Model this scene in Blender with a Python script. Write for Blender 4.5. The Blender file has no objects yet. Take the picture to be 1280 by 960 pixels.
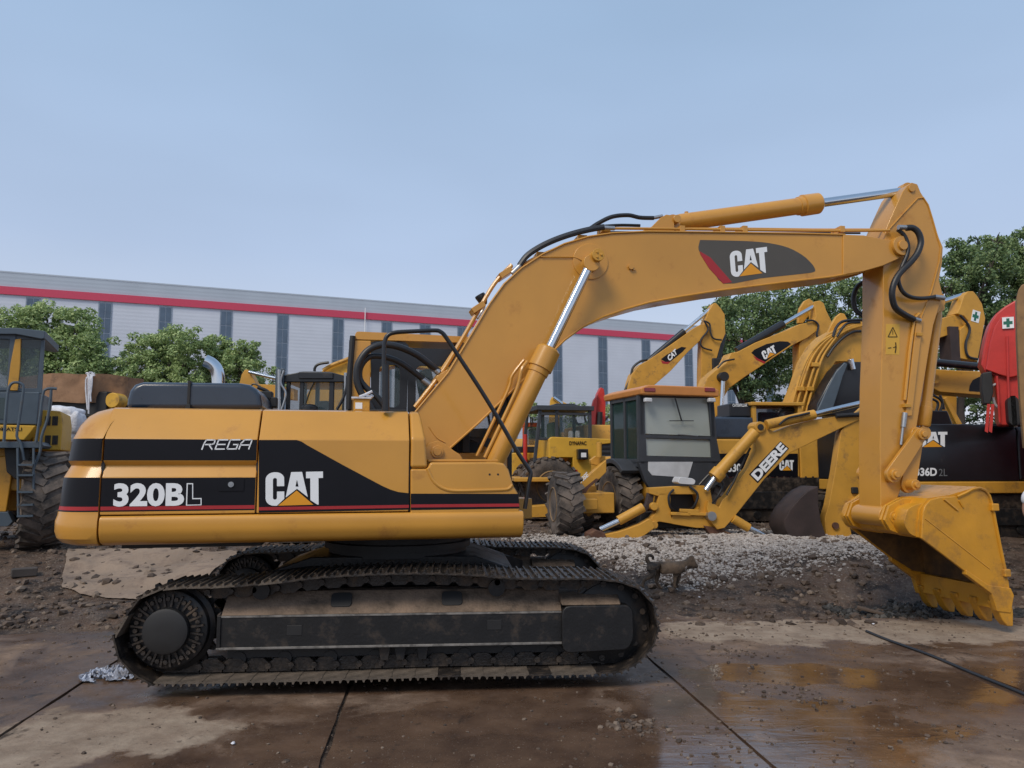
import bpy, bmesh, math, random
from mathutils import Vector as V, Matrix, noise
R = math.radians
PI = math.pi
random.seed(7)
CAMH, PITCH, FPX = 1.83, R(6.0), 950.0
C = bpy.context.scene.collection
W = {}            # world matrices of linked objects


def ray(px, py):
    u, v = (px - 640) / FPX, (480 - py) / FPX
    return V((u, math.cos(PITCH) - v * math.sin(PITCH), math.sin(PITCH) + v * math.cos(PITCH)))


CAM = V((0, 0, CAMH))


def at(px, py, Y):
    """point of the sight line through a photo pixel at distance Y"""
    d = ray(px, py)
    return CAM + d * (Y / d.y)


def onz(px, py, z):
    d = ray(px, py)
    return CAM + d * ((z - CAMH) / d.z)


class Fr:
    """a machine's own frame: x along, y across (away from the viewer), z up"""
    def __init__(s, x, y, z=0.0, yaw=0.0):
        s.m = Matrix.Translation((x, y, z)) @ Matrix.Rotation(R(yaw), 4, 'Z')
        s.i = s.m.inverted()

    def P(s, px, py, lat):
        o = s.i @ CAM
        d = s.i.to_3x3() @ ray(px, py)
        return o + d * ((lat - o.y) / d.y)

    def X(s, px, py, x):
        o = s.i @ CAM
        d = s.i.to_3x3() @ ray(px, py)
        return o + d * ((x - o.x) / d.x)

    def poly(s, pts, lat):
        return [(p.x, p.z) for p in (s.P(a, b, lat) for a, b in pts)]


# ------------------------------------------------------------------ linking
def link(name, data, parent=None, mw=None):
    o = bpy.data.objects.new(name, data)
    C.objects.link(o)
    mw = mw or Matrix.Identity(4)
    if parent is not None:
        o.parent = parent
        o.matrix_local = W[parent.name].inverted() @ mw
    else:
        o.matrix_world = mw
    W[o.name] = mw.copy()
    return o


def tag(o, label=None, cat=None, group=None, kind=None):
    if label: o['label'] = label
    if cat: o['category'] = cat
    if group: o['group'] = group
    if kind: o['kind'] = kind
    return o


def thing(name, fr, label, cat, group=None, z=None):
    m = fr.m.copy()
    return tag(link(name, None, None, m), label, cat, group)


def dup(o, parent, shift):
    """copy of a part (and of its pieces) moved by a world matrix"""
    c = o.copy()
    C.objects.link(c)
    mw = shift @ W[o.name]
    c.parent = parent
    c.matrix_local = (W[parent.name].inverted() @ mw) if parent else mw
    W[c.name] = mw
    for ch in list(o.children):
        dup(ch, c, shift)
    return c


# ------------------------------------------------------------------ materials
MATS = {}


def M(name, col, rough=.5, metal=0., var=.12, scale=5., coat=0., dirt=None, dirtamt=.0, bump=0., bscale=30., spec=.5, dscale=3., emis=None, alpha=1., trans=0.):
    if name in MATS: return MATS[name]
    m = bpy.data.materials.new(name)
    m.use_nodes = True
    nt = m.node_tree
    b = nt.nodes['Principled BSDF']
    N, L = nt.nodes.new, nt.links.new
    tc = N('ShaderNodeTexCoord')
    n1 = N('ShaderNodeTexNoise'); n1.inputs['Scale'].default_value = scale; n1.inputs['Detail'].default_value = 5
    L(tc.outputs['Object'], n1.inputs['Vector'])
    rp = N('ShaderNodeMapRange'); rp.inputs[1].default_value = .3; rp.inputs[2].default_value = .7
    rp.inputs[3].default_value = 1 - var; rp.inputs[4].default_value = 1 + var
    L(n1.outputs[0], rp.inputs[0])
    mul = N('ShaderNodeVectorMath'); mul.operation = 'SCALE'; mul.inputs[0].default_value = col[:3]
    L(rp.outputs[0], mul.inputs['Scale'])
    out = mul.outputs[0]
    if dirt:
        n2 = N('ShaderNodeTexNoise'); n2.inputs['Scale'].default_value = dscale; n2.inputs['Detail'].default_value = 9; n2.inputs['Roughness'].default_value = .7
        L(tc.outputs['Object'], n2.inputs['Vector'])
        r2 = N('ShaderNodeMapRange'); r2.inputs[1].default_value = .62 - dirtamt * .35; r2.inputs[2].default_value = .78 - dirtamt * .25
        L(n2.outputs[0], r2.inputs[0])
        mx = N('ShaderNodeMix'); mx.data_type = 'RGBA'
        L(r2.outputs[0], mx.inputs[0]); L(out, mx.inputs[6]); mx.inputs[7].default_value = (*dirt, 1)
        out = mx.outputs[2]
        r3 = N('ShaderNodeMapRange'); r3.inputs[3].default_value = rough; r3.inputs[4].default_value = .85
        L(r2.outputs[0], r3.inputs[0]); L(r3.outputs[0], b.inputs['Roughness'])
    else:
        r3 = N('ShaderNodeMapRange'); r3.inputs[3].default_value = rough * .8; r3.inputs[4].default_value = min(1, rough * 1.25)
        L(n1.outputs[0], r3.inputs[0]); L(r3.outputs[0], b.inputs['Roughness'])
    L(out, b.inputs['Base Color'])
    b.inputs['Metallic'].default_value = metal
    b.inputs['Coat Weight'].default_value = coat
    b.inputs['Coat Roughness'].default_value = .12
    b.inputs['Specular IOR Level'].default_value = spec
    if bump:
        n4 = N('ShaderNodeTexNoise'); n4.inputs['Scale'].default_value = bscale; n4.inputs['Detail'].default_value = 6
        L(tc.outputs['Object'], n4.inputs['Vector'])
        bp = N('ShaderNodeBump'); bp.inputs['Strength'].default_value = 1; bp.inputs['Distance'].default_value = bump
        L(n4.outputs[0], bp.inputs['Height']); L(bp.outputs[0], b.inputs['Normal'])
    if emis:
        b.inputs['Emission Color'].default_value = (*emis, 1); b.inputs['Emission Strength'].default_value = 1
    if alpha < 1: b.inputs['Alpha'].default_value = alpha
    if trans: b.inputs['Transmission Weight'].default_value = trans
    MATS[name] = m
    return m


MUD = (.115, .078, .055)
YEL = M('yellow_paint', (.555, .268, .040), .36, var=.10, scale=1.1, coat=.48, spec=.4, dirt=(.40, .17, .03), dirtamt=.10, bump=.0012, bscale=5)
YELW = M('worn_yellow_paint', (.54, .275, .035), .5, var=.12, scale=2.2, dirt=(.2, .11, .045), dirtamt=.18, bump=.002, bscale=20)
YELD = M('deep_yellow_paint', (.57, .265, .018), .42, var=.14, scale=2.5, dirt=(.26, .13, .035), dirtamt=.28, coat=.2, bump=.002, bscale=14)
YELB = M('golden_yellow_paint', (.62, .35, .035), .5, var=.1, scale=2, dirt=(.25, .14, .05), dirtamt=.12)
ORG = M('orange_roof_paint', (.56, .22, .05), .45, var=.1, scale=3, dirt=(.2, .1, .05), dirtamt=.1)
BLK = M('black_decal', (.006, .006, .009), .35, var=.1, spec=.25)
BLKP = M('black_paint', (.010, .011, .014), .34, var=.15, coat=.1, dirt=(.05, .04, .035), dirtamt=.05)
GRYD = M('faded_grey_decal', (.075, .066, .055), .5, var=.12, scale=2)
BLKM = M('matt_black_rubbery', (.014, .014, .015), .55, var=.2)
HOOD = M('dark_blue_hood_paint', (.026, .038, .060), .28, var=.12, coat=.3)
WHT = M('white_lettering', (.78, .80, .82), .5, var=.03)
RED = M('red_stripe', (.36, .018, .022), .4, var=.05)
REDP = M('red_machine_paint', (.50, .035, .028), .42, var=.1, dirt=(.2, .05, .04), dirtamt=.08)
TRI = M('orange_triangle', (.72, .30, .012), .45, var=.03)
CHR = M('chrome_rod', (.62, .66, .70), .16, metal=1., var=.03)
STL = M('bare_steel', (.42, .43, .44), .4, metal=.9, var=.1)
HOS = M('black_hose_rubber', (.016, .017, .020), .42, var=.15)
RUB = M('tyre_rubber', (.035, .031, .029), .85, var=.25, scale=8, dirt=(.15, .12, .10), dirtamt=.7, bump=.006)
RIM = M('dull_rim_paint', (.24, .145, .055), .7, var=.2, dirt=(.12, .09, .07), dirtamt=.5)
WEAR = M('worn_bare_edge', (.16, .15, .14), .5, var=.4, scale=14, dirt=(.03, .03, .03), dirtamt=.3, dscale=9)
UND = M('black_undercarriage_paint', (.011, .011, .012), .45, var=.25, spec=.4, dirt=(.055, .040, .030), dirtamt=.3, bump=.002, bscale=40, dscale=5)
UNDM = M('muddy_track_frame', (.10, .072, .052), .8, var=.5, scale=9, dirt=(.22, .155, .11), dirtamt=.6, bump=.008, bscale=45, dscale=2.5)
SHO = M('muddy_track_shoe', (.026, .022, .020), .40, var=.3, dirt=(.11, .080, .058), dirtamt=.40, bump=.005, bscale=60, dscale=6, metal=.3)
SHOD = M('dry_mud_track_shoe', (.06, .048, .038), .6, var=.4, dirt=(.15, .118, .09), dirtamt=.6, bump=.005, bscale=60, dscale=4)
GRYB = M('grey_blue_cab_paint', (.070, .095, .120), .45, var=.1, dirt=(.09, .08, .07), dirtamt=.1)
DGRY = M('dark_grey_cab_paint', (.040, .044, .052), .5, var=.12, dirt=(.08, .07, .065), dirtamt=.08)
RUST = M('rusty_brown_steel', (.10, .045, .028), .75, var=.3, scale=6, dirt=(.22, .12, .06), dirtamt=.25, bump=.004)
BRN = M('brown_bucket_steel', (.040, .026, .024), .7, var=.3, scale=4, bump=.003)
SEAT = M('seat_grey', (.12, .13, .14), .8)
TARP = M('brown_tarpaulin', (.26, .145, .078), .75, var=.2, scale=2.5, bump=.03, bscale=3, dirt=(.12, .07, .045), dirtamt=.3)
WBAG = M('white_sacking', (.62, .63, .68), .7, var=.15, scale=10, bump=.01)
SKIN = M('skin', (.30, .16, .11), .55)
STICK = M('yellow_warning_sticker', (.66, .38, .05), .5, var=.04)
GRN = M('green_cross_paint', (.012, .13, .085), .5)
REDL = M('red_lamp_lens', (.22, .015, .02), .25, coat=.5)
GREYL = M('pale_grey_plastic', (.55, .56, .58), .5)


def glass(name, tint, alpha, rough=.06):
    if name in MATS: return MATS[name]
    m = bpy.data.materials.new(name); m.use_nodes = True
    nt = m.node_tree; b = nt.nodes['Principled BSDF']
    b.inputs['Base Color'].default_value = (*tint, 1); b.inputs['Roughness'].default_value = rough
    b.inputs['Alpha'].default_value = alpha; b.inputs['Specular IOR Level'].default_value = .8
    MATS[name] = m
    return m


GLS = glass('dark_glass', (.02, .035, .045), .55)
GLC = glass('clear_glass', (.06, .09, .10), .35)
GLP = glass('pale_rear_glass', (.42, .46, .43), .72, .15)
GLG = glass('greenish_glass', (.022, .050, .052), .72)


# ------------------------------------------------------------------ mesh builder
SPLIT = {'window', 'side_window', 'rear_window', 'side_cutter', 'roller_guard', 'cylinder_bracket', 'fender', 'control_lever', 'drain_hole', 'orange_frame', 'shoe', 'side_plate', 'tilt_link', 'side_link'}


class MB:
    def __init__(s, fr=None):
        s.v, s.f, s.mi, s.mats, s.cur = [], [], [], [], 0
        s.fr = fr
        s.x = None

    def mat(s, m):
        if m not in s.mats: s.mats.append(m)
        s.cur = s.mats.index(m)
        return s

    def add(s, vs, fs):
        n = len(s.v)
        if s.x is not None: vs = [s.x @ V(p) for p in vs]
        s.v += [tuple(p) for p in vs]
        s.f += [tuple(n + i for i in f) for f in fs]
        s.mi += [s.cur] * len(fs)
        return s

    def box(s, x0, x1, y0, y1, z0, z1):
        vs = [(x, y, z) for x in (x0, x1) for y in (y0, y1) for z in (z0, z1)]
        return s.add(vs, [(0, 1, 3, 2), (4, 6, 7, 5), (0, 4, 5, 1), (2, 3, 7, 6), (0, 2, 6, 4), (1, 5, 7, 3)])

    def prism(s, poly, y0, y1, poly2=None):
        """polygon in x,z between two y planes"""
        n = len(poly)
        a = sum(poly[i][0] * poly[(i + 1) % n][1] - poly[(i + 1) % n][0] * poly[i][1] for i in range(n))
        q = poly2 or poly
        if a < 0: poly = poly[::-1]; q = q[::-1]
        vs = [(x, y0, z) for x, z in poly] + [(x, y1, z) for x, z in q]
        fs = [tuple(range(n)), tuple(range(2 * n - 1, n - 1, -1))]
        fs += [(i, i + n, (i + 1) % n + n, (i + 1) % n) for i in range(n)]
        return s.add(vs, fs)

    def xprism(s, poly, x0, x1):
        """polygon in y,z between two x planes"""
        n = len(poly)
        vs = [(x0, y, z) for y, z in poly] + [(x1, y, z) for y, z in poly]
        fs = [tuple(range(n - 1, -1, -1)), tuple(range(n, 2 * n))]
        fs += [(i, (i + 1) % n, (i + 1) % n + n, i + n) for i in range(n)]
        return s.add(vs, fs)

    def ring(s, p0, ax, r, n, up=None):
        ax = V(ax).normalized()
        u = ax.orthogonal().normalized() if up is None else V(up)
        w = ax.cross(u).normalized(); u = w.cross(ax).normalized()
        return [p0 + (u * math.cos(2 * PI * i / n) + w * math.sin(2 * PI * i / n)) * r for i in range(n)]

    def cyl(s, p0, p1, r0, r1=None, n=20, caps=True):
        p0, p1 = V(p0), V(p1); r1 = r0 if r1 is None else r1
        a = s.ring(p0, p1 - p0, r0, n); b = s.ring(p1, p1 - p0, r1, n)
        fs = [(i, (i + 1) % n, (i + 1) % n + n, i + n) for i in range(n)]
        if caps: fs += [tuple(range(n - 1, -1, -1)), tuple(range(n, 2 * n))]
        return s.add(a + b, fs)

    def lathe(s, p0, ax, prof, n=32):
        """prof: list of (distance along ax, radius)"""
        p0, ax = V(p0), V(ax).normalized()
        vs = []
        for d, r in prof: vs += s.ring(p0 + ax * d, ax, max(r, 1e-4), n)
        fs = []
        for k in range(len(prof) - 1):
            fs += [(k * n + i, k * n + (i + 1) % n, (k + 1) * n + (i + 1) % n, (k + 1) * n + i) for i in range(n)]
        fs += [tuple(range(n - 1, -1, -1)), tuple((len(prof) - 1) * n + i for i in range(n))]
        return s.add(vs, fs)

    def tube(s, pts, r, n=8, rads=None, closed=False):
        pts = [V(p) for p in pts]
        vs, up = [], None
        for i, p in enumerate(pts):
            t = (pts[min(i + 1, len(pts) - 1)] - pts[max(i - 1, 0)]).normalized()
            if up is None: up = t.orthogonal().normalized()
            w = t.cross(up).normalized(); up = w.cross(t).normalized()
            rr = rads[i] if rads else r
            vs += [p + (up * math.cos(2 * PI * k / n) + w * math.sin(2 * PI * k / n)) * rr for k in range(n)]
        fs = []
        for k in range(len(pts) - 1):
            fs += [(k * n + i, k * n + (i + 1) % n, (k + 1) * n + (i + 1) % n, (k + 1) * n + i) for i in range(n)]
        fs += [tuple(range(n - 1, -1, -1)), tuple((len(pts) - 1) * n + i for i in range(n))]
        return s.add(vs, fs)

    def strip(s, line, y0, y1, th):
        """bent sheet following a polyline in x,z"""
        n = len(line); off = []
        for i in range(n):
            a, b = V(line[max(i - 1, 0)]), V(line[min(i + 1, n - 1)])
            t = (b - a).normalized(); off.append((line[i][0] - t.y * th, line[i][1] + t.x * th))
        vs = [(x, y, z) for y in (y0, y1) for x, z in list(line) + off]
        m = 2 * n; fs = []
        for i in range(n - 1):
            for q, fl in ((0, 1), (m, 0)):
                f = (q + i, q + i + 1, q + n + i + 1, q + n + i)
                fs.append(f if fl else f[::-1])
            fs.append((i, m + i, m + i + 1, i + 1)); fs.append((n + i, n + i + 1, m + n + i + 1, m + n + i))
        fs += [(0, n, m + n, m), (n - 1, m + n - 1, m + 2 * n - 1, 2 * n - 1)]
        return s.add(vs, fs)

    def build(s, name, m=None, parent=None, bev=0., smooth=40, seg=2, mw=None, fr=None):
        if name in SPLIT:
            par = list(range(len(s.v)))

            def root(i):
                while par[i] != i: par[i] = par[par[i]]; i = par[i]
                return i
            for f in s.f:
                for i in f[1:]: par[root(i)] = root(f[0])
            groups = {}
            for k, f in enumerate(s.f): groups.setdefault(root(f[0]), []).append(k)
            if 1 < len(groups) <= 12:
                first = None
                for ks in groups.values():
                    q = MB(s.fr); q.mats = list(s.mats)
                    ids = sorted({i for k in ks for i in s.f[k]}); mp = {a: b for b, a in enumerate(ids)}
                    q.v = [s.v[i] for i in ids]; q.f = [tuple(mp[i] for i in s.f[k]) for k in ks]; q.mi = [s.mi[k] for k in ks]
                    o = q._build(name, m, parent, bev, smooth, seg, mw, fr); first = first or o
                return first
        return s._build(name, m, parent, bev, smooth, seg, mw, fr)

    def _build(s, name, m, parent, bev, smooth, seg, mw, fr):
        me = bpy.data.meshes.new(name)
        me.from_pydata(s.v, [], s.f); me.update()
        if s.mats:
            for k in s.mats: me.materials.append(k)
            me.polygons.foreach_set('material_index', s.mi)
        elif m: me.materials.append(m)
        bm = bmesh.new(); bm.from_mesh(me)
        bmesh.ops.recalc_face_normals(bm, faces=bm.faces)
        bm.to_mesh(me); bm.free()
        if smooth:
            me.polygons.foreach_set('use_smooth', [True] * len(me.polygons))
            me.set_sharp_from_angle(angle=R(smooth))
        f = fr or s.fr
        o = link(name, me, parent, mw if mw is not None else (f.m if f else Matrix.Identity(4)))
        if bev:
            b = o.modifiers.new('bevel', 'BEVEL'); b.width = bev; b.segments = seg; b.limit_method = 'ANGLE'; b.angle_limit = R(35)
            b.harden_normals = True
        return o


def smooth_pts(pts, n=6):
    pts = [V(p) for p in pts]
    out = []
    for i in range(len(pts) - 1):
        p0, p1, p2, p3 = pts[max(i - 1, 0)], pts[i], pts[i + 1], pts[min(i + 2, len(pts) - 1)]
        for k in range(n):
            t = k / n
            out.append(.5 * ((2 * p1) + (p2 - p0) * t + (2 * p0 - 5 * p1 + 4 * p2 - p3) * t * t + (3 * p1 - p0 - 3 * p2 + p3) * t ** 3))
    out.append(pts[-1])
    return out


def spoly(pts, n=4):
    """smooth closed/open 2-D outline"""
    q = smooth_pts([(a, b, 0) for a, b in pts], n)
    return [(p.x, p.y) for p in q]


def rrect(x0, x1, z0, z1, r, n=4):
    out = []
    for cx, cz, a in ((x1 - r, z1 - r, 0), (x0 + r, z1 - r, 90), (x0 + r, z0 + r, 180), (x1 - r, z0 + r, 270)):
        out += [(cx + r * math.cos(R(a + 90 * k / n)), cz + r * math.sin(R(a + 90 * k / n))) for k in range(n + 1)]
    return out


def round_poly(poly, r, n=3):
    out = []; m = len(poly)
    for i in range(m):
        a, b, c = V(poly[i - 1]), V(poly[i]), V(poly[(i + 1) % m])
        la, lc = (a - b).length, (c - b).length
        rr = min(r, la * .45, lc * .45)
        p, q = b + (a - b) * (rr / max(la, 1e-6)), b + (c - b) * (rr / max(lc, 1e-6))
        for k in range(n + 1):
            t = k / n
            w = p * (1 - t) ** 2 + b * 2 * t * (1 - t) + q * t * t
            out.append((w.x, w.y))
    return out


# ------------------------------------------------------------------ writing
def text_outline(s, offset=0.0, res=4):
    cu = bpy.data.curves.new('writing', 'FONT'); cu.body = s; cu.offset = offset; cu.resolution_u = res; cu.extrude = 0
    o = bpy.data.objects.new('writing', cu); C.objects.link(o)
    bpy.context.view_layer.update()
    dg = bpy.context.evaluated_depsgraph_get()
    me = bpy.data.meshes.new_from_object(o.evaluated_get(dg))
    vs = [tuple(v.co) for v in me.vertices]; fs = [tuple(p.vertices) for p in me.polygons]
    bpy.data.objects.remove(o); bpy.data.curves.remove(cu); bpy.data.meshes.remove(me)
    x0, x1 = min(v[0] for v in vs), max(v[0] for v in vs); y0, y1 = min(v[1] for v in vs), max(v[1] for v in vs)
    return [((v[0] - x0) / (x1 - x0), (v[1] - y0) / (y1 - y0)) for v in vs], fs


def affine(fr, lat, BL, BR, TL, xplane=None):
    f = (lambda q: fr.P(q[0], q[1], lat)) if xplane is None else (lambda q: fr.X(q[0], q[1], xplane))
    a, b, c = f(BL), f(BR), f(TL)
    return a, b - a, c - a


def writing(s, fr, lat, BL, BR, TL, m, parent, name='lettering', offset=.0, out=.003, shear=0., xplane=None):
    """lettering filling the parallelogram given by three photo pixels, facing the viewer"""
    a, ex, ey = affine(fr, lat, BL, BR, TL, xplane)
    uv, fs = text_outline(s, offset)
    nrm = V((0, -1, 0)) if xplane is None else V((-1, 0, 0))
    mb = MB(fr)
    mb.add([a + ex * (u + shear * v) + ey * v + nrm * out for u, v in uv], fs)
    return mb.build(name, m, parent, smooth=0)


def arcp(cx, cz, rx, rz, a0, a1, n=6):
    return [(cx + rx * math.cos(R(a0 + (a1 - a0) * k / n)), cz + rz * math.sin(R(a0 + (a1 - a0) * k / n))) for k in range(n + 1)]


def cat_logo(fr, lat, BL, BR, TL, parent, out=.003):
    """three block letters over an orange triangle"""
    a, ex, ey = affine(fr, lat, BL, BR, TL)
    # C: outer and inner outline joined, opening to the right
    Cc = arcp(.30, .80, .26, .20, 10, 90, 5)[0:] + arcp(.26, .78, .26, .22, 90, 180, 5) + arcp(.26, .22, .26, .22, 180, 270, 5) + [(.34, .0), (.56, .20), (.56, .42), (.34, .42)] + \
        [(.34, .25)] + arcp(.28, .23, .06, .05, 0, -180, 4) + [(.22, .75)] + arcp(.28, .78, .06, .05, 180, 0, 4) + [(.34, .58), (.56, .58)]
    C2 = [p for p in Cc]
    Aa = [(.77, .995), (1.10, .995), (1.27, .235), (.945, .49), (.60, .235)]
    hole = [(.945, .76), (.99, .56), (.90, .56)]
    Tt = [(1.22, .995), (1.74, .995), (1.74, .80), (1.60, .80), (1.60, .0), (1.56, .0), (1.35, .14), (1.35, .80), (1.22, .80)]
    T = [(.37, .0), (1.44, .0), (.935, .44)]
    for nm, polys, mt, o in (('logo_letters', (C2, Aa, Tt), WHT, out), ('logo_triangle', (T,), TRI, out), ('logo_counter', (hole,), BLK, out + .002)):
        mb = MB(fr)
        for p in polys:
            mb.add([a + ex * (u / 1.74) + ey * v + V((0, -o, 0)) for u, v in p], [tuple(range(len(p)))])
        mb.build(nm, mt, parent, smooth=0)


def decal(fr, lat, pts, m, parent, name='decal', th=.002, n=0):
    mb = MB(fr)
    p = fr.poly(pts, lat)
    mb.prism(p, lat - th, lat - .0004)
    return mb.build(name, m, parent, smooth=0)


def ptube(fr, pts, r, m, parent, name, smooth=True, n=8, k=6):
    """tube through (px, py, lat) points"""
    q = [fr.P(a, b, c) for a, b, c in pts]
    if smooth: q = smooth_pts(q, k)
    return MB(fr).tube(q, r, n).build(name, m, parent)
# ================================================================== camera, world, light
cam = bpy.data.objects.new('camera', bpy.data.cameras.new('camera')); C.objects.link(cam)
cam.data.sensor_fit = 'HORIZONTAL'; cam.data.sensor_width = 36; cam.data.lens = FPX / 1280 * 36
cam.data.clip_start = .05; cam.data.clip_end = 2000
cam.location = CAM; cam.rotation_euler = (PI / 2 + PITCH, 0, 0)
sc = bpy.context.scene; sc.camera = cam
sc.view_settings.view_transform = 'Standard'; sc.view_settings.look = 'None'
sc.view_settings.exposure = 0.14; sc.view_settings.gamma = 1

SUN_EL, SUN_AZ = R(48), R(215)      # azimuth clockwise from +Y: high, behind the viewer's left shoulder
wd = bpy.data.worlds.new('World'); sc.world = wd; wd.use_nodes = True
nt = wd.node_tree; N, L = nt.nodes.new, nt.links.new
bg = nt.nodes['Background']
sky = N('ShaderNodeTexSky'); sky.sky_type = 'NISHITA'; sky.sun_disc = False
sky.sun_elevation = SUN_EL; sky.sun_rotation = SUN_AZ; sky.air_density = 1.0; sky.dust_density = 2.5; sky.ozone_density = 1.5
tc = N('ShaderNodeTexCoord'); sx = N('ShaderNodeSeparateXYZ'); L(tc.outputs['Generated'], sx.inputs[0])
cr = N('ShaderNodeValToRGB'); e = cr.color_ramp.elements          # thin high cloud: pale at the horizon, bluer above
e[0].position = 0.0; e[0].color = (.72, .73, .82, 1)
e[1].position = 1.0; e[1].color = (.30, .42, .60, 1)
for p_, c_ in ((.12, (.585, .645, .77)), (.26, (.445, .550, .74)), (.52, (.365, .51, .72))):
    q = cr.color_ramp.elements.new(p_); q.color = (*c_, 1)
L(sx.outputs[2], cr.inputs[0])
cn = N('ShaderNodeTexNoise'); cn.inputs['Scale'].default_value = 1.6; cn.inputs['Detail'].default_value = 3
mp_ = N('ShaderNodeMapping'); mp_.inputs['Scale'].default_value = (1, 1, 3); L(tc.outputs['Generated'], mp_.inputs[0]); L(mp_.outputs[0], cn.inputs['Vector'])
cm = N('ShaderNodeMapRange'); cm.inputs[1].default_value = .3; cm.inputs[2].default_value = .75; cm.inputs[3].default_value = .94; cm.inputs[4].default_value = 1.09
L(cn.outputs[0], cm.inputs[0])
sc1 = N('ShaderNodeVectorMath'); sc1.operation = 'SCALE'; L(cr.outputs[0], sc1.inputs[0]); L(cm.outputs[0], sc1.inputs['Scale'])
sc2 = N('ShaderNodeVectorMath'); sc2.operation = 'SCALE'; L(sc1.outputs[0], sc2.inputs[0]); sc2.inputs['Scale'].default_value = 10.0
mx = N('ShaderNodeMix'); mx.data_type = 'RGBA'; mx.inputs[0].default_value = .82
L(sky.outputs[0], mx.inputs[6]); L(sc2.outputs[0], mx.inputs[7]); L(mx.outputs[2], bg.inputs[0])
bg.inputs[1].default_value = .10

sl = bpy.data.lights.new('sun', 'SUN'); sl.energy = 2.1; sl.angle = R(22); sl.color = (1, .89, .74)
so = bpy.data.objects.new('sun', sl); C.objects.link(so)
dv = V((math.sin(SUN_AZ) * math.cos(SUN_EL), math.cos(SUN_AZ) * math.cos(SUN_EL), math.sin(SUN_EL)))
so.rotation_euler = dv.to_track_quat('Z', 'Y').to_euler()


# ================================================================== ground
def sstep(a, b, t):
    t = max(0, min(1, (t - a) / (b - a))); return t * t * (3 - 2 * t)


SLAB = Fr(0, 0, 0, 6.5)          # the concrete slabs run away from the viewer, turned a little


def fbm(x, y, s, o=4):
    return noise.fractal(V((x * s, y * s, 3.7)), .8, 2.1, o)


def gz(x, y):
    l = SLAB.i @ V((x, y, 0))
    far = 8.75 + .25 * math.sin(l.x * .9) + (.5 if l.x > 1.0 else 0) + .25 * fbm(x, y, .8)
    rise = sstep(far, 13.6, y) * .52
    rough = sstep(far - .4, far + .6, y)
    if abs(l.x) > 9.2: rough = max(rough, .6)
    near = math.exp(-((y - 11) / 7) ** 2)
    z = rise + rough * (.045 * fbm(x, y, 1.1) + .028 * fbm(x + 9, y, 4.5, 3) * near)
    # gravel bank in front of the backhoe, spilling towards the bucket
    b = math.exp(-(((x - 3.6) / 2.1) ** 2 + ((y - 12.0) / 1.4) ** 2))
    z += .17 * b * (1 + .2 * fbm(x, y, 2.3))
    b2 = math.exp(-(((x - 5.2) / 1.0) ** 2 + ((y - 11.2) / .9) ** 2)); z += .22 * b2
    # wheel ruts at the left
    if x < -2.8 and y > 8.2:
        z += .05 * math.sin((y - .25 * x) * 4.2) * sstep(8.2, 9, y) * (1 - sstep(11.5, 13, y)) * (1 + fbm(x, y, 1.5))
    z -= (.020 - .012 * fbm(x, y, 3.1)) * (1 - rough)
    return z


def ground_mat():
    m = bpy.data.materials.new('wet_muddy_ground'); m.use_nodes = True
    nt = m.node_tree; N, L = nt.nodes.new, nt.links.new; b = nt.nodes['Principled BSDF']
    tc = N('ShaderNodeTexCoord')

    def ns(scale, det=8, ro=.6, vec=None, dist=0):
        n = N('ShaderNodeTexNoise'); n.inputs['Scale'].default_value = scale; n.inputs['Detail'].default_value = det; n.inputs['Roughness'].default_value = ro
        n.inputs['Distortion'].default_value = dist
        L(vec or tc.outputs['Object'], n.inputs['Vector']); return n.outputs[0]

    def ramp(x, a, bb, c=0, d=1):
        r = N('ShaderNodeMapRange'); r.inputs[1].default_value = a; r.inputs[2].default_value = bb; r.inputs[3].default_value = c; r.inputs[4].default_value = d
        L(x, r.inputs[0]); return r.outputs[0]

    def mix(f, a, c):
        k = N('ShaderNodeMix'); k.data_type = 'RGBA'; L(f, k.inputs[0])
        for s_, i in ((a, 6), (c, 7)):
            if isinstance(s_, tuple): k.inputs[i].default_value = (*s_, 1)
            else: L(s_, k.inputs[i])
        return k.outputs[2]
    c = mix(ramp(ns(.9), .35, .65), (.058, .038, .029), (.150, .098, .068))
    c = mix(ramp(ns(5, 10, .7), .45, .7), c, (.16, .122, .095))
    c = mix(ramp(ns(2.1, 8, .65), .50, .62), c, (.028, .022, .019))
    c = mix(ramp(ns(34, 4, .6), .58, .68), c, (.27, .22, .18))
    L(c, b.inputs['Base Color'])
    L(ramp(ns(1.3, 6), .40, .58, .9, .45), b.inputs['Roughness']); b.inputs['Specular IOR Level'].default_value = .25
    bp = N('ShaderNodeBump'); bp.inputs['Distance'].default_value = .05; L(ns(9, 12, .72), bp.inputs['Height'])
    bp2 = N('ShaderNodeBump'); bp2.inputs['Distance'].default_value = .02; L(ns(45, 6, .6), bp2.inputs['Height']); L(bp.outputs[0], bp2.inputs['Normal'])
    L(bp2.outputs[0], b.inputs['Normal'])
    return m


def lines(a, b, st):
    n = max(1, int(round((b - a) / st))); return [a + (b - a) * i / n for i in range(n)]


gx = lines(-400, -60, 40) + lines(-60, -12, 3) + lines(-12, -8, .25) + lines(-8, 8.5, .07) + lines(8.5, 14, .25) + lines(14, 60, 3) + lines(60, 400, 40) + [400]
gy = lines(-40, 2, 3) + lines(2, 7.8, .35) + lines(7.8, 14.5, .06) + lines(14.5, 20, .25) + lines(20, 60, 3) + lines(60, 700, 40) + [700]
mb = MB()
vs = [(x, y, gz(x, y)) for y in gy for x in gx]
nx = len(gx)
fs = [(j * nx + i, j * nx + i + 1, (j + 1) * nx + i + 1, (j + 1) * nx + i) for j in range(len(gy) - 1) for i in range(nx - 1)]
mb.add(vs, fs)
tag(mb.build('ground', ground_mat(), smooth=80), kind='structure')


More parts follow.
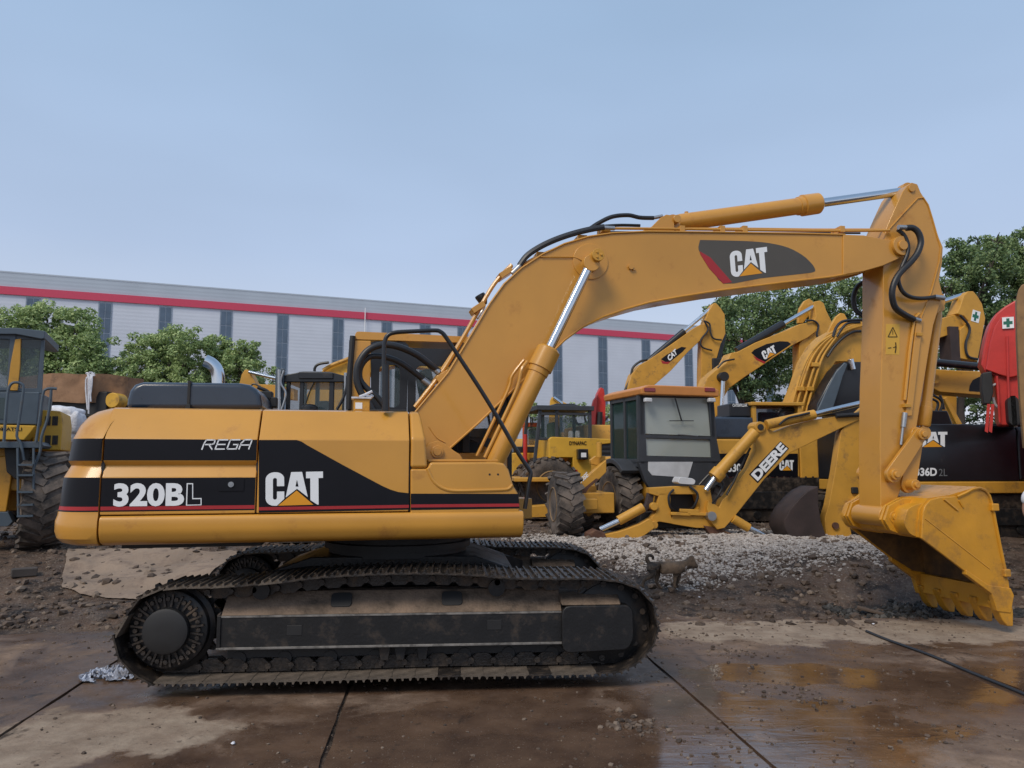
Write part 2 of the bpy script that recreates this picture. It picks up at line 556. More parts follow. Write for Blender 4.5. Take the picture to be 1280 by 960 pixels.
def slab_mat():
    m = bpy.data.materials.new('wet_concrete_slab'); m.use_nodes = True
    nt = m.node_tree; N, L = nt.nodes.new, nt.links.new; b = nt.nodes['Principled BSDF']
    g = N('ShaderNodeNewGeometry'); P = g.outputs['Position']

    def ns(scale, det=8, ro=.6, dist=0, sy=1.):
        mp = N('ShaderNodeMapping'); mp.inputs['Scale'].default_value = (1, sy, 1); L(P, mp.inputs[0])
        n = N('ShaderNodeTexNoise'); n.inputs['Scale'].default_value = scale; n.inputs['Detail'].default_value = det; n.inputs['Roughness'].default_value = ro
        n.inputs['Distortion'].default_value = dist
        L(mp.outputs[0], n.inputs['Vector']); return n.outputs[0]

    def ramp(x, a, bb, c=0, d=1):
        r = N('ShaderNodeMapRange'); r.inputs[1].default_value = a; r.inputs[2].default_value = bb; r.inputs[3].default_value = c; r.inputs[4].default_value = d
        L(x, r.inputs[0]); return r.outputs[0]

    def math_(op, a, c, clamp=False):
        k = N('ShaderNodeMath'); k.operation = op; k.use_clamp = clamp
        for s_, i in ((a, 0), (c, 1)):
            if isinstance(s_, (int, float)): k.inputs[i].default_value = s_
            else: L(s_, k.inputs[i])
        return k.outputs[0]

    def mix(f, a, c):
        k = N('ShaderNodeMix'); k.data_type = 'RGBA'; L(f, k.inputs[0])
        for s_, i in ((a, 6), (c, 7)):
            if isinstance(s_, tuple): k.inputs[i].default_value = (*s_, 1)
            else: L(s_, k.inputs[i])
        return k.outputs[2]

    def blob(x, y, rx, ry, wob=.5):      # a patch of its own shape lying on the slabs: water or dried mud
        d = N('ShaderNodeVectorMath'); d.operation = 'SUBTRACT'; L(P, d.inputs[0]); d.inputs[1].default_value = (x, y, 0)
        q = N('ShaderNodeVectorMath'); q.operation = 'DIVIDE'; L(d.outputs[0], q.inputs[0]); q.inputs[1].default_value = (rx, ry, 1e6)
        ln = N('ShaderNodeVectorMath'); ln.operation = 'LENGTH'; L(q.outputs[0], ln.inputs[0])
        e = math_('ADD', ln.outputs['Value'], math_('MULTIPLY', math_('SUBTRACT', ns(1.7, 9, .62), .5), wob * 4))
        return ramp(e, .85, 1.06, 1, 0)
    dry = mix(ramp(ns(3.5, 8, .68), .4, .62), (.14, .096, .068), (.27, .190, .138))
    wetc = mix(ramp(ns(2.2, 7, .6), .35, .66), (.062, .036, .024), (.128, .078, .050))
    wetm = ramp(ns(.75, 6, .6, .4), .36, .50, 0, 1)
    tan = math_('MAXIMUM', blob(4.3, 8.6, 3.1, .62), math_('MAXIMUM', blob(-2.9, 5.35, .85, .6), blob(-3.6, 4.1, 1.2, .6)))
    wet = math_('MAXIMUM', math_('MULTIPLY', wetm, math_('SUBTRACT', 1.0, tan, True)), blob(-.2, 5.0, 1.9, 1.25, .35))
    wet = math_('MAXIMUM', wet, math_('MAXIMUM', blob(2.3, 6.2, 1.6, 1.1, .5), blob(4.9, 6.8, 1.5, .7, .4)))
    wet = math_('MULTIPLY', wet, math_('SUBTRACT', 1.0, math_('MULTIPLY', tan, .85), True))
    c = mix(wet, dry, wetc)
    c = mix(math_('MULTIPLY', tan, .75), c, mix(ramp(ns(4, 8, .7), .4, .65), (.24, .185, .14), (.38, .31, .24)))
    c = mix(ramp(ns(7, 10, .75), .57, .68), c, (.040, .029, .023))
    c = mix(ramp(ns(1.1, 10, .72, 1.2, .35), .60, .66), c, (.036, .026, .021))
    c = mix(ramp(ns(60, 4, .6), .63, .70), c, (.24, .20, .17))
    L(c, b.inputs['Base Color'])
    gloss = math_('ADD', math_('MULTIPLY', wet, -.52), .74)
    ro = math_('ADD', gloss, ramp(ns(5, 6), .35, .7, 0, .30), True)
    pud = math_('MAXIMUM', math_('MAXIMUM', blob(1.8, 5.5, 1.25, .95, .75), blob(.2, 5.0, 1.4, .45, .6)), math_('MAXIMUM', blob(4.3, 6.5, 1.5, .5, .6), blob(2.3, 6.9, 1.0, .35, .7)))
    ro = math_('MULTIPLY', ro, math_('SUBTRACT', 1.0, math_('MULTIPLY', pud, .72)))
    L(ro, b.inputs['Roughness']); L(math_('ADD', math_('MAXIMUM', math_('MULTIPLY', wet, .42), math_('MULTIPLY', pud, .75)), .16), b.inputs['Specular IOR Level'])
    bp = N('ShaderNodeBump'); L(ns(11, 10, .7), bp.inputs['Height'])
    L(math_('MULTIPLY', math_('ADD', math_('MULTIPLY', wet, -.0088), .0125), math_('SUBTRACT', 1.0, math_('MULTIPLY', pud, .82))), bp.inputs['Distance'])
    bp2 = N('ShaderNodeBump'); bp2.inputs['Distance'].default_value = .0030; L(ns(2.2, 5, .55, .5, 3.), bp2.inputs['Height']); L(bp.outputs[0], bp2.inputs['Normal'])
    L(bp2.outputs[0], b.inputs['Normal'])
    return m


SLM = slab_mat()
sx_ = [-9.0, -6.25, -4.02 + .35, -1.25 + .62, 2.12, 4.72, 7.3, 9.6]
seams = []
for px, py in ((140, 830), (436, 858), (865, 870), (1180, 826)):
    w = SLAB.i @ onz(px, py, 0); seams.append(w.x)
sx_ = [seams[0] - 5.1, seams[0] - 2.6] + seams + [seams[3] + 2.6, seams[3] + 5.2]
for i in range(len(sx_) - 1):
    a, b = sx_[i] + .016, sx_[i + 1] - .016
    yf = 9.0 if i < 4 else 9.25
    nr, nc = 44, 12
    mb = MB(SLAB); vs = []
    for r in range(nr + 1):
        for q in range(nc + 1):
            u = q / nc; yt = yf + .16 * fbm(i * 7 + q * .35, 2, 1.3); y = 1.2 + (yt - 1.2) * r / nr
            wl = .012 * fbm(i * 9.1, y, 2.3, 3); wr_ = -.012 * fbm((i + 1) * 9.1 + 3, y, 2.3, 3)
            vs.append((a + wl + (b + wr_ - a - wl) * u, y, 0))
    fs = [(r * (nc + 1) + q, r * (nc + 1) + q + 1, (r + 1) * (nc + 1) + q + 1, (r + 1) * (nc + 1) + q) for r in range(nr) for q in range(nc)]
    ring = [r * (nc + 1) for r in range(nr + 1)] + [nr * (nc + 1) + q for q in range(1, nc + 1)] + [r * (nc + 1) + nc for r in range(nr - 1, -1, -1)]
    n0 = len(vs); vs += [(vs[k][0], vs[k][1], -.10) for k in ring]
    fs += [(ring[k], ring[k + 1], n0 + k + 1, n0 + k) for k in range(len(ring) - 1)]
    mb.add(vs, fs)
    tag(mb.build('concrete_pavement', SLM, smooth=0), kind='structure')
# ================================================================== the main excavator
CX, CY = -1.14, 7.76
U = Fr(CX, CY, 0, 11.5)
T = Fr(CX, CY, 0, 4.4)
ex = thing('crawler_excavator', U, 'large freshly painted yellow excavator in front, its boom reaching over the whole yard', 'excavator')

# ---- crawler tracks
NL = -1.49
tp = [(148, 781), (139, 800), (147, 827), (170, 850), (200, 858), (300, 857), (420, 854), (540, 850), (660, 848), (740, 846), (778, 842), (806, 825), (824, 797), (822, 762), (806, 738), (780, 725), (740, 720), (690, 720),
      (640, 719), (590, 715), (530, 713), (470, 714), (400, 718), (340, 725), (270, 730), (225, 731), (190, 737), (165, 753)]
base = T.poly(tp, NL)
loop = [(p.x, p.y) for p in smooth_pts([(a, b, 0) for a, b in base + base[:2]], 6)][:-6]


def clean(loop):
    return [(x, max(z, .028)) for x, z in loop]


loop = clean(loop)
seg = []; tot = 0
for i in range(len(loop)):
    a, b = V(loop[i]), V(loop[(i + 1) % len(loop)])
    seg.append((tot, a, b)); tot += (b - a).length


def onloop(s):
    s %= tot
    for t0, a, b in reversed(seg):
        if s >= t0:
            l = (b - a).length
            return a + (b - a) * ((s - t0) / max(l, 1e-6)), (b - a).normalized()


NS = int(round(tot / .185))
pit = tot / NS
cenx = sum(p[0] for p in loop) / len(loop); cenz = sum(p[1] for p in loop) / len(loop)


def shoe_mesh(var):
    """one triple grouser plate: flat pan with three ribs, front lip and a bent rear edge"""
    mb = MB()
    h = pit * .5
    pr = [(-h * .98, -.004), (-h * .98, .006), (-h * .80, .010), (-h * .72, .030), (-h * .62, .030), (-h * .54, .009), (-.010, .009), (-.006, .028), (.006, .028), (.010, .009),
          (h * .54, .009), (h * .62, .030), (h * .72, .030), (h * .82, .008), (h * 1.02, .002), (h * 1.04, -.008), (h * .9, -.006)]
    mb.prism([(x, z - .028) for x, z in pr], 0, .60)
    for y in (.18, .42):
        for x in (-.045, .045): mb.cyl((x, y, -.02), (x, y, -.004), .012, n=6)
    return mb


def track(sh, z=''):
    tk = MB(T)
    # chain of links running inside the shoes
    lw = MB(T)
    for i in range(NS):
        p, t = onloop((i + .5) * pit); n = V((-t.y, t.x))
        if n.dot(V((cenx, cenz)) - p) < 0: n = -n
        q = p + n * .095
        for y0, y1 in ((NL + .235, NL + .27), (NL + .33, NL + .365)):
            a = q - t * pit * .47; c = q + t * pit * .47
            lw.prism([tuple(a - n * .050), tuple(c - n * .050), tuple(c + n * .020), tuple(q + t * .045 + n * .055), tuple(q - t * .045 + n * .055), tuple(a + n * .020)], y0, y1)
        e = q + t * pit * .5
        lw.cyl((e.x, NL + .20, e.y), (e.x, NL + .40, e.y), .026, n=8)
    tr = lw.build('crawler_track', SHO, ex)
    mesh = [None, None]
    for i in range(NS):
        p, t = onloop(i * pit); n = V((-t.y, t.x))
        if n.dot(V((cenx, cenz)) - p) > 0: n = -n
        X = V((t.x, 0, t.y)); Z = V((n.x, 0, n.y)); Yv = Z.cross(X)
        yy = NL if Yv.y > 0 else NL + .60
        mw = T.m @ Matrix(((X.x, Yv.x, Z.x, p.x), (0, Yv.y, 0, yy), (X.z, Yv.z, Z.z, p.y), (0, 0, 0, 1)))
        k = 1 if ((p.y < .12 and random.random() < .8) or (p.y > .5 and p.x < -.8 and random.random() < .7)) else 0
        if mesh[k] is None:
            o = shoe_mesh(0).build('track_shoe', SHOD if k else SHO, tr, mw=mw); mesh[k] = o.data
        else:
            o = link('track_shoe', mesh[k], tr, mw)
    return tr


near = track(0)
tr2 = link('crawler_track', near.data, ex, W[near.name] @ Matrix.Translation((0, 2.38, 0)))
for ch in near.children:
    link('track_shoe', ch.data, tr2, T.m @ Matrix.Translation((0, 2.38, 0)) @ T.i @ W[ch.name])

FL = -1.37            # outer face of the side frame
f0, f1 = T.P(272, 768, FL), T.P(702, 812, FL)
zt, zb = T.P(480, 767, FL).z, T.P(480, 808, FL).z
ztop = zt + .16
x0, x1 = f0.x, T.P(702, 770, FL).x


def side_frame():
    mb = MB(T)
    mb.mat(UND)
    mb.xprism([(FL, zb), (FL, zt), (FL + .50, zt), (FL + .50, zb)], x0, x1)
    mb.mat(WEAR).box(x0, x1, FL - .016, FL, zb - .004, zb + .014)
    mb.box(x0, x1, FL - .006, FL, zt - .016, zt + .001)
    mb.mat(UND)
    mb.box(x0, x0 + .03, FL - .014, FL, zb + .018, zt)
    mb.mat(UNDM)
    mb.xprism([(FL, zt + .002), (FL + .19, ztop), (FL + .34, ztop), (FL + .50, zt + .002)], x0 + .03, x1)
    mb.mat(BLKM)
    for px, py in ((427, 748), (565, 746)):
        c = T.P(px, py, FL + .10)
        mb.x = Matrix.Translation((c.x, FL + .105, zt + .09)) @ Matrix.Rotation(R(-40), 4, 'X')
        mb.prism(rrect(-.085, .085, -.065, .065, .03), -.02, .02); mb.x = None
    for px, py in ((368, 788), (618, 781)):
        c = T.P(px, py, FL)
        mb.box(c.x - .06, c.x + .06, FL - .004, FL + .01, c.z - .04, c.z + .04)
    o = mb.build('track_frame', None, ex, bev=.008)
    # idler yoke cover at the front
    y = MB(T)
    a, b_ = T.P(702, 757, FL - .03), T.P(792, 815, FL - .03)
    y.mat(UND).prism(round_poly([(a.x, b_.z), (b_.x - .05, b_.z + .02), (b_.x, b_.z + .10), (b_.x, a.z - .05), (b_.x - .04, a.z), (a.x, a.z)], .08), FL - .045, FL + .10)
    y.mat(UNDM).xprism([(FL - .04, a.z + .002), (FL + .08, a.z + .07), (FL + .4, a.z + .07), (FL + .4, a.z)], a.x, b_.x - .10)
    y.build('idler_guard', None, o, bev=.012)
    g = MB(T)
    for px in (480, 500, 528):
        c = T.P(px, 815, FL)
        g.prism([(c.x - .05, zb - .004), (c.x + .05, zb - .004), (c.x + .03, zb - .12), (c.x - .03, zb - .12)], FL + .04, FL + .07)
    g.build('roller_guard', UND, o, bev=.004)
    g = MB(T); g.box(x0 + .05, x1 + .1, FL + .13, FL + .30, zb - .10, zb - .004); g.build('roller_rail', BLKM, o)
    return o


fo = side_frame()
# sprocket with final drive
sp = T.P(207, 789, NL + .06)
mb = MB(T)
mb.mat(UND).lathe((sp.x, NL + .40, sp.z), (0, -1, 0), [(0, .30), (.16, .31), (.20, .345), (.22, .31), (.28, .305), (.29, .29), (.292, .19)], 48)
mb.mat(BLKM).lathe((sp.x, NL + .09, sp.z), (0, -1, 0), [(0, .175), (.05, .175), (.06, .15), (.063, .05)], 32)
fd = mb.build('final_drive', None, ex, bev=0)
mb = MB(T)
for i in range(24):
    a = 2 * PI * i / 24
    mb.cyl((sp.x + .245 * math.cos(a), NL + .115, sp.z + .245 * math.sin(a)), (sp.x + .245 * math.cos(a), NL + .080, sp.z + .245 * math.sin(a)), .019, n=6)
    mb.x = Matrix.Translation((sp.x, 0, sp.z)) @ Matrix.Rotation(-a - .13, 4, 'Y'); mb.box(.185, .285, NL + .085, NL + .115, -.008, .008); mb.x = None
mb.build('bolt_ring', SHO, fd)
tt = MB(T)
pts = []
for i in range(22 * 4):
    a = 2 * PI * i / 88; r = .375 if i % 4 in (0, 1) else .325
    pts.append((sp.x + r * math.cos(a), sp.z + r * math.sin(a)))
tt.prism(pts, NL + .28, NL + .32)
tt.build('sprocket', UND, fd)
idc = T.P(764, 779, NL + .2)
mb = MB(T)
mb.lathe((idc.x, NL + .19, idc.z), (0, 1, 0), [(0, .10), (.0, .22), (.02, .30), (.03, .335), (.06, .34), (.065, .36), (.155, .36), (.16, .34), (.19, .335), (.2, .30), (.22, .22), (.22, .10)], 40)
mb.build('idler_wheel', UND, ex)
zr = .028 + .115
for k in range(9):
    x = x0 + .15 + (x1 - x0 + .15) * k / 8
    mb = MB(T)
    mb.lathe((x, NL + .24, zr + .10), (0, 1, 0), [(0, .03), (.0, .055), (.03, .06), (.035, .095), (.06, .095), (.065, .08), (.12, .08), (.125, .095), (.15, .095), (.155, .06), (.18, .05), (.18, .03)], 24)
    mb.build('track_roller', BLKM, ex)
for px in (330, 620):
    c = T.P(px, 735, NL + .3)
    mb = MB(T); mb.cyl((c.x, NL + .2, ztop + .02), (c.x, NL + .42, ztop + .02), .07, n=20)
    mb.build('carrier_roller', UND, ex)
SH = T.m @ Matrix.Translation((0, 2.38, 0)) @ T.i
MIR = T.m @ Matrix.Translation((0, 0, 0)) @ Matrix.Scale(-1, 4, (0, 1, 0)) @ T.i
for o in [c for c in ex.children if c.name.split('.')[0] in ('track_frame', 'final_drive', 'idler_wheel', 'track_roller', 'carrier_roller')]:
    dup(o, ex, SH)
# carbody between the tracks and the slewing ring
mb = MB(T)
mb.prism([(-1.0, .45), (-1.25, .62), (-1.1, .86), (-.75, .98), (.75, .98), (1.1, .86), (1.25, .62), (1.0, .45)], -.62, .62)
for sx__ in (-1, 1):
    for sy in (-1, 1):
        mb.add([(sx__ * .55, sy * .5, .96), (sx__ * 1.0, sy * .5, .9), (sx__ * 1.35, sy * .98, .74), (sx__ * .9, sy * .98, .74), (sx__ * .55, sy * .5, .6), (sx__ * 1.0, sy * .5, .55), (sx__ * 1.35, sy * .98, .45), (sx__ * .9, sy * .98, .45)],
               [(0, 1, 2, 3), (4, 5, 6, 7), (0, 1, 5, 4), (1, 2, 6, 5), (2, 3, 7, 6), (3, 0, 4, 7)])
mb.build('carbody', UND, ex, bev=.015)
mb = MB(U)
mb.lathe((0, 0, .96), (0, 0, 1), [(0, .68), (.06, .68), (.065, .72), (.12, .72), (.125, .66), (.20, .66), (.22, .8), (.25, .8)], 48)
mb.build('slewing_ring', BLKM, ex)

# ---- upper structure
SL = -1.36
xT, xS, xD, xM, xF = (U.P(55 if 0 else 72, 665, SL).x, U.P(126, 600, SL).x, U.P(321, 600, SL).x, U.P(512, 600, SL).x, U.P(652, 630, SL).x)


def zz(py, px=126, lat=SL): return U.P(px, py, lat).z


# cross-section of the bodywork from the sill upward: (inward, height, material above this level)
ZS = dict(b=zz(644), r0=zz(640), r1=zz(634), k1=zz(597), g0=zz(582), g1=zz(576), k2=zz(548), t=zz(514), tt=zz(509), top=zz(508))
prof = [(0, ZS['b'], YEL), (0, ZS['r0'], BLK), (0, ZS['r0'] + .012, RED), (0, ZS['r1'] + .004, BLK), (0, ZS['k1'], YEL), (.050, ZS['g0'], YEL), (.012, ZS['g1'], BLK), (.012, ZS['k2'], YEL),
        (.17, ZS['t'], YEL), (.20, ZS['tt'] + .004, YEL), (.27, ZS['top'] + .012, YEL)]
pr_plain = [(0, ZS['b']), (0, ZS['k2']), (.17, ZS['t']), (.20, ZS['tt'] + .004), (.27, ZS['top'] + .012)]


def panel(name, xa, xb, pf, width, sub=8, mats=True, bev=0):
    mb = MB(U)
    n = len(pf); yb = SL + width
    if mats:
        for i in range(n - 1):
            mb.mat(pf[i][2])
            mb.add([(xa, SL + pf[i][0], pf[i][1]), (xb, SL + pf[i][0], pf[i][1]), (xb, SL + pf[i + 1][0], pf[i + 1][1]), (xa, SL + pf[i + 1][0], pf[i + 1][1])], [(0, 1, 2, 3)])
        mb.mat(YEL)
        zt_ = pf[-1][1]; zb_ = pf[0][1]; y1 = SL + pf[-1][0]
        mb.add([(xa, y1, zt_), (xb, y1, zt_), (xb, yb, zt_), (xa, yb, zt_), (xa, SL, zb_), (xb, SL, zb_), (xb, yb, zb_), (xa, yb, zb_)], [(0, 1, 2, 3), (2, 3, 7, 6), (4, 5, 6, 7)])
        for x in (xa, xb):
            mb.add([(x, SL + p[0], p[1]) for p in pf] + [(x, yb, zt_), (x, yb, zb_)], [tuple(range(n + 2))])
        o = mb.build(name, None, ex, smooth=30)
        bm = bmesh.new(); bm.from_mesh(o.data); bmesh.ops.remove_doubles(bm, verts=bm.verts, dist=1e-5); bmesh.ops.recalc_face_normals(bm, faces=bm.faces); bm.to_mesh(o.data); bm.free()
    else:
        poly = [(SL + p[0], p[1]) for p in pf] + [(yb, pf[-1][1]), (yb, pf[0][1])]
        mb.xprism(poly, xa, xb)
        o = mb.build(name, YEL, ex, smooth=30)
    b = o.modifiers.new('bevel', 'BEVEL'); b.width = .008; b.segments = 3; b.limit_method = 'ANGLE'; b.angle_limit = R(28); b.harden_normals = True
    return o


G = .006
ed = panel('engine_door', xS + G, xD - G, prof, 1.15)
md = panel('pump_door', xD + G, xM - G, pr_plain, .90, mats=False)
# far side of the engine housing and its top deck
mb = MB(U); mb.xprism([(-.25, ZS['b']), (-.25, ZS['top'] - .01), (1.12, ZS['top'] - .01), (1.36, zz(548)), (1.36, ZS['b'])], xS + .02, xD - .02)
mb.build('far_side_housing', YEL, ex, bev=.03)

# counterweight: rounded in plan, one outline per level
lev = [(zz(684.5), .14, (123, 685)), (zz(683.3), .075, (84, 683)), (zz(680), .025, (76.5, 680)), (zz(674), -.004, (72, 674)), (zz(665), -.015, (70, 665)), (zz(652), -.015, (71, 652)), (zz(645), .0, (73, 645)), (zz(640), 0, (74, 640)), (ZS['r0'] + .012, 0, (74.5, 638)), (ZS['r1'] + .004, 0, (75.5, 634)), (ZS['k1'], 0, (81, 597)),
       (ZS['g0'], .05, (87.5, 582)), (ZS['g1'], .012, (86, 575)), (ZS['k2'], .012, (92, 548)), (zz(530), .09, (97, 530)), (zz(518), .155, (104, 517)), (zz(511), .20, (113, 511)), (ZS['top'] + .012, .27, (124, 508))]
lm = [YEL, YEL, YEL, YEL, YEL, YEL, YEL, BLK, RED, BLK, YEL, YEL, BLK, YEL, YEL, YEL, YEL]
mb = MB(U)
rings = []
for z, ins, (px, py) in lev:
    xr = U.P(px + 2, py, -1.05).x
    if py == 685: xr = U.P(95, 684, -1.05).x
    hw = 1.36 - ins
    rc = .30
    line = [(xS - G, -hw)]
    for k in range(9):
        a = PI / 2 * k / 8
        line.append((xr + rc - rc * math.sin(a) + 0.0, -hw + rc * (1 - math.cos(a))))
    for k in range(1, 9):          # gentle bow across the back
        y = -hw + rc + (2 * hw - 2 * rc) * k / 9
        line.append((xr - .14 * math.sin(PI * k / 9), y))
    for k in range(9):
        a = PI / 2 * (1 - k / 8)
        line.append((xr + rc - rc * math.sin(a), hw - rc * (1 - math.cos(a))))
    line.append((xS - G, hw))
    rings.append([(x, y, z) for x, y in line])
n = len(rings[0])
for i in range(len(rings) - 1):
    mb.mat(lm[i])
    mb.add(rings[i] + rings[i + 1], [(k, k + 1, n + k + 1, n + k) for k in range(n - 1)])
mb.mat(YEL)
mb.add(rings[-1], [tuple(range(n))]); mb.add(rings[0], [tuple(range(n - 1, -1, -1))])
endp = [r[0] for r in rings] + [r[-1] for r in rings[::-1]]
mb.add(endp, [tuple(range(len(endp)))])
cw = mb.build('counterweight', None, ex, smooth=35)
bm = bmesh.new(); bm.from_mesh(cw.data); bmesh.ops.remove_doubles(bm, verts=bm.verts, dist=1e-5); bmesh.ops.recalc_face_normals(bm, faces=bm.faces); bm.to_mesh(cw.data); bm.free()
cw.data.set_sharp_from_angle(angle=R(32))
b = cw.modifiers.new('bevel', 'BEVEL'); b.width = .008; b.segments = 2; b.limit_method = 'ANGLE'; b.angle_limit = R(28); b.harden_normals = True

# sill beam
mb = MB(U)
zb0, zb1 = zz(684), ZS['b'] - .008
mb.xprism(round_poly([(SL + .11, zb0), (SL + .02, zb0 + .03), (SL - .02, zb0 + .11), (SL - .02, zb1 - .03), (SL, zb1), (SL + .4, zb1), (SL + .4, zb0)], .03), xS + G, U.P(655, 655, SL - .02).x)
mb.build('side_sill', YEL, ex, bev=.01)
mb = MB(U); mb.xprism([(.96, zb0), (1.36, zb0), (1.36, zb1), (.96, zb1)], xS + G, 1.6)
mb.build('side_sill', YEL, ex, bev=.01)
# main deck under everything
mb = MB(U); mb.box(xS + .01, .8, -.95, 1.0, zb0 + .02, zb1 - .01); mb.build('main_frame', BLKM, ex)
mb = MB(U); mb.box(xS + .05, xD, -.9, .9, zb0 - .06, zb0 + .02); mb.build('belly_plate', BLKM, ex)

# front end of the body: short rounded cover, then the toolbox with its raised outline
top_f = U.poly([(513, 585), (513, 514), (526, 514.5), (529, 520), (532, 548), (534.5, 580), (532, 585)], SL)
mb = MB(U)
zc = U.P(520, 548, SL).z
pf = [(SL, U.P(520, 585, SL).z), (SL, zc), (SL + .17, ZS['t']), (SL + .20, ZS['tt'] + .004), (SL + .27, ZS['top'] + .012), (-.46, ZS['top'] + .012), (-.46, U.P(520, 585, SL).z)]
xa, xb0, xb1 = xM + G, U.P(534.5, 583, SL).x, U.P(527, 520, SL).x
zlo, zhi = pf[0][1], ZS['top'] + .012
vs = [(xa, y, z) for y, z in pf] + [(xb0 + (xb1 - xb0) * ((z - zlo) / (zhi - zlo)) ** 1.6 - (.02 if z > zhi - .01 else 0), y, z) for y, z in pf]
k = len(pf)
mb.add(vs, [tuple(range(k - 1, -1, -1)), tuple(range(k, 2 * k))] + [(i, (i + 1) % k, (i + 1) % k + k, i + k) for i in range(k)])
mb.build('front_cover', YEL, ex, bev=.025, seg=4, smooth=35)
tb = U.poly([(513, 645), (513, 586), (534, 586), (538, 578), (618, 577.5), (630, 579), (636, 587), (642, 607), (648, 617), (650, 638), (650, 642)], SL)
mb = MB(U); mb.prism(tb, SL, -.46)
bx = mb.build('toolbox', YEL, ex, bev=.02, seg=4)
ridge = [(534.5, 586), (537, 592), (541, 600), (548, 607), (557, 611.5), (570, 613.5), (600, 613), (630, 612), (637, 610), (640.5, 606)]
mb = MB(U)
q = [U.P(a, b_, SL) for a, b_ in ridge]
mb.tube([p + V((0, .004, 0)) for p in smooth_pts(q, 4)], .016, 8); mb.build('raised_seam', YEL, bx)
mb = MB(U)
for px in (612, 622.5):
    c = U.P(px, 593, SL); mb.cyl((c.x, SL - .002, c.z), (c.x, SL + .005, c.z), .009, n=10)
mb.build('drain_hole', BLKM, bx, smooth=0)
mb = MB(U); p0, p1 = U.P(535, 577, SL + .12), U.P(622, 576, SL + .12)
mb.box(p0.x, p1.x, SL + .10, -.5, p0.z, p0.z + .02); mb.build('step_plate', YEL, bx, bev=.004)

# decals on the pump door, the toolbox
cat_k = [(323.5, 548.5), (373, 549)] + [(376, 549.5), (384, 555), (478, 607), (488, 612), (500, 615), (511.5, 616.5), (511.5, 640.5), (323.5, 644)]
D2 = decal(U, SL, [(323.5, 550), (371, 550), (377, 552), (384, 556.5), (430, 582), (478, 607.5), (488, 612), (498, 615), (511, 616.5), (511, 637), (323.5, 641)], BLK, md)
decal(U, SL - .002, [(323.5, 634), (511, 631), (511, 634.8), (323.5, 638)], RED, md, 'red_stripe')
decal(U, SL, [(513.5, 617), (648, 617.3), (649.4, 635.5), (513.5, 637.5)], BLK, bx)
decal(U, SL - .002, [(513.5, 630.6), (649, 629.4), (649.2, 633.2), (513.5, 634.4)], RED, bx, 'red_stripe')
cat_logo(U, SL - .002, (332, 632.5), (404, 630.5), (332, 590.5), md, .002)
writing('320B', U, SL, (141.5, 633.5), (230, 632.5), (142.5, 604), WHT, ed, offset=.038, out=.003)
mb = MB(U)
Lp = U.poly([(232.5, 632), (252, 631.5), (252, 622.5), (241.5, 622.7), (241.5, 604), (233.5, 604)], SL)
mb.prism(Lp, SL - .003, SL - .0005); mb.build('lettering', WHT, ed, smooth=0)
mb = MB(U)
Lp = U.poly([(234, 630.7), (250.7, 630.3), (250.7, 623.8), (240.2, 624), (240.2, 605.3), (234.9, 605.3)], SL)
mb.prism(Lp, SL - .0045, SL - .0008); mb.build('lettering_inset', BLK, ed, smooth=0)
# thin slanted word on the upper band, drawn with straight strokes
a_, ex_, ey_ = affine(U, SL + .012, (252.5, 561.5), (311, 561), (252.5, 550))
strokes = [[(0, 0), (0, .62), (.02, 1), (.17, 1), (.21, .95), (.21, .60), (.17, .52), (.04, .5)], [(.11, .5), (.21, 0)],
           [(.47, 1), (.28, 1), (.28, 0), (.47, 0)], [(.28, .5), (.45, .5)],
           [(.73, 1), (.55, 1), (.53, .92), (.53, .08), (.55, 0), (.73, 0), (.73, .48), (.64, .48)],
           [(.79, 0), (.79, .6), (.84, 1), (.97, 1), (1.0, .95), (1.0, 0)], [(.79, .42), (1.0, .42)]]
mb = MB(U)
th = .010
for st in strokes:
    pts = [a_ + ex_ * (u + .075 * v) + ey_ * v for u, v in st]
    for i in range(len(pts) - 1):
        t = (pts[i + 1] - pts[i]).normalized(); nn = V((-t.z, 0, t.x)) * th * .5
        p, q = pts[i] - t * th * .5, pts[i + 1] + t * th * .5
        o_ = V((0, -.003, 0))
        mb.add([p + nn + o_, q + nn + o_, q - nn + o_, p - nn + o_], [(0, 1, 2, 3)])
mb.build('lettering', WHT, ed, smooth=0)
# latch with its recess
mb = MB(U)
c = U.P(289, 605.5, SL)
mb.prism(rrect(c.x - .10, c.x + .10, c.z - .055, c.z + .055, .012), SL - .006, SL)
ltch = mb.build('door_latch', BLK, ed, bev=.003)
mb = MB(U); mb.cyl((c.x, SL - .016, c.z), (c.x, SL - .006, c.z), .022, n=18); mb.cyl((c.x, SL - .02, c.z), (c.x, SL - .015, c.z), .010, n=12)
mb.build('lock', STL, ed)
# dark seams
mb = MB(U)
for x in (xS, xD, xM): mb.box(x - .012, x + .012, SL + .03, SL + .05, ZS['b'], ZS['g1'])
mb.build('seam_backing', BLKM, ex)

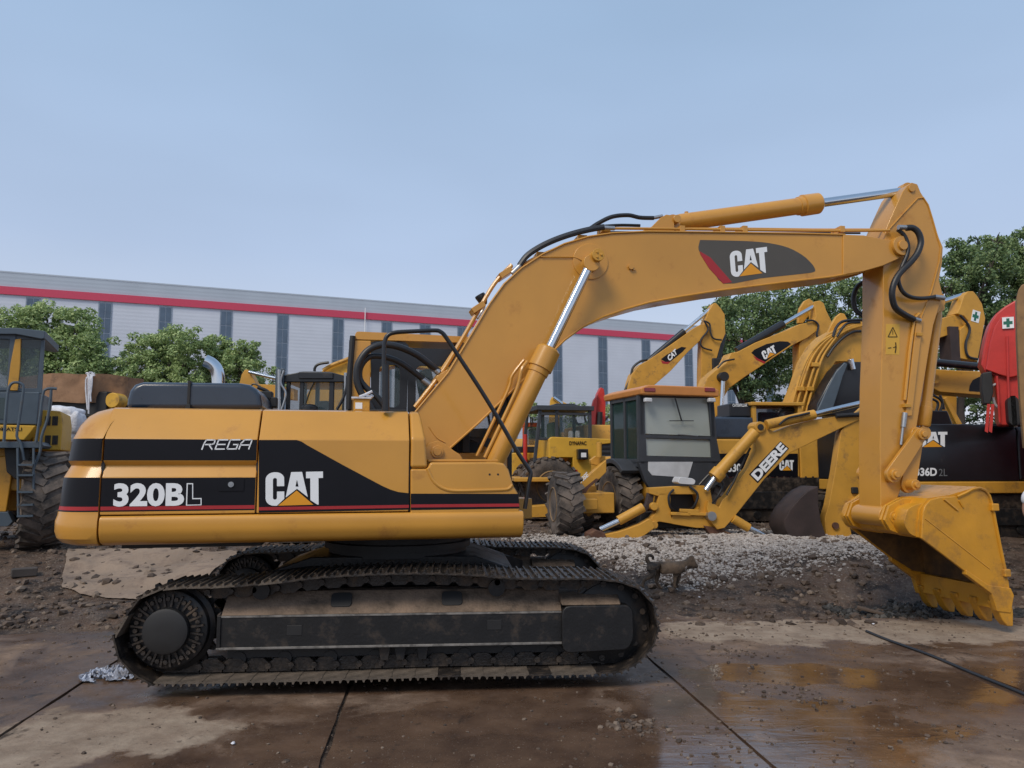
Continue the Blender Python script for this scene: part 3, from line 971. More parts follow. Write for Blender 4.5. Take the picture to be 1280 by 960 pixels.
# engine hood, exhaust
hd = U.poly([(157, 512), (158, 500), (161, 488), (168, 480), (178, 477), (300, 478.5), (312, 480.5), (321, 486), (326, 494), (328, 512)], -.72)
mb = MB(U)
xm = sum(p[0] for p in (hd[4], hd[5])) / 2
mb.prism(hd, -.72, .80)
ho = mb.build('engine_hood', HOOD, ex, bev=.05, seg=5)
mb = MB(U)
zt_h = max(p[1] for p in hd)
a = U.P(237, 478, -.72); mb.box(a.x - .012, a.x + .012, -.735, .8, ZS['top'], zt_h + .006); mb.box(a.x - .02, a.x + .02, -.75, -.72, ZS['top'] + .02, ZS['top'] + .07)
mb.build('hood_seam', BLKM, ho, bev=.004)
mb = MB(U)
mb.tube(smooth_pts([U.P(273, 482, .15), U.P(272.5, 470, .15), U.P(270, 461, .15), U.P(264, 454.5, .15), U.P(257, 451, .15)], 5), .063, 18)
mb.build('exhaust_pipe', CHR, ex)
mb = MB(U)
for px, py, s_ in ((333, 497, .06), (340, 503, .05), (330, 506, .08)):
    c = U.P(px, py, .1); mb.box(c.x - s_, c.x + s_, .05, .2, c.z - s_, c.z + s_)
mb.build('engine_fitting', BLKM, ex, bev=.01)
ptube(U, [(322, 484, .1), (335, 490, .1), (338, 502, .1), (330, 510, .1)], .018, BLKM, ex, 'engine_pipe')

# ---- cab on the far side
CL, CR_ = .30, 1.22
cA, cB = U.P(438, 510, CL), U.P(443, 422, CL)
xr_, xf_ = U.P(439, 470, CL).x, U.P(640, 470, CL).x
zfl, zrf = ZS['b'], U.P(500, 427, CL).z
cabp = MB(U)
zr1 = U.P(500, 416, CL).z
cab = MB(U)
cab.prism(round_poly([(xr_ + .02, zrf + .01), (xr_ + .04, zr1), (xf_ - .25, zr1 - .02), (xf_ - .12, zrf + .01)], .03), CL, CR_)
cab_o = cab.build('cab', YEL, ex, bev=.02)
mb = MB(U)
xp = U.P(463, 470, CL).x
mb.box(xr_, xp, CL, CL + .06, zfl, zrf); mb.build('rear_pillar', YEL, cab_o, bev=.01)
mb = MB(U); mb.tube([U.P(436, 512, CL - .01), U.P(437, 470, CL - .01), U.P(441, 420, CL - .01)], .03, 8)
mb.box(xr_ - .03, xr_ + .03, CL + .02, CR_, zfl, zrf); mb.build('rear_frame', BLKM, cab_o)
wn = []
zb_w, zt_w = U.P(500, 512, CL).z, U.P(500, 427, CL).z


def side_window(xa, xb, za, zb, bx0, bx1, bz0, bz1, nm='window'):
    """black pressed panel with a rounded opening, and its glass"""
    mb = MB(U)
    hole = rrect(xa, xb, za, zb, .06); m = len(hole)
    outer = []
    for i in range(m):
        a = V(hole[i]); c = V(((xa + xb) / 2, (za + zb) / 2)); d = a - c
        s_ = min((bx1 - c.x) / d.x if d.x > 1e-5 else ((bx0 - c.x) / d.x if d.x < -1e-5 else 1e9), (bz1 - c.y) / d.y if d.y > 1e-5 else ((bz0 - c.y) / d.y if d.y < -1e-5 else 1e9))
        outer.append(c + d * s_)
    vs = [(p[0], CL + .02, p[1]) for p in hole] + [(p.x, CL + .02, p.y) for p in outer] + [(p[0], CL + .06, p[1]) for p in hole] + [(p.x, CL + .06, p.y) for p in outer]
    fs = []
    for i in range(m):
        j = (i + 1) % m
        fs += [(i, j, m + j, m + i), (2 * m + i, 2 * m + j, 3 * m + j, 3 * m + i), (i, j, 2 * m + j, 2 * m + i), (m + i, m + j, 3 * m + j, 3 * m + i)]
    mb.add(vs, fs)
    o = mb.build(nm, BLKP, cab_o, smooth=0)
    g = MB(U); g.prism(rrect(xa - .01, xb + .01, za - .01, zb + .01, .06), CL + .038, CL + .044)
    g.build('pane', GLC, cab_o, smooth=0)


x1a, x1b = U.P(474, 480, CL).x, U.P(500, 480, CL).x
x2a, x2b = U.P(520, 480, CL).x, U.P(560, 480, CL).x
zl = U.P(500, 509, CL).z; zh = U.P(500, 456, CL).z
xm1 = (x1b + x2a) / 2
side_window(x1a, x1b, zl, zh, xp, xm1, U.P(500, 516, CL).z, zrf)
side_window(x2a, x2b + .12, zl, zh, xm1, x2b + .2, U.P(500, 516, CL).z, zrf)
# front part of the side, seen under the boom
x3a, x3b = U.P(575, 520, CL).x, U.P(622, 520, CL).x
z3 = U.P(600, 548, CL).z
side_window(x3a, x3b, z3, zh, x2b + .2, xf_, U.P(600, 566, CL).z, zrf)
mb = MB(U); mb.box(xp, xf_, CL + .01, CL + .05, zfl, U.P(600, 566, CL).z); mb.build('lower_panel', YEL, cab_o, bev=.01)
mb = MB(U)
mb.box(x2b + .16, x2b + .24, CL - .004, CL + .06, U.P(600, 566, CL).z, zrf)
mb.box(xf_ - .05, xf_, CL, CL + .06, zfl, zrf)
for x in (xr_, xm1 - .1, x2b + .16, xf_ - .06): mb.box(x, x + .06, CR_ - .06, CR_, zfl, zrf)
mb.box(xr_, xf_, CR_ - .05, CR_, zfl, zfl + .75)
mb.build('cab_pillar', BLKM, cab_o, bev=.008)
mb = MB(U); mb.box(xr_, xf_, CL, CR_, zfl - .04, zfl + .04); mb.build('cab_floor', BLKM, cab_o)
sx0 = U.P(560, 520, .75).x
mb = MB(U); sz = U.P(600, 536, .7).z
mb.prism(round_poly([(sx0 - .1, sz - .14), (sx0 - .1, sz - .02), (sx0 + .45, sz), (sx0 + .45, sz - .14)], .05), .5, 1.0)
mb.prism(round_poly([(sx0 - .22, sz - .1), (sx0 - .36, sz + .62), (sx0 - .22, sz + .66), (sx0 - .06, sz - .05)], .05), .52, .98)
mb.build('seat', SEAT, cab_o, bev=.03, seg=4)
mb = MB(U)
for y in (.52, .98): mb.tube([(sx0 + .55, y, sz - .1), (sx0 + .5, y, sz + .18), (sx0 + .52, y, sz + .3)], .015, 8)
mb.build('control_lever', BLKM, cab_o)

# ---- boom
BL = -.24; BW = .48
bo = [(519, 515), (560, 466), (590, 417), (612, 380), (630, 355), (652, 335), (678, 318), (705, 305), (735, 296), (765, 291.5), (810, 289.5), (900, 290.5), (1000, 292), (1056, 293.5), (1056, 343), (1040, 346),
      (980, 353), (900, 363), (850, 371), (812, 378), (780, 387), (752, 397), (728, 409), (706, 425), (684, 446), (650, 479), (600, 527), (556, 566), (545, 573), (536, 574), (528, 568), (524, 545)]
bp_ = U.poly(bo, BL)
mb = MB(U); mb.prism(bp_, BL, BL + BW)
boom = mb.build('boom', YEL, ex, bev=.012, seg=3, smooth=35)
# plate edges standing proud along top and bottom
mb = MB(U)
for line in ([(519, 515), (560, 466), (590, 417), (612, 380), (630, 355), (652, 335), (678, 318), (705, 305), (735, 296), (765, 291.5), (810, 289.5), (900, 290.5), (1000, 292), (1056, 293.5)],
             [(1056, 343), (1040, 346), (980, 353), (900, 363), (850, 371), (812, 378), (780, 387), (752, 397), (728, 409), (706, 425), (684, 446), (650, 479), (600, 527), (556, 566)]):
    q = [U.P(a, b_, BL) for a, b_ in line]
    mb.tube([p + V((0, -.006, 0)) for p in q], .011, 6)
mb.build('edge_flange', YEL, boom)
tipo = [(1054, 293), (1080, 294), (1104, 299), (1122, 300), (1131, 303), (1134, 310), (1131, 317), (1122, 324), (1104, 332), (1080, 339), (1054, 343.5)]
mb = MB(U); mb.prism(U.poly(tipo, BL - .015), BL - .015, BL + .10); mb.prism(U.poly(tipo, BL - .015), BL + BW - .10, BL + BW + .015)
mb.prism([((x - .0), z) for x, z in U.poly([(1054, 294), (1092, 298), (1092, 334), (1054, 342)], BL)], BL + .1, BL + BW - .1)
tip = mb.build('boom_tip', YEL, boom, bev=.008)
tp_ = U.P(1125, 308, BL - .02)
mb = MB(U)
mb.cyl((tp_.x, BL - .06, tp_.z), (tp_.x, BL + BW + .06, tp_.z), .115, n=28); mb.cyl((tp_.x, BL - .085, tp_.z), (tp_.x, BL - .05, tp_.z), .058, n=20)
mb.build('pin', YEL, boom, bev=.006)
# pin boss in the knee with the rod eye
kp = U.P(738, 327, BL)
mb = MB(U); mb.cyl((kp.x, BL - .012, kp.z), (kp.x, BL + BW + .012, kp.z), .195, n=40); mb.build('pin_boss', YEL, boom, bev=.006)
mb = MB(U); mb.cyl((kp.x, -.52, kp.z), (kp.x, .52, kp.z), .065, n=24)
for a in range(3):
    mb.cyl((kp.x + .03 * math.cos(a * 2.1), -.532, kp.z + .03 * math.sin(a * 2.1)), (kp.x + .03 * math.cos(a * 2.1), -.515, kp.z + .03 * math.sin(a * 2.1)), .012, n=8)
mb.build('knee_pin', YELW, boom, bev=.004)
mb = MB(U); c = U.P(788, 334, BL); mb.cyl((c.x, BL - .03, c.z), (c.x, BL, c.z), .03, n=8); mb.cyl((c.x + .035, BL - .02, c.z - .02), (c.x + .035, BL, c.z - .02), .016, n=8)
c = U.P(758, 331, BL); mb.cyl((c.x, BL - .01, c.z), (c.x, BL, c.z), .018, n=8)
mb.build('bolt', YEL, boom)
ptube(U, [(676, 321, BL - .012), (705, 321, BL - .012), (720, 322, BL - .012), (732, 328, BL - .03)], .006, YEL, boom, 'grease_line')
# weld line near the foot
ptube(U, [(536, 533, BL - .002), (545, 546, BL - .002), (556, 553, BL - .002)], .006, YEL, boom, 'weld_seam')
# decal
decal(U, BL, spoly([(875, 300), (900, 300.5), (935, 301.5), (962, 304), (985, 309.5), (1003, 319), (1014, 329), (1018.5, 336), (1017, 340), (1000, 342.5), (950, 348), (905, 354.5), (890, 334), (875, 316), (873, 308)], 3), GRYD, boom)
decal(U, BL - .002, [(874.5, 314), (888, 322), (915, 352.8), (904, 354.6), (886, 335), (875.5, 318)], RED, boom, 'red_stripe')
cat_logo(U, BL - .002, (914, 347), (961, 340.5), (911.5, 314.5), boom, .003)
# foot bracket on the deck
mb = MB(U)
fp = U.P(545, 565, BL)
for y in (BL - .10, BL + BW + .05):
    mb.prism(U.poly([(528, 600), (530, 562), (536, 554), (546, 551), (556, 555), (566, 563), (574, 568), (580, 578), (580, 600)], BL - .05), y, y + .05)
mb.cyl((fp.x, BL - .125, fp.z), (fp.x, BL + BW + .12, fp.z), .062, n=24); mb.cyl((fp.x, BL - .14, fp.z), (fp.x, BL - .12, fp.z), .04, n=20)
mb.build('boom_foot_bracket', YEL, ex, bev=.006)
mb = MB(U); mb.box(U.P(534, 577, SL).x, 1.0, -.46, .28, zb1 - .02, zb1 + .16); mb.build('front_deck', YEL, ex, bev=.01)


def ram(parent, a, b, rod_r, bar_r, split, name, m=YEL, collar=.03, rodm=CHR, eye=True):
    """hydraulic cylinder: b = barrel foot, a = rod end, split = share of the length that is rod"""
    a, b = V(a), V(b); d = (b - a); s_ = a + d * split
    u = d.normalized()
    mb = MB(U if not hasattr(ram, 'fr') else ram.fr)
    L_ = (b - s_).length
    mb.lathe(s_, u, [(0, bar_r * .72), (.0, bar_r * 1.08), (.02, bar_r * 1.26), (.23, bar_r * 1.28), (.235, bar_r * 1.12), (.29, bar_r * 1.10), (.295, bar_r), (L_ - .12, bar_r), (L_ - .03, bar_r * .8)], 32)
    if eye: mb.cyl(b + V((0, -bar_r * .9, 0)), b + V((0, bar_r * .9, 0)), bar_r * .85, n=24)
    o = mb.build(name, m, parent, bev=0, smooth=35)
    mb = MB(mb.fr); mb.cyl(a + u * rod_r * 1.2, s_ + u * .05, rod_r, n=24)
    mb.build('piston_rod', rodm, o)
    if eye:
        mb = MB(mb.fr); mb.cyl(a + V((0, -rod_r * 1.1, 0)), a + V((0, rod_r * 1.1, 0)), rod_r * 1.75, n=28); mb.build('rod_eye', m, o, bev=.006)
    return o


# boom cylinders
ka = U.P(738, 330, -.42)
kb = U.P(612, 590, -.42)
o = ram(ex, (ka.x, -.42, ka.z), (kb.x, -.42, kb.z), .050, .098, .42, 'boom_cylinder')
d_ = (kb - ka); e1 = ka + d_ * .44; e2 = ka + d_ * .97
ptube(U, [(659, 452, -.43), (652, 462, -.46), (648, 480, -.46), (640, 500, -.46), (606, 572, -.46)], .018, YEL, o, 'oil_pipe')
ptube(U, [(655, 450, -.30), (640, 470, -.30), (634, 490, -.30), (596, 570, -.30)], .016, YEL, o, 'oil_pipe')
kb2 = V((kb.x, .42, kb.z)); ka2 = V((ka.x, .42, ka.z))
ram(ex, ka2, kb2, .050, .098, .42, 'boom_cylinder')
# arm cylinder on the back of the boom
aa = U.P(1132, 239, 0); ab = U.P(838, 280, 0)
o = ram(ex, (aa.x, 0, aa.z), (ab.x, 0, ab.z), .052, .098, .385, 'arm_cylinder')
for px, py in ((858, 268), (1015, 246)):
    c = U.P(px, py, 0); mb = MB(U); mb.cyl((c.x, 0, c.z - .05), (c.x, 0, c.z + .03), .022, n=10); mb.build('oil_port', YEL, o)
mb = MB(U)
for y in (-.17, .12): mb.prism(U.poly([(795, 292), (815, 283), (826, 272), (833, 268), (840, 269), (843, 277), (843, 292)], y), y, y + .05)
mb.cyl((ab.x, -.2, ab.z), (ab.x, .2, ab.z), .045, n=20)
mb.build('cylinder_bracket', YEL, boom, bev=.006)

# pipes along the boom
for lat, off in ((-.17, 0), (-.08, 2.5)):
    pts = [(522 + off, 512 - off), (556, 468 - off), (583, 424), (601, 392), (622, 357), (643, 335 - off * .4)]
    ptube(U, [(a - 3.5, b_ - 3, lat) for a, b_ in pts], .022, YEL, boom, 'oil_pipe')
for px, py in ((524 + 30, 470), (598, 385), (632, 342)):
    c = U.P(px, py, -.13); mb = MB(U); mb.x = Matrix.Translation((c.x, -.13, c.z)) @ Matrix.Rotation(R(-35), 4, 'Y'); mb.box(-.09, .06, -.10, .10, -.03, .03)
    mb.build('pipe_clamp', YEL, boom, bev=.005)
for lat, y0, pyb in ((-.22, 286, 288.5), (-.12, 284.5, 287)):
    ptube(U, [(762, 285.5, lat), (830, 286, lat), (930, pyb - 1, lat), (1020, pyb, lat), (1085, pyb, lat), (1112, 288, lat)], .015, YEL, boom, 'oil_pipe')
ptube(U, [(757, 290, -.02), (900, 291, -.02), (1075, 291.5, -.02)], .012, HOS, boom, 'hose')
for px in (928, 1049, 900, 850):
    c = U.P(px, 288, -.17); mb = MB(U); mb.box(c.x - .03, c.x + .03, -.24, -.05, c.z - .04, c.z + .035); mb.build('pipe_clamp', YEL, boom, bev=.005)
hp = [(649, 333), (658, 321), (672, 311), (690, 302), (712, 294), (735, 288), (755, 284.5)]
for lat, sh in ((-.22, 0), (-.12, -1.5)):
    ptube(U, [(a, b_ + sh, lat) for a, b_ in hp], .027, HOS, boom, 'hose')
ptube(U, [(736, 287, -.05), (748, 279, -.05), (765, 271, -.05), (785, 269, -.05), (800, 272, -.05), (817, 272.5, -.05)], .024, HOS, boom, 'hose')
ptube(U, [(750, 283, .05), (775, 281.5, .05), (800, 282, .05)], .018, HOS, boom, 'hose')
for a, b_, lat, r in (((640, 342), (650, 332), -.22, .026), ((754, 284.6), (768, 285.4), -.22, .024), ((816, 272.5), (828, 270), -.05, .02)):
    mb = MB(U); mb.cyl(U.P(*a, lat), U.P(*b_, lat), r, n=12); mb.build('hose_fitting', STL, boom)
ptube(U, [(640, 339, -.1), (668, 323, -.1), (700, 309, -.1), (728, 300, -.1)], .018, YEL, boom, 'oil_pipe')
for px, py in ((675, 320), (726, 299), (755, 289)):
    c = U.P(px, py, -.1); mb = MB(U); mb.box(c.x - .05, c.x + .05, -.18, 0, c.z - .03, c.z + .025); mb.build('pipe_clamp', YELW, boom, bev=.005)
# work lamp
c = U.P(603, 375, .18)
mb = MB(U); mb.x = Matrix.Translation((c.x, c.y, c.z)) @ Matrix.Rotation(R(-30), 4, 'Y'); mb.lathe((0, 0, -.06), (0, 0, 1), [(0, .025), (.04, .05), (.11, .06), (.125, .055)], 20)
wl = mb.build('work_lamp', BLKP, ex)
ptube(U, [(606, 383, .15), (601, 391, .15), (597, 398, .1)], .012, STL, wl, 'bracket')
# cab hoses looping over the deck
for pts, r in (([(549, 465, -.15), (538, 456, -.2), (520, 443, -.25), (498, 433.5, -.3), (478, 431, -.32), (460, 438, -.34), (448, 455, -.35), (446, 475, -.35), (452, 492, -.35), (461, 503, -.35), (467, 514, -.35)], .034),
               ([(536, 480, -.1), (520, 467, -.15), (500, 453, -.2), (480, 446, -.25), (462, 446, -.28), (451, 458, -.3), (450, 474, -.3), (460, 487, -.3), (472, 497, -.3), (483, 512, -.3)], .030)):
    ho_ = ptube(U, pts, r, HOS, boom, 'hose', n=12)
for a, b_, lat in (((537, 456), (549, 466), -.17), ((528, 474), (539, 482), -.12)):
    mb = MB(U); mb.cyl(U.P(*a, lat), U.P(*b_, lat), .034, n=14); mb.build('hose_fitting', STL, boom)
mb = MB(U); c = U.P(475, 512, -.4); mb.box(c.x - .12, c.x + .25, -.46, -.2, c.z - .1, c.z + .0); mb.build('valve_block', BLKM, ex, bev=.01)

# ---- handrail
HL = -1.20
ptube(U, [(480.5, 513, HL), (480, 470, HL), (480, 440, HL), (481, 427, HL), (485, 419, HL), (495, 415.5, HL), (520, 414, HL), (544, 413, HL), (551, 415, HL), (557, 421, HL), (575, 448, HL), (600, 486, HL), (625, 527, HL), (645, 562, HL), (660, 585, HL), (663.5, 592, HL), (661, 605, HL), (656, 636, HL)], .019, BLKP, ex, 'handrail', k=3, n=10)
mb = MB(U); mb.cyl(U.P(482, 514, HL), U.P(482, 456, HL), .032, n=14); mb.build('rail_sleeve', BLKP, ex)

# ---- arm
AL = -.19; AW = .38
ao = [(1134, 232), (1140, 228), (1147, 230), (1151, 240), (1156, 248), (1161, 256), (1166, 272), (1174, 297), (1179, 309), (1178, 328), (1174, 350), (1178, 366), (1175, 380), (1167, 406), (1161, 440), (1155, 478), (1150, 508), (1145, 540), (1138, 575), (1128, 606), (1118, 634), (1101, 636),
      (1100, 560), (1101, 480), (1104, 400), (1104, 332), (1106, 300), (1108, 285), (1118, 262), (1128, 240)]
mb = MB(U); mb.prism(U.poly(ao, AL), AL, AL + AW)
arm = mb.build('arm', YEL, ex, bev=.010, seg=3, smooth=35)
mb = MB(U)
q = [U.P(a, b_, AL - .004) for a, b_ in [(1110, 288), (1128, 268), (1147, 248), (1154, 247), (1160, 256), (1165, 272), (1172, 297), (1176, 309), (1174, 328), (1164, 365), (1150, 400)]]
mb.tube(q, .010, 6); mb.build('weld_seam', YEL, arm)
mb = MB(U); c = U.P(1139, 236, AL); mb.cyl((c.x, AL - .02, c.z), (c.x, AL + AW + .02, c.z), .042, n=20); mb.build('horn_pin', YEL, arm, bev=.004)
# bottom boss of the arm
mb = MB(U)
c = U.P(1114, 646, -.30); bpin = c.copy()
mb.cyl((c.x, -.25, c.z), (c.x, .25, c.z), .115, n=28)
mb.build('end_boss', YEL, arm, bev=.01)
# cover strip and pipe up the side
ptube(U, [(1149, 392, AL - .02), (1143, 398, AL - .02), (1137, 440, AL - .02), (1131, 500, AL - .02)], .018, YEL, arm, 'oil_pipe', smooth=False)
mb = MB(U); mb.prism(U.poly([(1144, 398), (1152, 398), (1138, 520), (1130, 520)], AL), AL - .03, AL); mb.build('pipe_cover', YEL, arm, bev=.006)
for px, py in ((1148, 418), (1133, 507)):
    c = U.P(px, py, AL - .03); mb = MB(U); mb.box(c.x - .035, c.x + .045, AL - .05, AL, c.z - .02, c.z + .02); mb.build('pipe_clamp', YELW, arm, bev=.004)
mb = MB(U); mb.cyl(U.P(1131, 516, AL - .03), U.P(1129, 534, AL - .03), .030, n=12); mb.cyl(U.P(1129, 530, AL - .03), U.P(1126, 556, AL - .03), .016, n=10); mb.build('hose_fitting', STL, arm)
decal(U, AL, [(1107.5, 405), (1124.5, 405), (1124, 443.5), (1107, 443)], STICK, arm, 'warning_sticker')
mb = MB(U)
tr_ = [U.P(a, b_, AL - .004) for a, b_ in ((1110, 421), (1121.5, 421), (1116, 409))]
for i in range(3): mb.tube([tr_[i], tr_[(i + 1) % 3]], .0045, 4)
mb.tube([U.P(1116, 413, AL - .004), U.P(1116, 418, AL - .004)], .0035, 4)
mb.tube([U.P(1119.5, 428, AL - .004), U.P(1120, 434, AL - .004), U.P(1119, 441, AL - .004)], .006, 4)
mb.tube([U.P(1120, 433, AL - .004), U.P(1116.5, 434.5, AL - .004)], .0045, 4)
mb.tube([U.P(1110, 435, AL - .004), U.P(1114, 434.5, AL - .004)], .0045, 4)
mb.build('warning_symbol', BLK, arm)
# hoses at the elbow
ptube(U, [(1133, 285, -.32), (1141, 285, -.33), (1148, 291, -.34), (1151, 303, -.34), (1147, 316, -.34), (1138, 328, -.34), (1126, 340, -.34), (1118, 353, -.34), (1115, 368, -.33), (1119, 384, -.30), (1130, 393, -.26), (1142, 399, -.22)], .036, HOS, boom, 'hose', n=12)
ptube(U, [(1122, 287, -.28), (1130, 294, -.29), (1135, 306, -.30), (1134, 318, -.30), (1127, 335, -.30), (1123, 350, -.30), (1128, 364, -.29), (1138, 371, -.27), (1152, 373, -.25), (1170, 371, -.22)], .024, HOS, boom, 'hose', n=12)
for a, b_, lat in (((1123, 284), (1135, 284.5), -.32), ((1141, 398), (1150, 401), -.22), ((1168, 371), (1180, 372.5), -.22)):
    mb = MB(U); mb.cyl(U.P(*a, lat), U.P(*b_, lat), .028, n=12); mb.build('hose_fitting', STL, boom)
ptube(U, [(1082, 352, .35), (1072, 358, .35), (1067, 372, .35), (1070, 388, .33), (1082, 396, .25)], .030, HOS, boom, 'hose', n=10)

# bucket cylinder on the front of the arm
ca, cb = U.P(1153, 541, 0), U.P(1172, 385, 0)
ram(ex, (ca.x, 0, ca.z), (cb.x, 0, cb.z), .045, .062, .05, 'bucket_cylinder')
mb = MB(U)
for y in (-.15, .11): mb.prism(U.poly([(1160, 372), (1170, 362), (1180, 368), (1182, 380), (1174, 390), (1160, 400)], y), y, y + .04)
mb.build('cylinder_bracket', YEL, arm, bev=.005)
# linkage
p1, p2, p3 = U.P(1117, 593, -.26), U.P(1151, 543, -.26), U.P(1143, 606, -.30)


def bar(mb, a, b, ra, rb, y0, y1):
    a2, b2 = V((a.x, a.z)), V((b.x, b.z)); u = (b2 - a2).normalized(); w = V((-u.y, u.x))
    pl = []
    for k in range(9):
        t = PI / 2 + PI * k / 8; pl.append(tuple(a2 + (u * math.cos(t) + w * math.sin(t)) * ra))
    for k in range(9):
        t = -PI / 2 + PI * k / 8; pl.append(tuple(b2 + (u * math.cos(t) + w * math.sin(t)) * rb))
    mb.prism(pl, y0, y1)


mb = MB(U)
for y in (-.27, .22): bar(mb, p1, p2, .095, .075, y, y + .05)
for p in (p1, p2): mb.cyl((p.x, -.31, p.z), (p.x, .31, p.z), .062, n=24); mb.cyl((p.x, -.335, p.z), (p.x, -.30, p.z), .035, n=16)
mb.build('side_link', YEL, ex, bev=.006)
mb = MB(U)
bar(mb, p2, p3, .085, .095, -.215, -.16); bar(mb, p2, p3, .085, .095, .16, .215)
mb.box(min(p2.x, p3.x) - .0, max(p2.x, p3.x) + .02, -.16, .16, p3.z + .14, p2.z - .12)
mb.cyl((p3.x, -.33, p3.z), (p3.x, .33, p3.z), .06, n=24); mb.cyl((p3.x, -.36, p3.z), (p3.x, -.32, p3.z), .032, n=16)
mb.build('bucket_link', YEL, ex, bev=.006)

# ---- bucket
KL = -.60; KW = 1.20
side = [(1154, 640), (1157, 632), (1163, 625), (1176, 621.5), (1190, 621), (1200, 620), (1207, 616), (1215, 611.5), (1224, 610), (1231, 613), (1236, 619), (1240, 632), (1244, 654), (1250, 684), (1256, 712), (1261, 726), (1263.5, 745), (1262, 757), (1255, 763), (1246, 758), (1236, 733),
        (1206, 714), (1180, 694), (1152, 673)]
sp_ = U.poly(side, KL)
wr = [(1152, 672), (1153, 655), (1155, 638), (1163, 626), (1190, 622), (1207, 617), (1224, 611.5), (1235, 619), (1239.5, 633), (1243, 654), (1249, 684), (1255, 712), (1258, 735), (1255, 757)]
wrl = U.poly(wr, KL)
mb = MB(U); mb.strip(wrl, KL + .03, KL + KW - .03, .028)
bk = mb.build('bucket', YELD, ex, smooth=30)
mb = MB(U); mb.prism(sp_, KL, KL + .035); mb.prism(sp_, KL + KW - .035, KL + KW)
mb.build('side_plate', YELD, bk, bev=.008)
INB = M('worn_shaded_bucket_inside', (.17, .088, .028), .7, var=.3, scale=4, dirt=(.07, .045, .028), dirtamt=.6, bump=.004)  # some wear and dirt, but mostly the bucket's inner shade put into the brown
wl2 = [(a, b_) for a, b_ in wrl]
mb = MB(U); mb.strip([(a - .0, b_ - .0) for a, b_ in U.poly([(1154, 671), (1155, 656), (1157, 640), (1165, 629), (1190, 625.5), (1207, 621), (1223, 615), (1233, 622), (1236.5, 635), (1240, 655), (1246, 684), (1252, 712), (1254, 735)], KL)], KL + .037, KL + KW - .037, -.012); mb.build('inner_shade_lining', INB, bk, smooth=30)  # added sheet that carries the painted shade over the wrapper's inner face
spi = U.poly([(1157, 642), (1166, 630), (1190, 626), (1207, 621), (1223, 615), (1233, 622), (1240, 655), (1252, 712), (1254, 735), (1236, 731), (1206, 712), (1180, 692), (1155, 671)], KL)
for nm, ya in (('inner_shade_cheek', KL + .0355), ('inner_shade_cheek', KL + KW - .041)):
    mb = MB(U); mb.prism(spi, ya, ya + .0055); mb.build(nm, INB, bk, smooth=0)  # thin added sheets, same painted shade on the inner side faces
# back plate reaching to the hinge ears, torque tube
mb = MB(U)
e_ = U.poly([(1151, 673), (1152, 640), (1150, 625), (1128, 622), (1110, 632), (1104, 650), (1112, 663), (1130, 670)], -.34)
for y in (-.36, -.30, .28, .34): mb.prism(e_, y, y + .035)
mb.cyl((bpin.x, -.37, bpin.z), (bpin.x, .38, bpin.z), .07, n=24); mb.cyl((bpin.x, -.40, bpin.z), (bpin.x, -.36, bpin.z), .045, n=18)
mb.build('hinge_ear', YELD, bk, bev=.006)
mb = MB(U)
h1 = U.poly([(1152, 672), (1150, 640), (1140, 632), (1128, 642), (1122, 662)], KL + .15)
tube_l = [U.P(1152, 673, KL), U.P(1150, 668, KL), U.P(1146, 645, KL)]
s0, s1 = wrl[0], wrl[2]
mb.prism(round_poly([(s0[0], s0[1]), (s0[0] - .10, s0[1] + .03), (s0[0] - .17, s0[1] + .15), (s1[0] - .16, s1[1] + .02), (s1[0] - .02, s1[1] + .07), (s1[0] + .06, s1[1] + .07), (s1[0], s1[1])], .05), KL + .05, KL + KW - .05)
mb.build('torque_tube', YELD, bk, bev=.015)
# rounded rim plates, cutter edge, lip and teeth
mb = MB(U)
rim = U.poly([(1196, 621), (1207, 616), (1215, 611.5), (1224, 610), (1231, 613), (1236, 619), (1240, 632), (1244, 654), (1250, 684), (1256, 712)], KL)
mb.tube([(x, KL - .006, z) for x, z in rim], .016, 6)
for a, b_ in (((1156, 648), (1237, 711)),):
    mb.tube([U.P(*a, KL - .001), U.P(*b_, KL - .001)], .006, 5)
for a, b_ in (((1180, 624), (1197, 638)), ((1199, 626), (1204, 634))):
    mb.tube([U.P(*a, KL - .005), U.P(*b_, KL - .005)], .012, 5)
mb.build('rim_bead', YELD, bk)
mb = MB(U); c = U.P(1240, 634, KL); mb.box(c.x - .03, c.x + .06, KL - .04, KL + .02, c.z - .04, c.z + .04); c = U.P(1256, 716, KL); mb.box(c.x - .03, c.x + .05, KL - .035, KL + .02, c.z - .04, c.z + .04)
mb.build('lifting_lug', YELD, bk, bev=.01)
mb = MB(U); mb.prism(U.poly([(1234, 731), (1206, 712), (1206, 718), (1238, 742), (1245, 764), (1262, 766), (1266, 744), (1262, 735)], KL), KL - .02, KL + .045); mb.prism(U.poly([(1234, 731), (1206, 712), (1206, 718), (1238, 742), (1245, 764), (1262, 766), (1266, 744), (1262, 735)], KL), KL + KW - .045, KL + KW + .02)
mb.build('side_cutter', YELD, bk, bev=.008)
lipz = U.poly([(1246, 735), (1262, 735), (1263, 760), (1246, 762)], KL)
mb = MB(U); mb.prism(lipz, KL + .045, KL + KW - .045); mb.build('cutting_lip', YELD, bk, bev=.008)
tooth = U.poly([(1242, 752), (1264, 748), (1266, 766), (1266, 783), (1259, 783), (1252, 775)], KL)
tc_ = None
for k in range(5):
    y = KL - .01 + (KW - .10) * k / 4
    if tc_ is None:
        mb = MB(U); n_ = tooth
        cx_ = sum(p[0] for p in tooth) / 6
        mb.prism(tooth, y, y + .11, None)
        t0_ = mb.build('bucket_tooth', YELD, bk, bev=.014); tc_ = (t0_, y)
    else:
        dup(tc_[0], bk, U.m @ Matrix.Translation((0, y - tc_[1], 0)) @ U.i)

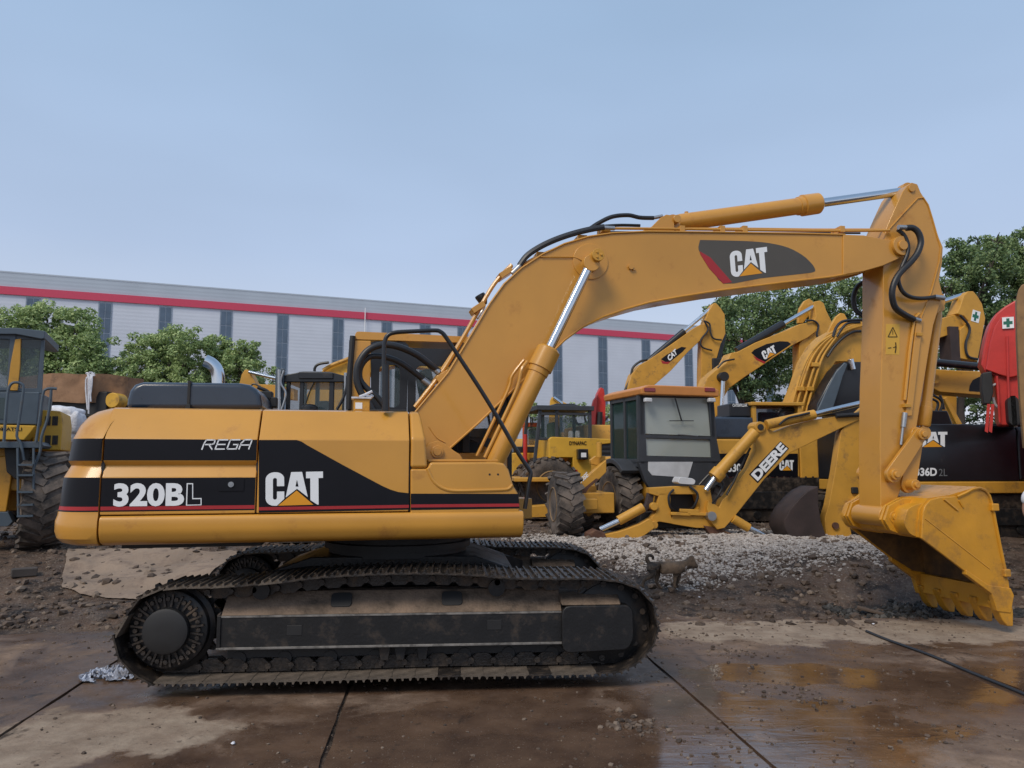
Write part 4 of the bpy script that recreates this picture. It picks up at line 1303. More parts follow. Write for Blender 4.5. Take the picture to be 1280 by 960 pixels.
# small box with rags left on the deck
cb_ = U.P(572, 512, -1.0)
fb = Fr(0, 0, 0, 0); 
c = U.m @ U.P(575, 513, -.95)
w_ = U.m @ V((U.P(605 - 0, 512, -.95).x, -.95, 0))
bxp = U.m @ V((U.P(455 - 2, 512, -.95).x, -.95, ZS['top'] + .012))
# ================================================================== the factory building behind
def px_at_z(px, py, z):
    d = ray(px, py); return CAM + d * ((z - CAMH) / d.z)


HB = 21.0
A_, B_ = px_at_z(0, 340, HB), px_at_z(850, 406.5, HB)
BF = Fr(A_.x, A_.y, 0, math.degrees(math.atan2(B_.y - A_.y, B_.x - A_.x)))


def metal_wall(name, col, rib=2.2, rough=.5):
    m = M(name, col, rough, var=.05, scale=.3)
    nt = m.node_tree; N, L = nt.nodes.new, nt.links.new
    w = N('ShaderNodeTexWave'); w.bands_direction = 'Z'; w.inputs['Scale'].default_value = rib; w.inputs['Distortion'].default_value = 0
    tc = [n for n in nt.nodes if n.type == 'TEX_COORD'][0]; L(tc.outputs['Object'], w.inputs['Vector'])
    bp = N('ShaderNodeBump'); bp.inputs['Distance'].default_value = .005; L(w.outputs[0], bp.inputs['Height'])
    L(bp.outputs[0], nt.nodes['Principled BSDF'].inputs['Normal'])
    return m


WALL = metal_wall('pale_blue_grey_cladding', (.58, .62, .70), .8)
WALL2 = metal_wall('parapet_cladding', (.42, .48, .55), .8)
bld = thing('factory_building', BF, 'long pale grey factory hall with red band under its roof and tall narrow windows', 'building')
bx0, bx1 = -40.0, BF.P(1090, 480, 0).x
zr0, zr1 = BF.P(425, 397, 0).z, BF.P(425, 388.5, 0).z
mb = MB(BF); mb.box(bx0, bx1, 0, 45, 0, zr0); mb.build('wall', WALL, bld, smooth=0)
mb = MB(BF); mb.box(bx0, bx1, .02, 45, zr1, HB); mb.build('parapet', WALL2, bld, smooth=0)
mb = MB(BF); mb.box(bx0 - .1, bx1, -.18, .5, zr0, zr1); mb.build('red_band', M('red_band_paint', (.58, .055, .11), .5, var=.04), bld, smooth=0)
mb = MB(BF); mb.box(bx0, bx1, 0, 45, HB, HB + .15); mb.build('roof', WALL2, bld, smooth=0)
WGL = M('factory_window_glass', (.085, .125, .18), .18, var=.2, scale=.6)
WFR = M('factory_window_frame', (.22, .27, .34), .5)
wcols = [(-60, 5), (38, 5), (129, 5), (205, 5), (281.5, 5), (352.5, 5), (422, 5), (483, 5), (531, 5), (578, 5), (640, 5), (696.5, 5), (753, 5), (807, 5), (860, 5), (912, 5), (960, 5), (1008, 5)]
wob = None
for px, _ in wcols:
    c = BF.P(px, 430, 0).x
    w = .56 if px < 500 else .60
    f = MB(BF); f.box(c - w - .08, c + w + .08, -.06, -.001, 1.0, zr0 - .12)
    fo_ = f.build('window_frame', WFR, bld, smooth=0)
    g = MB(BF)
    nz = 11; hh = (zr0 - 1.3) / nz
    for i in range(2):
        for j in range(nz):
            xa = c - w + i * w + .04; g.box(xa, xa + w - .08, -.085, -.06, 1.1 + j * hh + .05, 1.1 + (j + 1) * hh - .05)
    g.build('pane', WGL, fo_, smooth=0)
for px in (455,):
    c = BF.P(px, 430, 0); mb = MB(BF); mb.cyl((c.x, -.35, 8), (c.x, -.35, zr1 + .5), .05, n=8); mb.build('downpipe', WHT, bld)


# ================================================================== trees
def leaf_mat(name, a, b_, c_):
    m = bpy.data.materials.new(name); m.use_nodes = True
    nt = m.node_tree; N, L = nt.nodes.new, nt.links.new; b = nt.nodes['Principled BSDF']
    g = N('ShaderNodeNewGeometry'); tc = N('ShaderNodeTexCoord')
    n = N('ShaderNodeTexNoise'); n.inputs['Scale'].default_value = .55; n.inputs['Detail'].default_value = 3; L(tc.outputs['Object'], n.inputs['Vector'])
    ad = N('ShaderNodeMath'); ad.operation = 'MULTIPLY_ADD'; L(g.outputs['Random Per Island'], ad.inputs[0]); ad.inputs[1].default_value = .5; L(n.outputs[0], ad.inputs[2])
    r = N('ShaderNodeValToRGB'); e = r.color_ramp.elements
    e[0].position = .42; e[0].color = (*a, 1); e[1].position = 1.05; e[1].color = (*c_, 1)
    q = e.new(.72); q.color = (*b_, 1)
    L(ad.outputs[0], r.inputs[0]); L(r.outputs[0], b.inputs['Base Color'])
    b.inputs['Roughness'].default_value = .55; b.inputs['Specular IOR Level'].default_value = .3
    tr = N('ShaderNodeBsdfTranslucent'); L(r.outputs[0], tr.inputs[0])
    mx = N('ShaderNodeMixShader'); mx.inputs[0].default_value = .25; L(b.outputs[0], mx.inputs[1]); L(tr.outputs[0], mx.inputs[2])
    L(mx.outputs[0], nt.nodes['Material Output'].inputs[0])
    return m


LF1 = leaf_mat('camphor_leaves', (.17, .25, .095), (.30, .41, .16), (.46, .55, .26))
LF2 = leaf_mat('dark_tree_leaves', (.065, .115, .055), (.14, .22, .09), (.27, .35, .15))
BRK = M('tree_bark', (.055, .042, .034), .9, var=.3, bump=.02)


def tree(name, label, base, D, blobs, leafm, per=900, ls=.20, seed=1, group=None, depth=1.0, trunk_r=.22):
    """crown of leaf sprays in many small clumps around limbs; blobs are (px, py, radius in px) at distance D"""
    rnd = random.Random(seed)
    bx, by = base
    fr = Fr(bx, by, gz(bx, by), 0)
    t = thing(name, fr, label, 'tree', group)
    mb = MB(fr)
    o0 = V((bx, by, fr.m.translation.z))
    cs = []
    for px, py, rp in blobs:
        c = at(px, py, D + rnd.uniform(-1, 1) * depth) - o0
        cs.append((c, rp / FPX * D))
    # trunk and limbs
    lo = min(c.z - r for c, r in cs); top = max(c.z + r * .4 for c, r in cs)
    mid = sum((c for c, r in cs), V()) / len(cs)
    fork = V((mid.x * .25, mid.y * .25, max(1.2, lo * .75 + .4)))
    tr = MB(fr)
    tr.tube(smooth_pts([(0, 0, -.3), (.05, 0, .8), fork * .7, fork, fork + (mid - fork) * .5 + V((.2, 0, .5))], 4), 0, 10,
            rads=[trunk_r * (1 - .55 * i / 16) for i in range(17)])
    for c, r in cs:
        st = fork + (mid - fork) * rnd.uniform(0, .4)
        pts = smooth_pts([st, st + (c - st) * .4 + V((rnd.uniform(-.3, .3), rnd.uniform(-.3, .3), .3)), c], 4)
        tr.tube(pts, 0, 6, rads=[trunk_r * .5 * (1 - .8 * i / (len(pts) - 1)) for i in range(len(pts))])
        for k in range(4):
            e = c + V((rnd.uniform(-1, 1), rnd.uniform(-1, 1), rnd.uniform(-.8, .9))).normalized() * r * .75
            tr.tube([c * .6 + st * .4 if k % 2 else c, (c + e) / 2 + V((0, 0, .1)), e], 0, 4, rads=[trunk_r * .16, trunk_r * .10, trunk_r * .04])
    tr.build('trunk', BRK, t)
    vs, fs = [], []
    for c, r in cs:
        ncl = max(14, int(26 * (r / 1.2) ** 1.6))
        for k in range(ncl):
            d = V((rnd.gauss(0, 1), rnd.gauss(0, 1), rnd.gauss(0, 1))).normalized()
            cc = c + V((d.x, d.y, d.z * .85)) * r * rnd.uniform(.25, 1.12) ** .6
            cr = rnd.uniform(.26, .56) * min(1.2, r * .8)
            nl = int(per * rnd.uniform(.5, 1.1) / 4.5 * (cr / .4) ** 1.5)
            for q in range(max(8, nl)):
                dd = V((rnd.gauss(0, 1), rnd.gauss(0, 1), rnd.gauss(0, 1))).normalized() * rnd.uniform(.3, 1) ** .5 * cr
                p = cc + V((dd.x, dd.y, dd.z * .7))
                s_ = ls * .56 * rnd.uniform(.55, 1.25)
                nrm = (dd.normalized() * .6 + V((rnd.gauss(0, .6), rnd.gauss(0, .6), .5 + rnd.gauss(0, .5)))).normalized()
                u = nrm.orthogonal().normalized(); a = rnd.uniform(0, 6.28)
                w = nrm.cross(u); u, w = u * math.cos(a) + w * math.sin(a), w * math.cos(a) - u * math.sin(a)
                n = len(vs)
                vs += [tuple(p - u * s_ * .5), tuple(p + w * s_ * .28), tuple(p + u * s_ * .6), tuple(p - w * s_ * .28)]
                fs.append((n, n + 1, n + 2, n + 3))
    cm_ = MB(fr); cm_.v = vs; cm_.f = fs; cm_.mi = [0] * len(fs)
    me = bpy.data.meshes.new('crown'); me.from_pydata(vs, [], fs); me.update(); me.materials.append(leafm)
    link('crown', me, t, fr.m)
    return t


def base_of(px, D): p = at(px, 600, D); return (p.x, p.y)


tree('broadleaf_tree', 'tall bushy green tree behind the grey-blue loader cab, highest of the left-hand trees', base_of(70, 45), 45,
     [(20, 408, 30), (60, 400, 28), (95, 408, 30), (40, 440, 34), (80, 445, 36), (118, 440, 28), (8, 450, 30), (130, 465, 22), (100, 475, 30), (50, 480, 34)], LF1, 520, .34, 1, 'trees in front of the factory')
tree('broadleaf_tree', 'round green tree just left of the chrome exhaust pipe', base_of(205, 46), 46,
     [(185, 440, 26), (215, 428, 25), (238, 432, 24), (172, 462, 24), (205, 462, 30), (236, 465, 28), (190, 488, 26), (225, 490, 26)], LF1, 520, .34, 2, 'trees in front of the factory')
tree('broadleaf_tree', 'lower green tree right of the chrome exhaust pipe', base_of(285, 47), 47,
     [(262, 432, 22), (285, 440, 22), (305, 440, 20), (318, 448, 14), (275, 462, 26), (304, 462, 24), (262, 485, 26), (295, 486, 28), (320, 478, 14)], LF1, 520, .34, 3, 'trees in front of the factory')
tree('broadleaf_tree', 'small green tree between the tarpaulin load and the dark engine hood', base_of(152, 48), 48,
     [(150, 452, 16), (148, 475, 20), (158, 490, 20), (140, 495, 20)], LF1, 450, .34, 4, 'trees in front of the factory')
tree('broadleaf_tree', 'small light green tree top seen behind the black cab machine', base_of(345, 50), 50,
     [(340, 464, 10), (346, 478, 14), (336, 492, 14)], LF1, 420, .3, 5, 'trees in front of the factory')
tree('broadleaf_tree', 'small green tree seen between the boom cylinder and the compactor cab', base_of(664, 44), 44,
     [(664, 512, 12), (658, 530, 13), (670, 540, 12), (664, 556, 14)], LF1, 420, .28, 6, 'trees in front of the factory')
tree('broadleaf_tree', 'low green tree behind the compactor cab roof', base_of(730, 46), 46,
     [(712, 513, 13), (730, 515, 12), (752, 512, 13), (768, 515, 13), (720, 530, 16), (748, 530, 16), (770, 532, 14)], LF1, 420, .28, 7, 'trees in front of the factory')
tree('large_tree', 'big dark green tree under the boom of the front excavator, left side', base_of(935, 34), 34,
     [(905, 392, 26), (935, 390, 32), (965, 388, 34), (900, 425, 26), (930, 425, 34), (965, 425, 36), (895, 458, 24), (925, 465, 30), (960, 465, 34), (940, 490, 26), (905, 385, 22), (890, 400, 16)], LF2, 560, .27, 8, 'big dark trees at the right', 1.6)
tree('large_tree', 'big dark green tree behind the upright arm of the front excavator', base_of(1035, 35), 35,
     [(1000, 375, 34), (1035, 372, 36), (1068, 375, 34), (1005, 415, 36), (1045, 415, 36), (1085, 410, 34), (1000, 460, 34), (1040, 470, 34), (1080, 460, 34), (990, 500, 28)], LF2, 560, .27, 9, 'big dark trees at the right', 1.6)
tree('large_tree', 'tall leafy tree with sky showing through just right of the upright arm', base_of(1200, 30), 30,
     [(1215, 330, 30), (1240, 360, 34), (1200, 375, 30), (1255, 395, 30), (1195, 315, 24), (1225, 308, 26), (1205, 345, 34), (1238, 335, 30), (1180, 360, 28), (1245, 305, 20), (1180, 405, 26), (1215, 400, 30), (1245, 420, 26), (1190, 440, 26)], LF2, 700, .25, 10, 'big dark trees at the right', 1.4)
tree('large_tree', 'tall leafy tree at the right edge behind the red boom', base_of(1290, 31), 31,
     [(1262, 330, 30), (1280, 365, 34), (1268, 400, 30), (1268, 310, 26), (1295, 302, 28), (1275, 345, 32), (1310, 340, 34), (1262, 385, 28), (1295, 390, 34), (1330, 330, 32), (1330, 380, 34), (1290, 430, 34), (1262, 440, 28), (1262, 480, 28), (1300, 480, 34), (1240, 500, 24), (1270, 520, 26)], LF2, 700, .25, 11, 'big dark trees at the right', 1.4)
tree('large_tree', 'low dark green tree between the upright arm and the green cross arm', base_of(1150, 36), 36,
     [(1125, 440, 28), (1160, 440, 28), (1180, 470, 28), (1140, 475, 30), (1200, 490, 26), (1120, 500, 28), (1210, 460, 26), (1225, 500, 24), (1185, 520, 24), (1222, 524, 24), (1252, 536, 24), (1200, 545, 20)], LF2, 520, .27, 12, 'big dark trees at the right', 1.4)


# ================================================================== shared builders for the other machines
def plate(fr, parent, name, pts, lat, w, m, bev=.01, sm=35):
    mb = MB(fr); mb.prism(fr.poly(pts, lat), lat, lat + w)
    return mb.build(name, m, parent, bev=bev, smooth=sm, seg=2)


def rod(fr, parent, name, a, b, lat, r, m, n=14):
    mb = MB(fr); mb.cyl(fr.P(*a, lat), fr.P(*b, lat), r, n=n)
    return mb.build(name, m, parent, bev=min(.006, r * .3))


def crawlers(fr, parent, x0, x1, ys, w=.6, h=.95, m=None):
    """a pair of crawler tracks with ribbed shoes, wheels and side frame"""
    for y in ys:
        r = h / 2; mb = MB(fr)
        n = 26; out = []
        L_ = (x1 - x0) - 2 * r
        per = 2 * L_ + 2 * PI * r; st = .17; k = int(per / st)
        for i in range(k):
            for q, dr in ((0, 0), (.5, 0), (.55, .028), (.65, .028), (.7, 0)):
                s = (i + q) * per / k
                if s < L_: p = (x0 + r + s, h + dr)
                elif s < L_ + PI * r: a = (s - L_) / r; p = (x1 - r + (r + dr) * math.sin(a), r + (r + dr) * math.cos(a))
                elif s < 2 * L_ + PI * r: p = (x1 - r - (s - L_ - PI * r), -dr + .03)
                else: a = (s - 2 * L_ - PI * r) / r; p = (x0 + r - (r + dr) * math.sin(a), r - (r + dr) * math.cos(a))
                out.append(p)
        inn = []
        for i in range(40):
            s = i / 40 * per
            r2 = r - .06
            if s < L_: p = (x0 + r + s, h - .06)
            elif s < L_ + PI * r: a = (s - L_) / r; p = (x1 - r + r2 * math.sin(a), r + r2 * math.cos(a))
            elif s < 2 * L_ + PI * r: p = (x1 - r - (s - L_ - PI * r), .06 + .03)
            else: a = (s - 2 * L_ - PI * r) / r; p = (x0 + r - r2 * math.sin(a), r - r2 * math.cos(a))
            inn.append(p)
        vs = []
        m_ = len(out)
        mb.prism(out, y + .0, y + w)
        t = mb.build('crawler_track', SHO, parent, smooth=20)
        mb = MB(fr); mb.box(x0 + r * 1.6, x1 - r * 1.6, y - .05, y + .01, h * .3, h * .68)
        for x in (x0 + r, x1 - r): mb.cyl((x, y - .03, r), (x, y + .01, r), r * .66, n=24)
        for i in range(7):
            x = x0 + r * 1.7 + (x1 - x0 - r * 3.4) * i / 6; mb.cyl((x, y - .02, .16), (x, y + .01, .16), .09, n=14)
        mb.build('track_frame', UND, t, bev=.01)


def tyre(fr, parent, c, r, w, axis=(0, 1, 0), rimm=RIM, lug=22, nm='wheel'):
    """off-road tyre with angled lugs on a dished rim; c is the centre, axis points to the outer side"""
    ax = V(axis).normalized()
    up = V((0, 0, 1)); sd = up.cross(ax).normalized()
    loc = fr.m @ Matrix(((sd.x, ax.x, 0, c[0]), (sd.y, ax.y, 0, c[1]), (sd.z, ax.z, 1, c[2]), (0, 0, 0, 1)))
    F = type('F', (), {})(); F.m = loc
    mb = MB(F)
    h = w / 2
    mb.lathe((0, -h, 0), (0, 1, 0), [(.02, r * .52), (0, r * .62), (.0, r * .78), (w * .06, r * .90), (w * .16, r * .945), (w * .5, r * .955), (w * .84, r * .945), (w * .94, r * .90), (w, r * .78), (w, r * .62), (w - .02, r * .52)], 48)
    for i in range(lug):
        for s in (-1, 1):
            a = 2 * PI * (i + (.5 if s > 0 else 0)) / lug
            mb.x = Matrix.Rotation(a, 4, 'Y') @ Matrix.Translation((0, s * h * .48, r * .955)) @ Matrix.Rotation(s * R(28), 4, 'Z')
            lw = r * 2 * PI / lug * .30
            mb.box(-lw * .8, lw * .8, -h * .60, h * .60, -.03, r * .034)
    mb.x = None
    o = mb.build(nm, RUB, parent, smooth=30)
    rm = MB(F)
    rm.lathe((0, -h * .5, 0), (0, 1, 0), [(0, r * .2), (0, r * .50), (w * .1, r * .47), (w * .5, r * .47), (w * .72, r * .53), (w * .74, r * .50), (w * .60, r * .44), (w * .55, r * .25), (w * .62, r * .22), (w * .64, r * .05)], 36)
    rm.build('rim', rimm, o)
    return o


def gp(px, D, dz=0):
    p = at(px, 600, D); return p.x, p.y, gz(p.x, p.y) + dz
# ================================================================== excavators in the row behind, right of the middle
def bg_house(fr, t, x0, x1, z0=1.05, z1=2.3, depth=2.6, m=YELW, top=BLKP):
    mb = MB(fr); mb.xprism([(0, z0), (0, z1 - .3), (.12, z1), (depth - .12, z1), (depth, z1 - .3), (depth, z0)], x0, x1)
    h = mb.build('body', m, t, bev=.04)
    mb = MB(fr); mb.cyl(((x0 + x1) / 2, depth / 2, .8), ((x0 + x1) / 2, depth / 2, z0 + .01), .65, n=28)
    mb.build('slewing_ring', BLKM, t)
    return h


GRPX = 'excavators in the row behind'
# -- first: boom rising above the backhoe's roof
x, y, z = gp(790, 24)
F1 = Fr(x, y, z, 8)
t = thing('excavator', F1, 'small yellow boom with red and black decal, directly above the backhoe roof', 'excavator', GRPX)
crawlers(F1, t, -1.2, 3.0, (0, 2.1)); bg_house(F1, t, -2.2, 2.2)
b = plate(F1, t, 'boom', [(785, 487), (787, 478), (790, 468), (800, 456), (808, 452), (840, 430), (868, 410), (877, 405), (885, 408), (884, 416), (876, 425), (860, 440), (838, 464), (815, 484), (800, 520), (785, 530)], 1.1, .5, YELW, .015)
decal(F1, 1.1, [(826, 449), (834, 443), (845, 437), (852, 433.5), (858, 434.5), (853, 440), (838, 452), (832, 452.5)], BLK, b)
decal(F1, 1.097, [(826, 450), (832, 452.5), (838, 452), (835, 455), (828, 454.5)], RED, b, 'red_stripe')
writing('CAT', F1, 1.09, (836.5, 452), (847, 442), (833.5, 445.5), WHT, b, offset=.05, out=.008)
a_ = plate(F1, t, 'arm', [(892, 379), (895, 378.5), (901, 385), (906, 393), (906.5, 410), (907, 417), (901, 430), (896, 448), (893, 460), (885, 490), (876, 490), (877, 440), (878, 420), (881, 402), (886, 389)], 1.15, .4, YELW, .015)
o = rod(F1, t, 'arm_cylinder', (810, 452), (855, 414), 1.3, .11, BLKP); rod(F1, o, 'piston_rod', (855, 414), (892, 383), 1.3, .06, CHR)
ptube(F1, [(781, 488, 1.3), (788, 474, 1.3), (791, 460, 1.3), (800, 452, 1.3), (808, 450, 1.3)], .04, HOS, t, 'hose')
ptube(F1, [(880, 401, 1.05), (887, 405, 1.05), (888, 415, 1.05), (892, 423, 1.05), (902, 425, 1.05)], .03, HOS, t, 'hose')
ptube(F1, [(880, 401, 1.05), (885, 412, 1.05), (876, 425, 1.05), (878, 434, 1.05), (890, 438, 1.05)], .03, HOS, t, 'hose')
o = rod(F1, t, 'bucket_cylinder', (904, 417), (896, 455), 1.3, .12, BLKP)
mb = MB(F1); p = F1.P(898, 452, 1.3); mb.box(p.x - .3, p.x + .3, 1.1, 1.5, p.z - .35, p.z + .1); mb.build('linkage', BLKM, t, bev=.05)

# -- second: large boom with decal going up right
x, y, z = gp(880, 20)
F2 = Fr(x, y, z, 8)
t = thing('excavator', F2, 'big yellow boom with a wide black decal, rising right of the backhoe cab', 'excavator', GRPX)
crawlers(F2, t, -2.4, 1.4, (0, 2.1)); bg_house(F2, t, -3.2, .6)
b = plate(F2, t, 'boom', [(868, 600), (874, 520), (878, 488), (884, 472), (893, 464), (908, 453), (914, 441), (922, 440), (945, 428), (985, 412), (1000, 405), (1017, 402), (1024, 406), (1022, 413), (1010, 422), (990, 432), (960, 452), (930, 472), (912, 485), (903, 500), (900, 600)], .9, .55, YELW, .02)
decal(F2, .9, [(939, 441), (943, 437), (958, 430), (975, 426.5), (985, 427), (989, 430), (982, 435), (965, 446), (956, 453), (948, 449)], BLK, b)
decal(F2, .897, [(941, 444), (948, 448.5), (957, 452.5), (955, 454.5), (945, 449.5)], RED, b, 'red_stripe')
cat_logo(F2, .895, (955.5, 450), (971.5, 441), (951, 440), b, .006)
plate(F2, t, 'arm', [(1018, 377), (1025, 375.5), (1030, 379), (1033, 388), (1040, 402), (1037, 425), (1030, 450), (1018, 520), (999, 520), (999, 430), (1012, 415), (1020, 395)], .98, .4, YELW, .02)
plate(F2, t, 'horn_plate', [(998, 396), (1000, 385), (1006, 376), (1012, 373), (1017, 377), (1017, 388), (1004, 404), (998, 404)], 1.5, .12, YELW, .02)
o = rod(F2, t, 'arm_cylinder', (921, 439), (979, 405), 1.1, .12, BLKP); rod(F2, o, 'piston_rod', (979, 405), (1021, 381), 1.1, .06, CHR)
o = rod(F2, t, 'boom_cylinder', (899, 560), (901, 520), .75, .13, BLKP); rod(F2, o, 'piston_rod', (901, 524), (904, 471), .75, .06, CHR)
mb = MB(F2); p = F2.P(904, 471, .75); mb.cyl((p.x, .65, p.z), (p.x, .9, p.z), .13, n=18); mb.build('pin', BLKM, t)
ptube(F2, [(1008, 401, .85), (1017, 401, .85), (1023, 407, .85), (1021, 418, .85), (1025, 428, .85)], .03, HOS, t, 'hose')
ptube(F2, [(897, 460, .8), (905, 452, .8), (918, 449, .8)], .025, HOS, t, 'hose')

# -- third: yellow house behind the backhoe arm, boom with pipes
x, y, z = gp(985, 17.5)
F3 = Fr(x, y, z, 6)
t = thing('excavator', F3, 'yellow excavator behind the backhoe arm, thick boom carrying four pipes', 'excavator', GRPX)
crawlers(F3, t, -2.6, 2.0, (-.05, 2.3), h=1.0)
zb3, zt3 = F3.P(980, 612, 0).z, F3.P(980, 549, 0).z
xl, xr = F3.P(868, 580, 0).x, F3.P(1085, 580, 0).x
mb = MB(F3); mb.box(xl, F3.P(1000, 580, 0).x, .01, 2.7, zb3, zt3); h3 = mb.build('body', YELW, t, bev=.04)
mb = MB(F3); mb.box(F3.P(1000.6, 580, 0).x, F3.P(1023.4, 580, 0).x, 0, .8, zb3, zt3 + .02); mb.build('side_door', YELW, t, bev=.03)
mb = MB(F3); mb.box(F3.P(1024.2, 580, 0).x, xr, 0, .8, zb3 + .3, zt3 + .05); mb.build('side_door', YELW, t, bev=.03)
mb = MB(F3); mb.box(F3.P(1024.2, 580, 0).x, xr, 0, .8, zb3, zb3 + .29); mb.build('sill', YELD, t, bev=.03)
mb = MB(F3); mb.box(xl + .3, F3.P(946, 560, 0).x, .1, 2.4, zt3, F3.P(930, 521, .1).z); mb.build('engine_hood', HOOD, t, bev=.06)
decal(F3, .0, [(895, 567), (997, 567), (997, 597), (895, 597)], BLK, h3, th=.01)
decal(F3, -.008, [(895, 596), (997, 596), (997, 598.5), (895, 598.5)], RED, h3, 'red_stripe')
writing('330', F3, -.01, (910, 590), (926, 590), (910, 579.5), WHT, h3, offset=.03, out=.008)
cat_logo(F3, -.01, (974, 588), (992, 588), (974, 575), h3, .008)
decal(F3, 0, [(1033, 545), (1050, 545), (1050, 558), (1033, 558)], M('cream_sticker', (.42, .3, .12), .6), t, 'sticker', .01)
writing('株', F3, -.012, (1035.5, 556.5), (1046, 556.5), (1035.5, 546), BLK, t, offset=.0, out=.006)
mb = MB(F3); mb.box(F3.P(912, 510, .2).x, F3.P(940, 510, .2).x, .2, 1.0, F3.P(920, 521, .2).z, F3.P(920, 504, .2).z); sb = mb.build('roof_box', BLKP, t, bev=.03)
writing('CATERPILLAR', F3, .2, (915.5, 508.5), (934, 508.5), (915.5, 504.8), WHT, sb, offset=.02, out=.01)
mb = MB(F3)
for a in (941, 998):
    mb.box(F3.P(a, 520, .1).x, F3.P(a + 5, 520, .1).x, .1, 1.1, zt3, F3.P(a, 504, .1).z)
mb.box(F3.P(938, 505, .1).x, F3.P(1004, 505, .1).x, .05, 1.15, F3.P(950, 507, .1).z, F3.P(950, 502.5, .1).z)
mb.box(F3.P(944, 540, .1).x, F3.P(1000, 540, .1).x, .1, .16, zt3, F3.P(950, 531, .1).z)
cb3 = mb.build('cab_frame', YELW, t, bev=.02)
mb = MB(F3); mb.box(F3.P(945, 515, .15).x, F3.P(999, 515, .15).x, .3, .34, zt3, F3.P(950, 507, .15).z); mb.build('window', GLS, t)
mb = MB(F3); mb.box(F3.P(948, 515, .9).x, F3.P(999, 515, .9).x, .9, 1.0, zt3, F3.P(950, 512, .15).z); mb.build('seat', BLKM, t, bev=.1)
p_ = [(983, 545), (987, 512), (1000, 480), (1010, 450), (1022, 430), (1034, 418), (1052, 408), (1072, 400), (1100, 395), (1100, 470), (1072, 465), (1060, 452), (1045, 452), (1036, 465), (1028, 490), (1018, 515), (1012, 545)]
b = plate(F3, t, 'boom', p_, .75, .6, YELW, .02)
for off in (0, 6, 14, 20):
    q = [(986 + off, 522, .62), (993 + off, 495, .62), (1001 + off, 468, .62), (1010 + off * .9, 447, .62), (1022 + off * .8, 431, .62), (1036 + off * .6, 421 - off * .1, .62), (1055 + off * .4, 411 - off * .0, .62), (1082, 402 + off * .2, .62)]
    ptube(F3, q, .030, YELW, b, 'oil_pipe')
for px, py in ((1000, 486), (1012, 486), (1018, 456)):
    p = F3.P(px, py, .62); mb = MB(F3); mb.box(p.x - .09, p.x + .09, .56, .75, p.z - .05, p.z + .05); mb.build('pipe_clamp', YELW, b, bev=.01)
plate(F3, t, 'horn_plate', [(1032, 423), (1038, 408), (1045, 396), (1051, 391), (1056, 392), (1060, 400), (1064, 410), (1058, 420)], 1.0, .1, YELW, .02)
ptube(F3, [(1041, 421, .6), (1045, 410, .6), (1053, 402, .6), (1070, 400, .6), (1085, 400, .6)], .035, HOS, b, 'hose')
ptube(F3, [(1046, 421, .6), (1052, 411, .6), (1060, 404, .6), (1075, 403, .6)], .03, HOS, b, 'hose')
ptube(F3, [(1034, 446, .6), (1042, 434, .6), (1054, 422, .6), (1066, 415, .6), (1076, 414, .6)], .035, HOS, b, 'hose')
ptube(F3, [(974, 545, .3), (975, 518, .3), (985, 511, .3), (995, 514, .3), (1001, 521, .3)], .03, HOS, b, 'hose')
# machine cowling with its open door
mb = MB(F3); mb.prism(F3.poly([(1020, 520), (1022, 505), (1036, 478), (1046, 462), (1056, 452), (1082, 452), (1082, 520)], .1), .1, .6)
cw3 = mb.build('black_cowling', BLKP, t, bev=.04)
plate(F3, t, 'cowling_door', [(1021, 515), (1034, 486), (1045, 465), (1056, 453), (1060, 455), (1054, 470), (1048, 490), (1040, 515)], .0, .06, GRYB, .02)
rod(F3, t, 'piston_rod', (1063, 449), (1066, 462), .05, .07, CHR)

# -- fourth: black body with wide lettering
x, y, z = gp(1210, 13.6)
F4 = Fr(x, y, z, 7)
t = thing('excavator', F4, 'black sided excavator with white lettering behind the big yellow bucket', 'excavator', GRPX)
crawlers(F4, t, -1.6, 2.6, (.02, 2.2), h=.78)
xl, xr = F4.P(1118, 570, 0).x, F4.P(1330, 570, 0).x
z1_, z2_, z3_ = F4.P(1210, 530, 0).z, F4.P(1210, 602, 0).z, F4.P(1210, 617, 0).z
mb = MB(F4); mb.xprism([(0, z2_ + .005), (0, z1_ - .12), (.06, z1_), (2.5, z1_), (2.6, z1_ - .1), (2.6, z2_ + .005)], xl, F4.P(1272.5, 570, 0).x); h4 = mb.build('body', BLKP, t, bev=.02)
mb = MB(F4); mb.xprism([(0, z2_ + .005), (0, z1_ - .12), (.06, z1_), (2.5, z1_), (2.6, z1_ - .1), (2.6, z2_ + .005)], F4.P(1273.2, 570, 0).x, xr); mb.build('counterweight', BLKP, t, bev=.05)
mb = MB(F4); mb.box(xl, xr, -.03, 2.6, z3_, z2_); mb.build('side_sill', YELW, t, bev=.02)
mb = MB(F4); mb.cyl((.4, 1.3, .9), (.4, 1.3, z3_), .7, n=28); mb.build('slewing_ring', BLKM, t)
mb = MB(F4); mb.box(xl + .2, xr - .3, .3, 2.2, .5, z3_ - .0); mb.build('lower_frame', BLKM, t)
cat_logo(F4, 0, (1145, 559), (1184, 558.5), (1145, 540), h4, .006)
writing('336D', F4, 0, (1144, 595), (1171, 595), (1144, 584.5), WHT, h4, offset=.035, out=.004)
writing('2L', F4, 0, (1173.5, 595), (1184, 595), (1173.5, 586), M('dim_lettering', (.16, .17, .18), .5), h4, offset=.0, out=.004)
b = plate(F4, t, 'boom', [(1150, 462), (1165, 461), (1195, 463), (1228, 464), (1300, 470), (1300, 498), (1226, 494), (1200, 492), (1175, 490), (1160, 482), (1150, 478)], 1.2, .5, YELW, .02)
p = F4.P(1167, 474, 1.2); mb = MB(F4); mb.cyl((p.x, 1.14, p.z), (p.x, 1.75, p.z), .09, n=20); mb.build('pin', YELW, b)
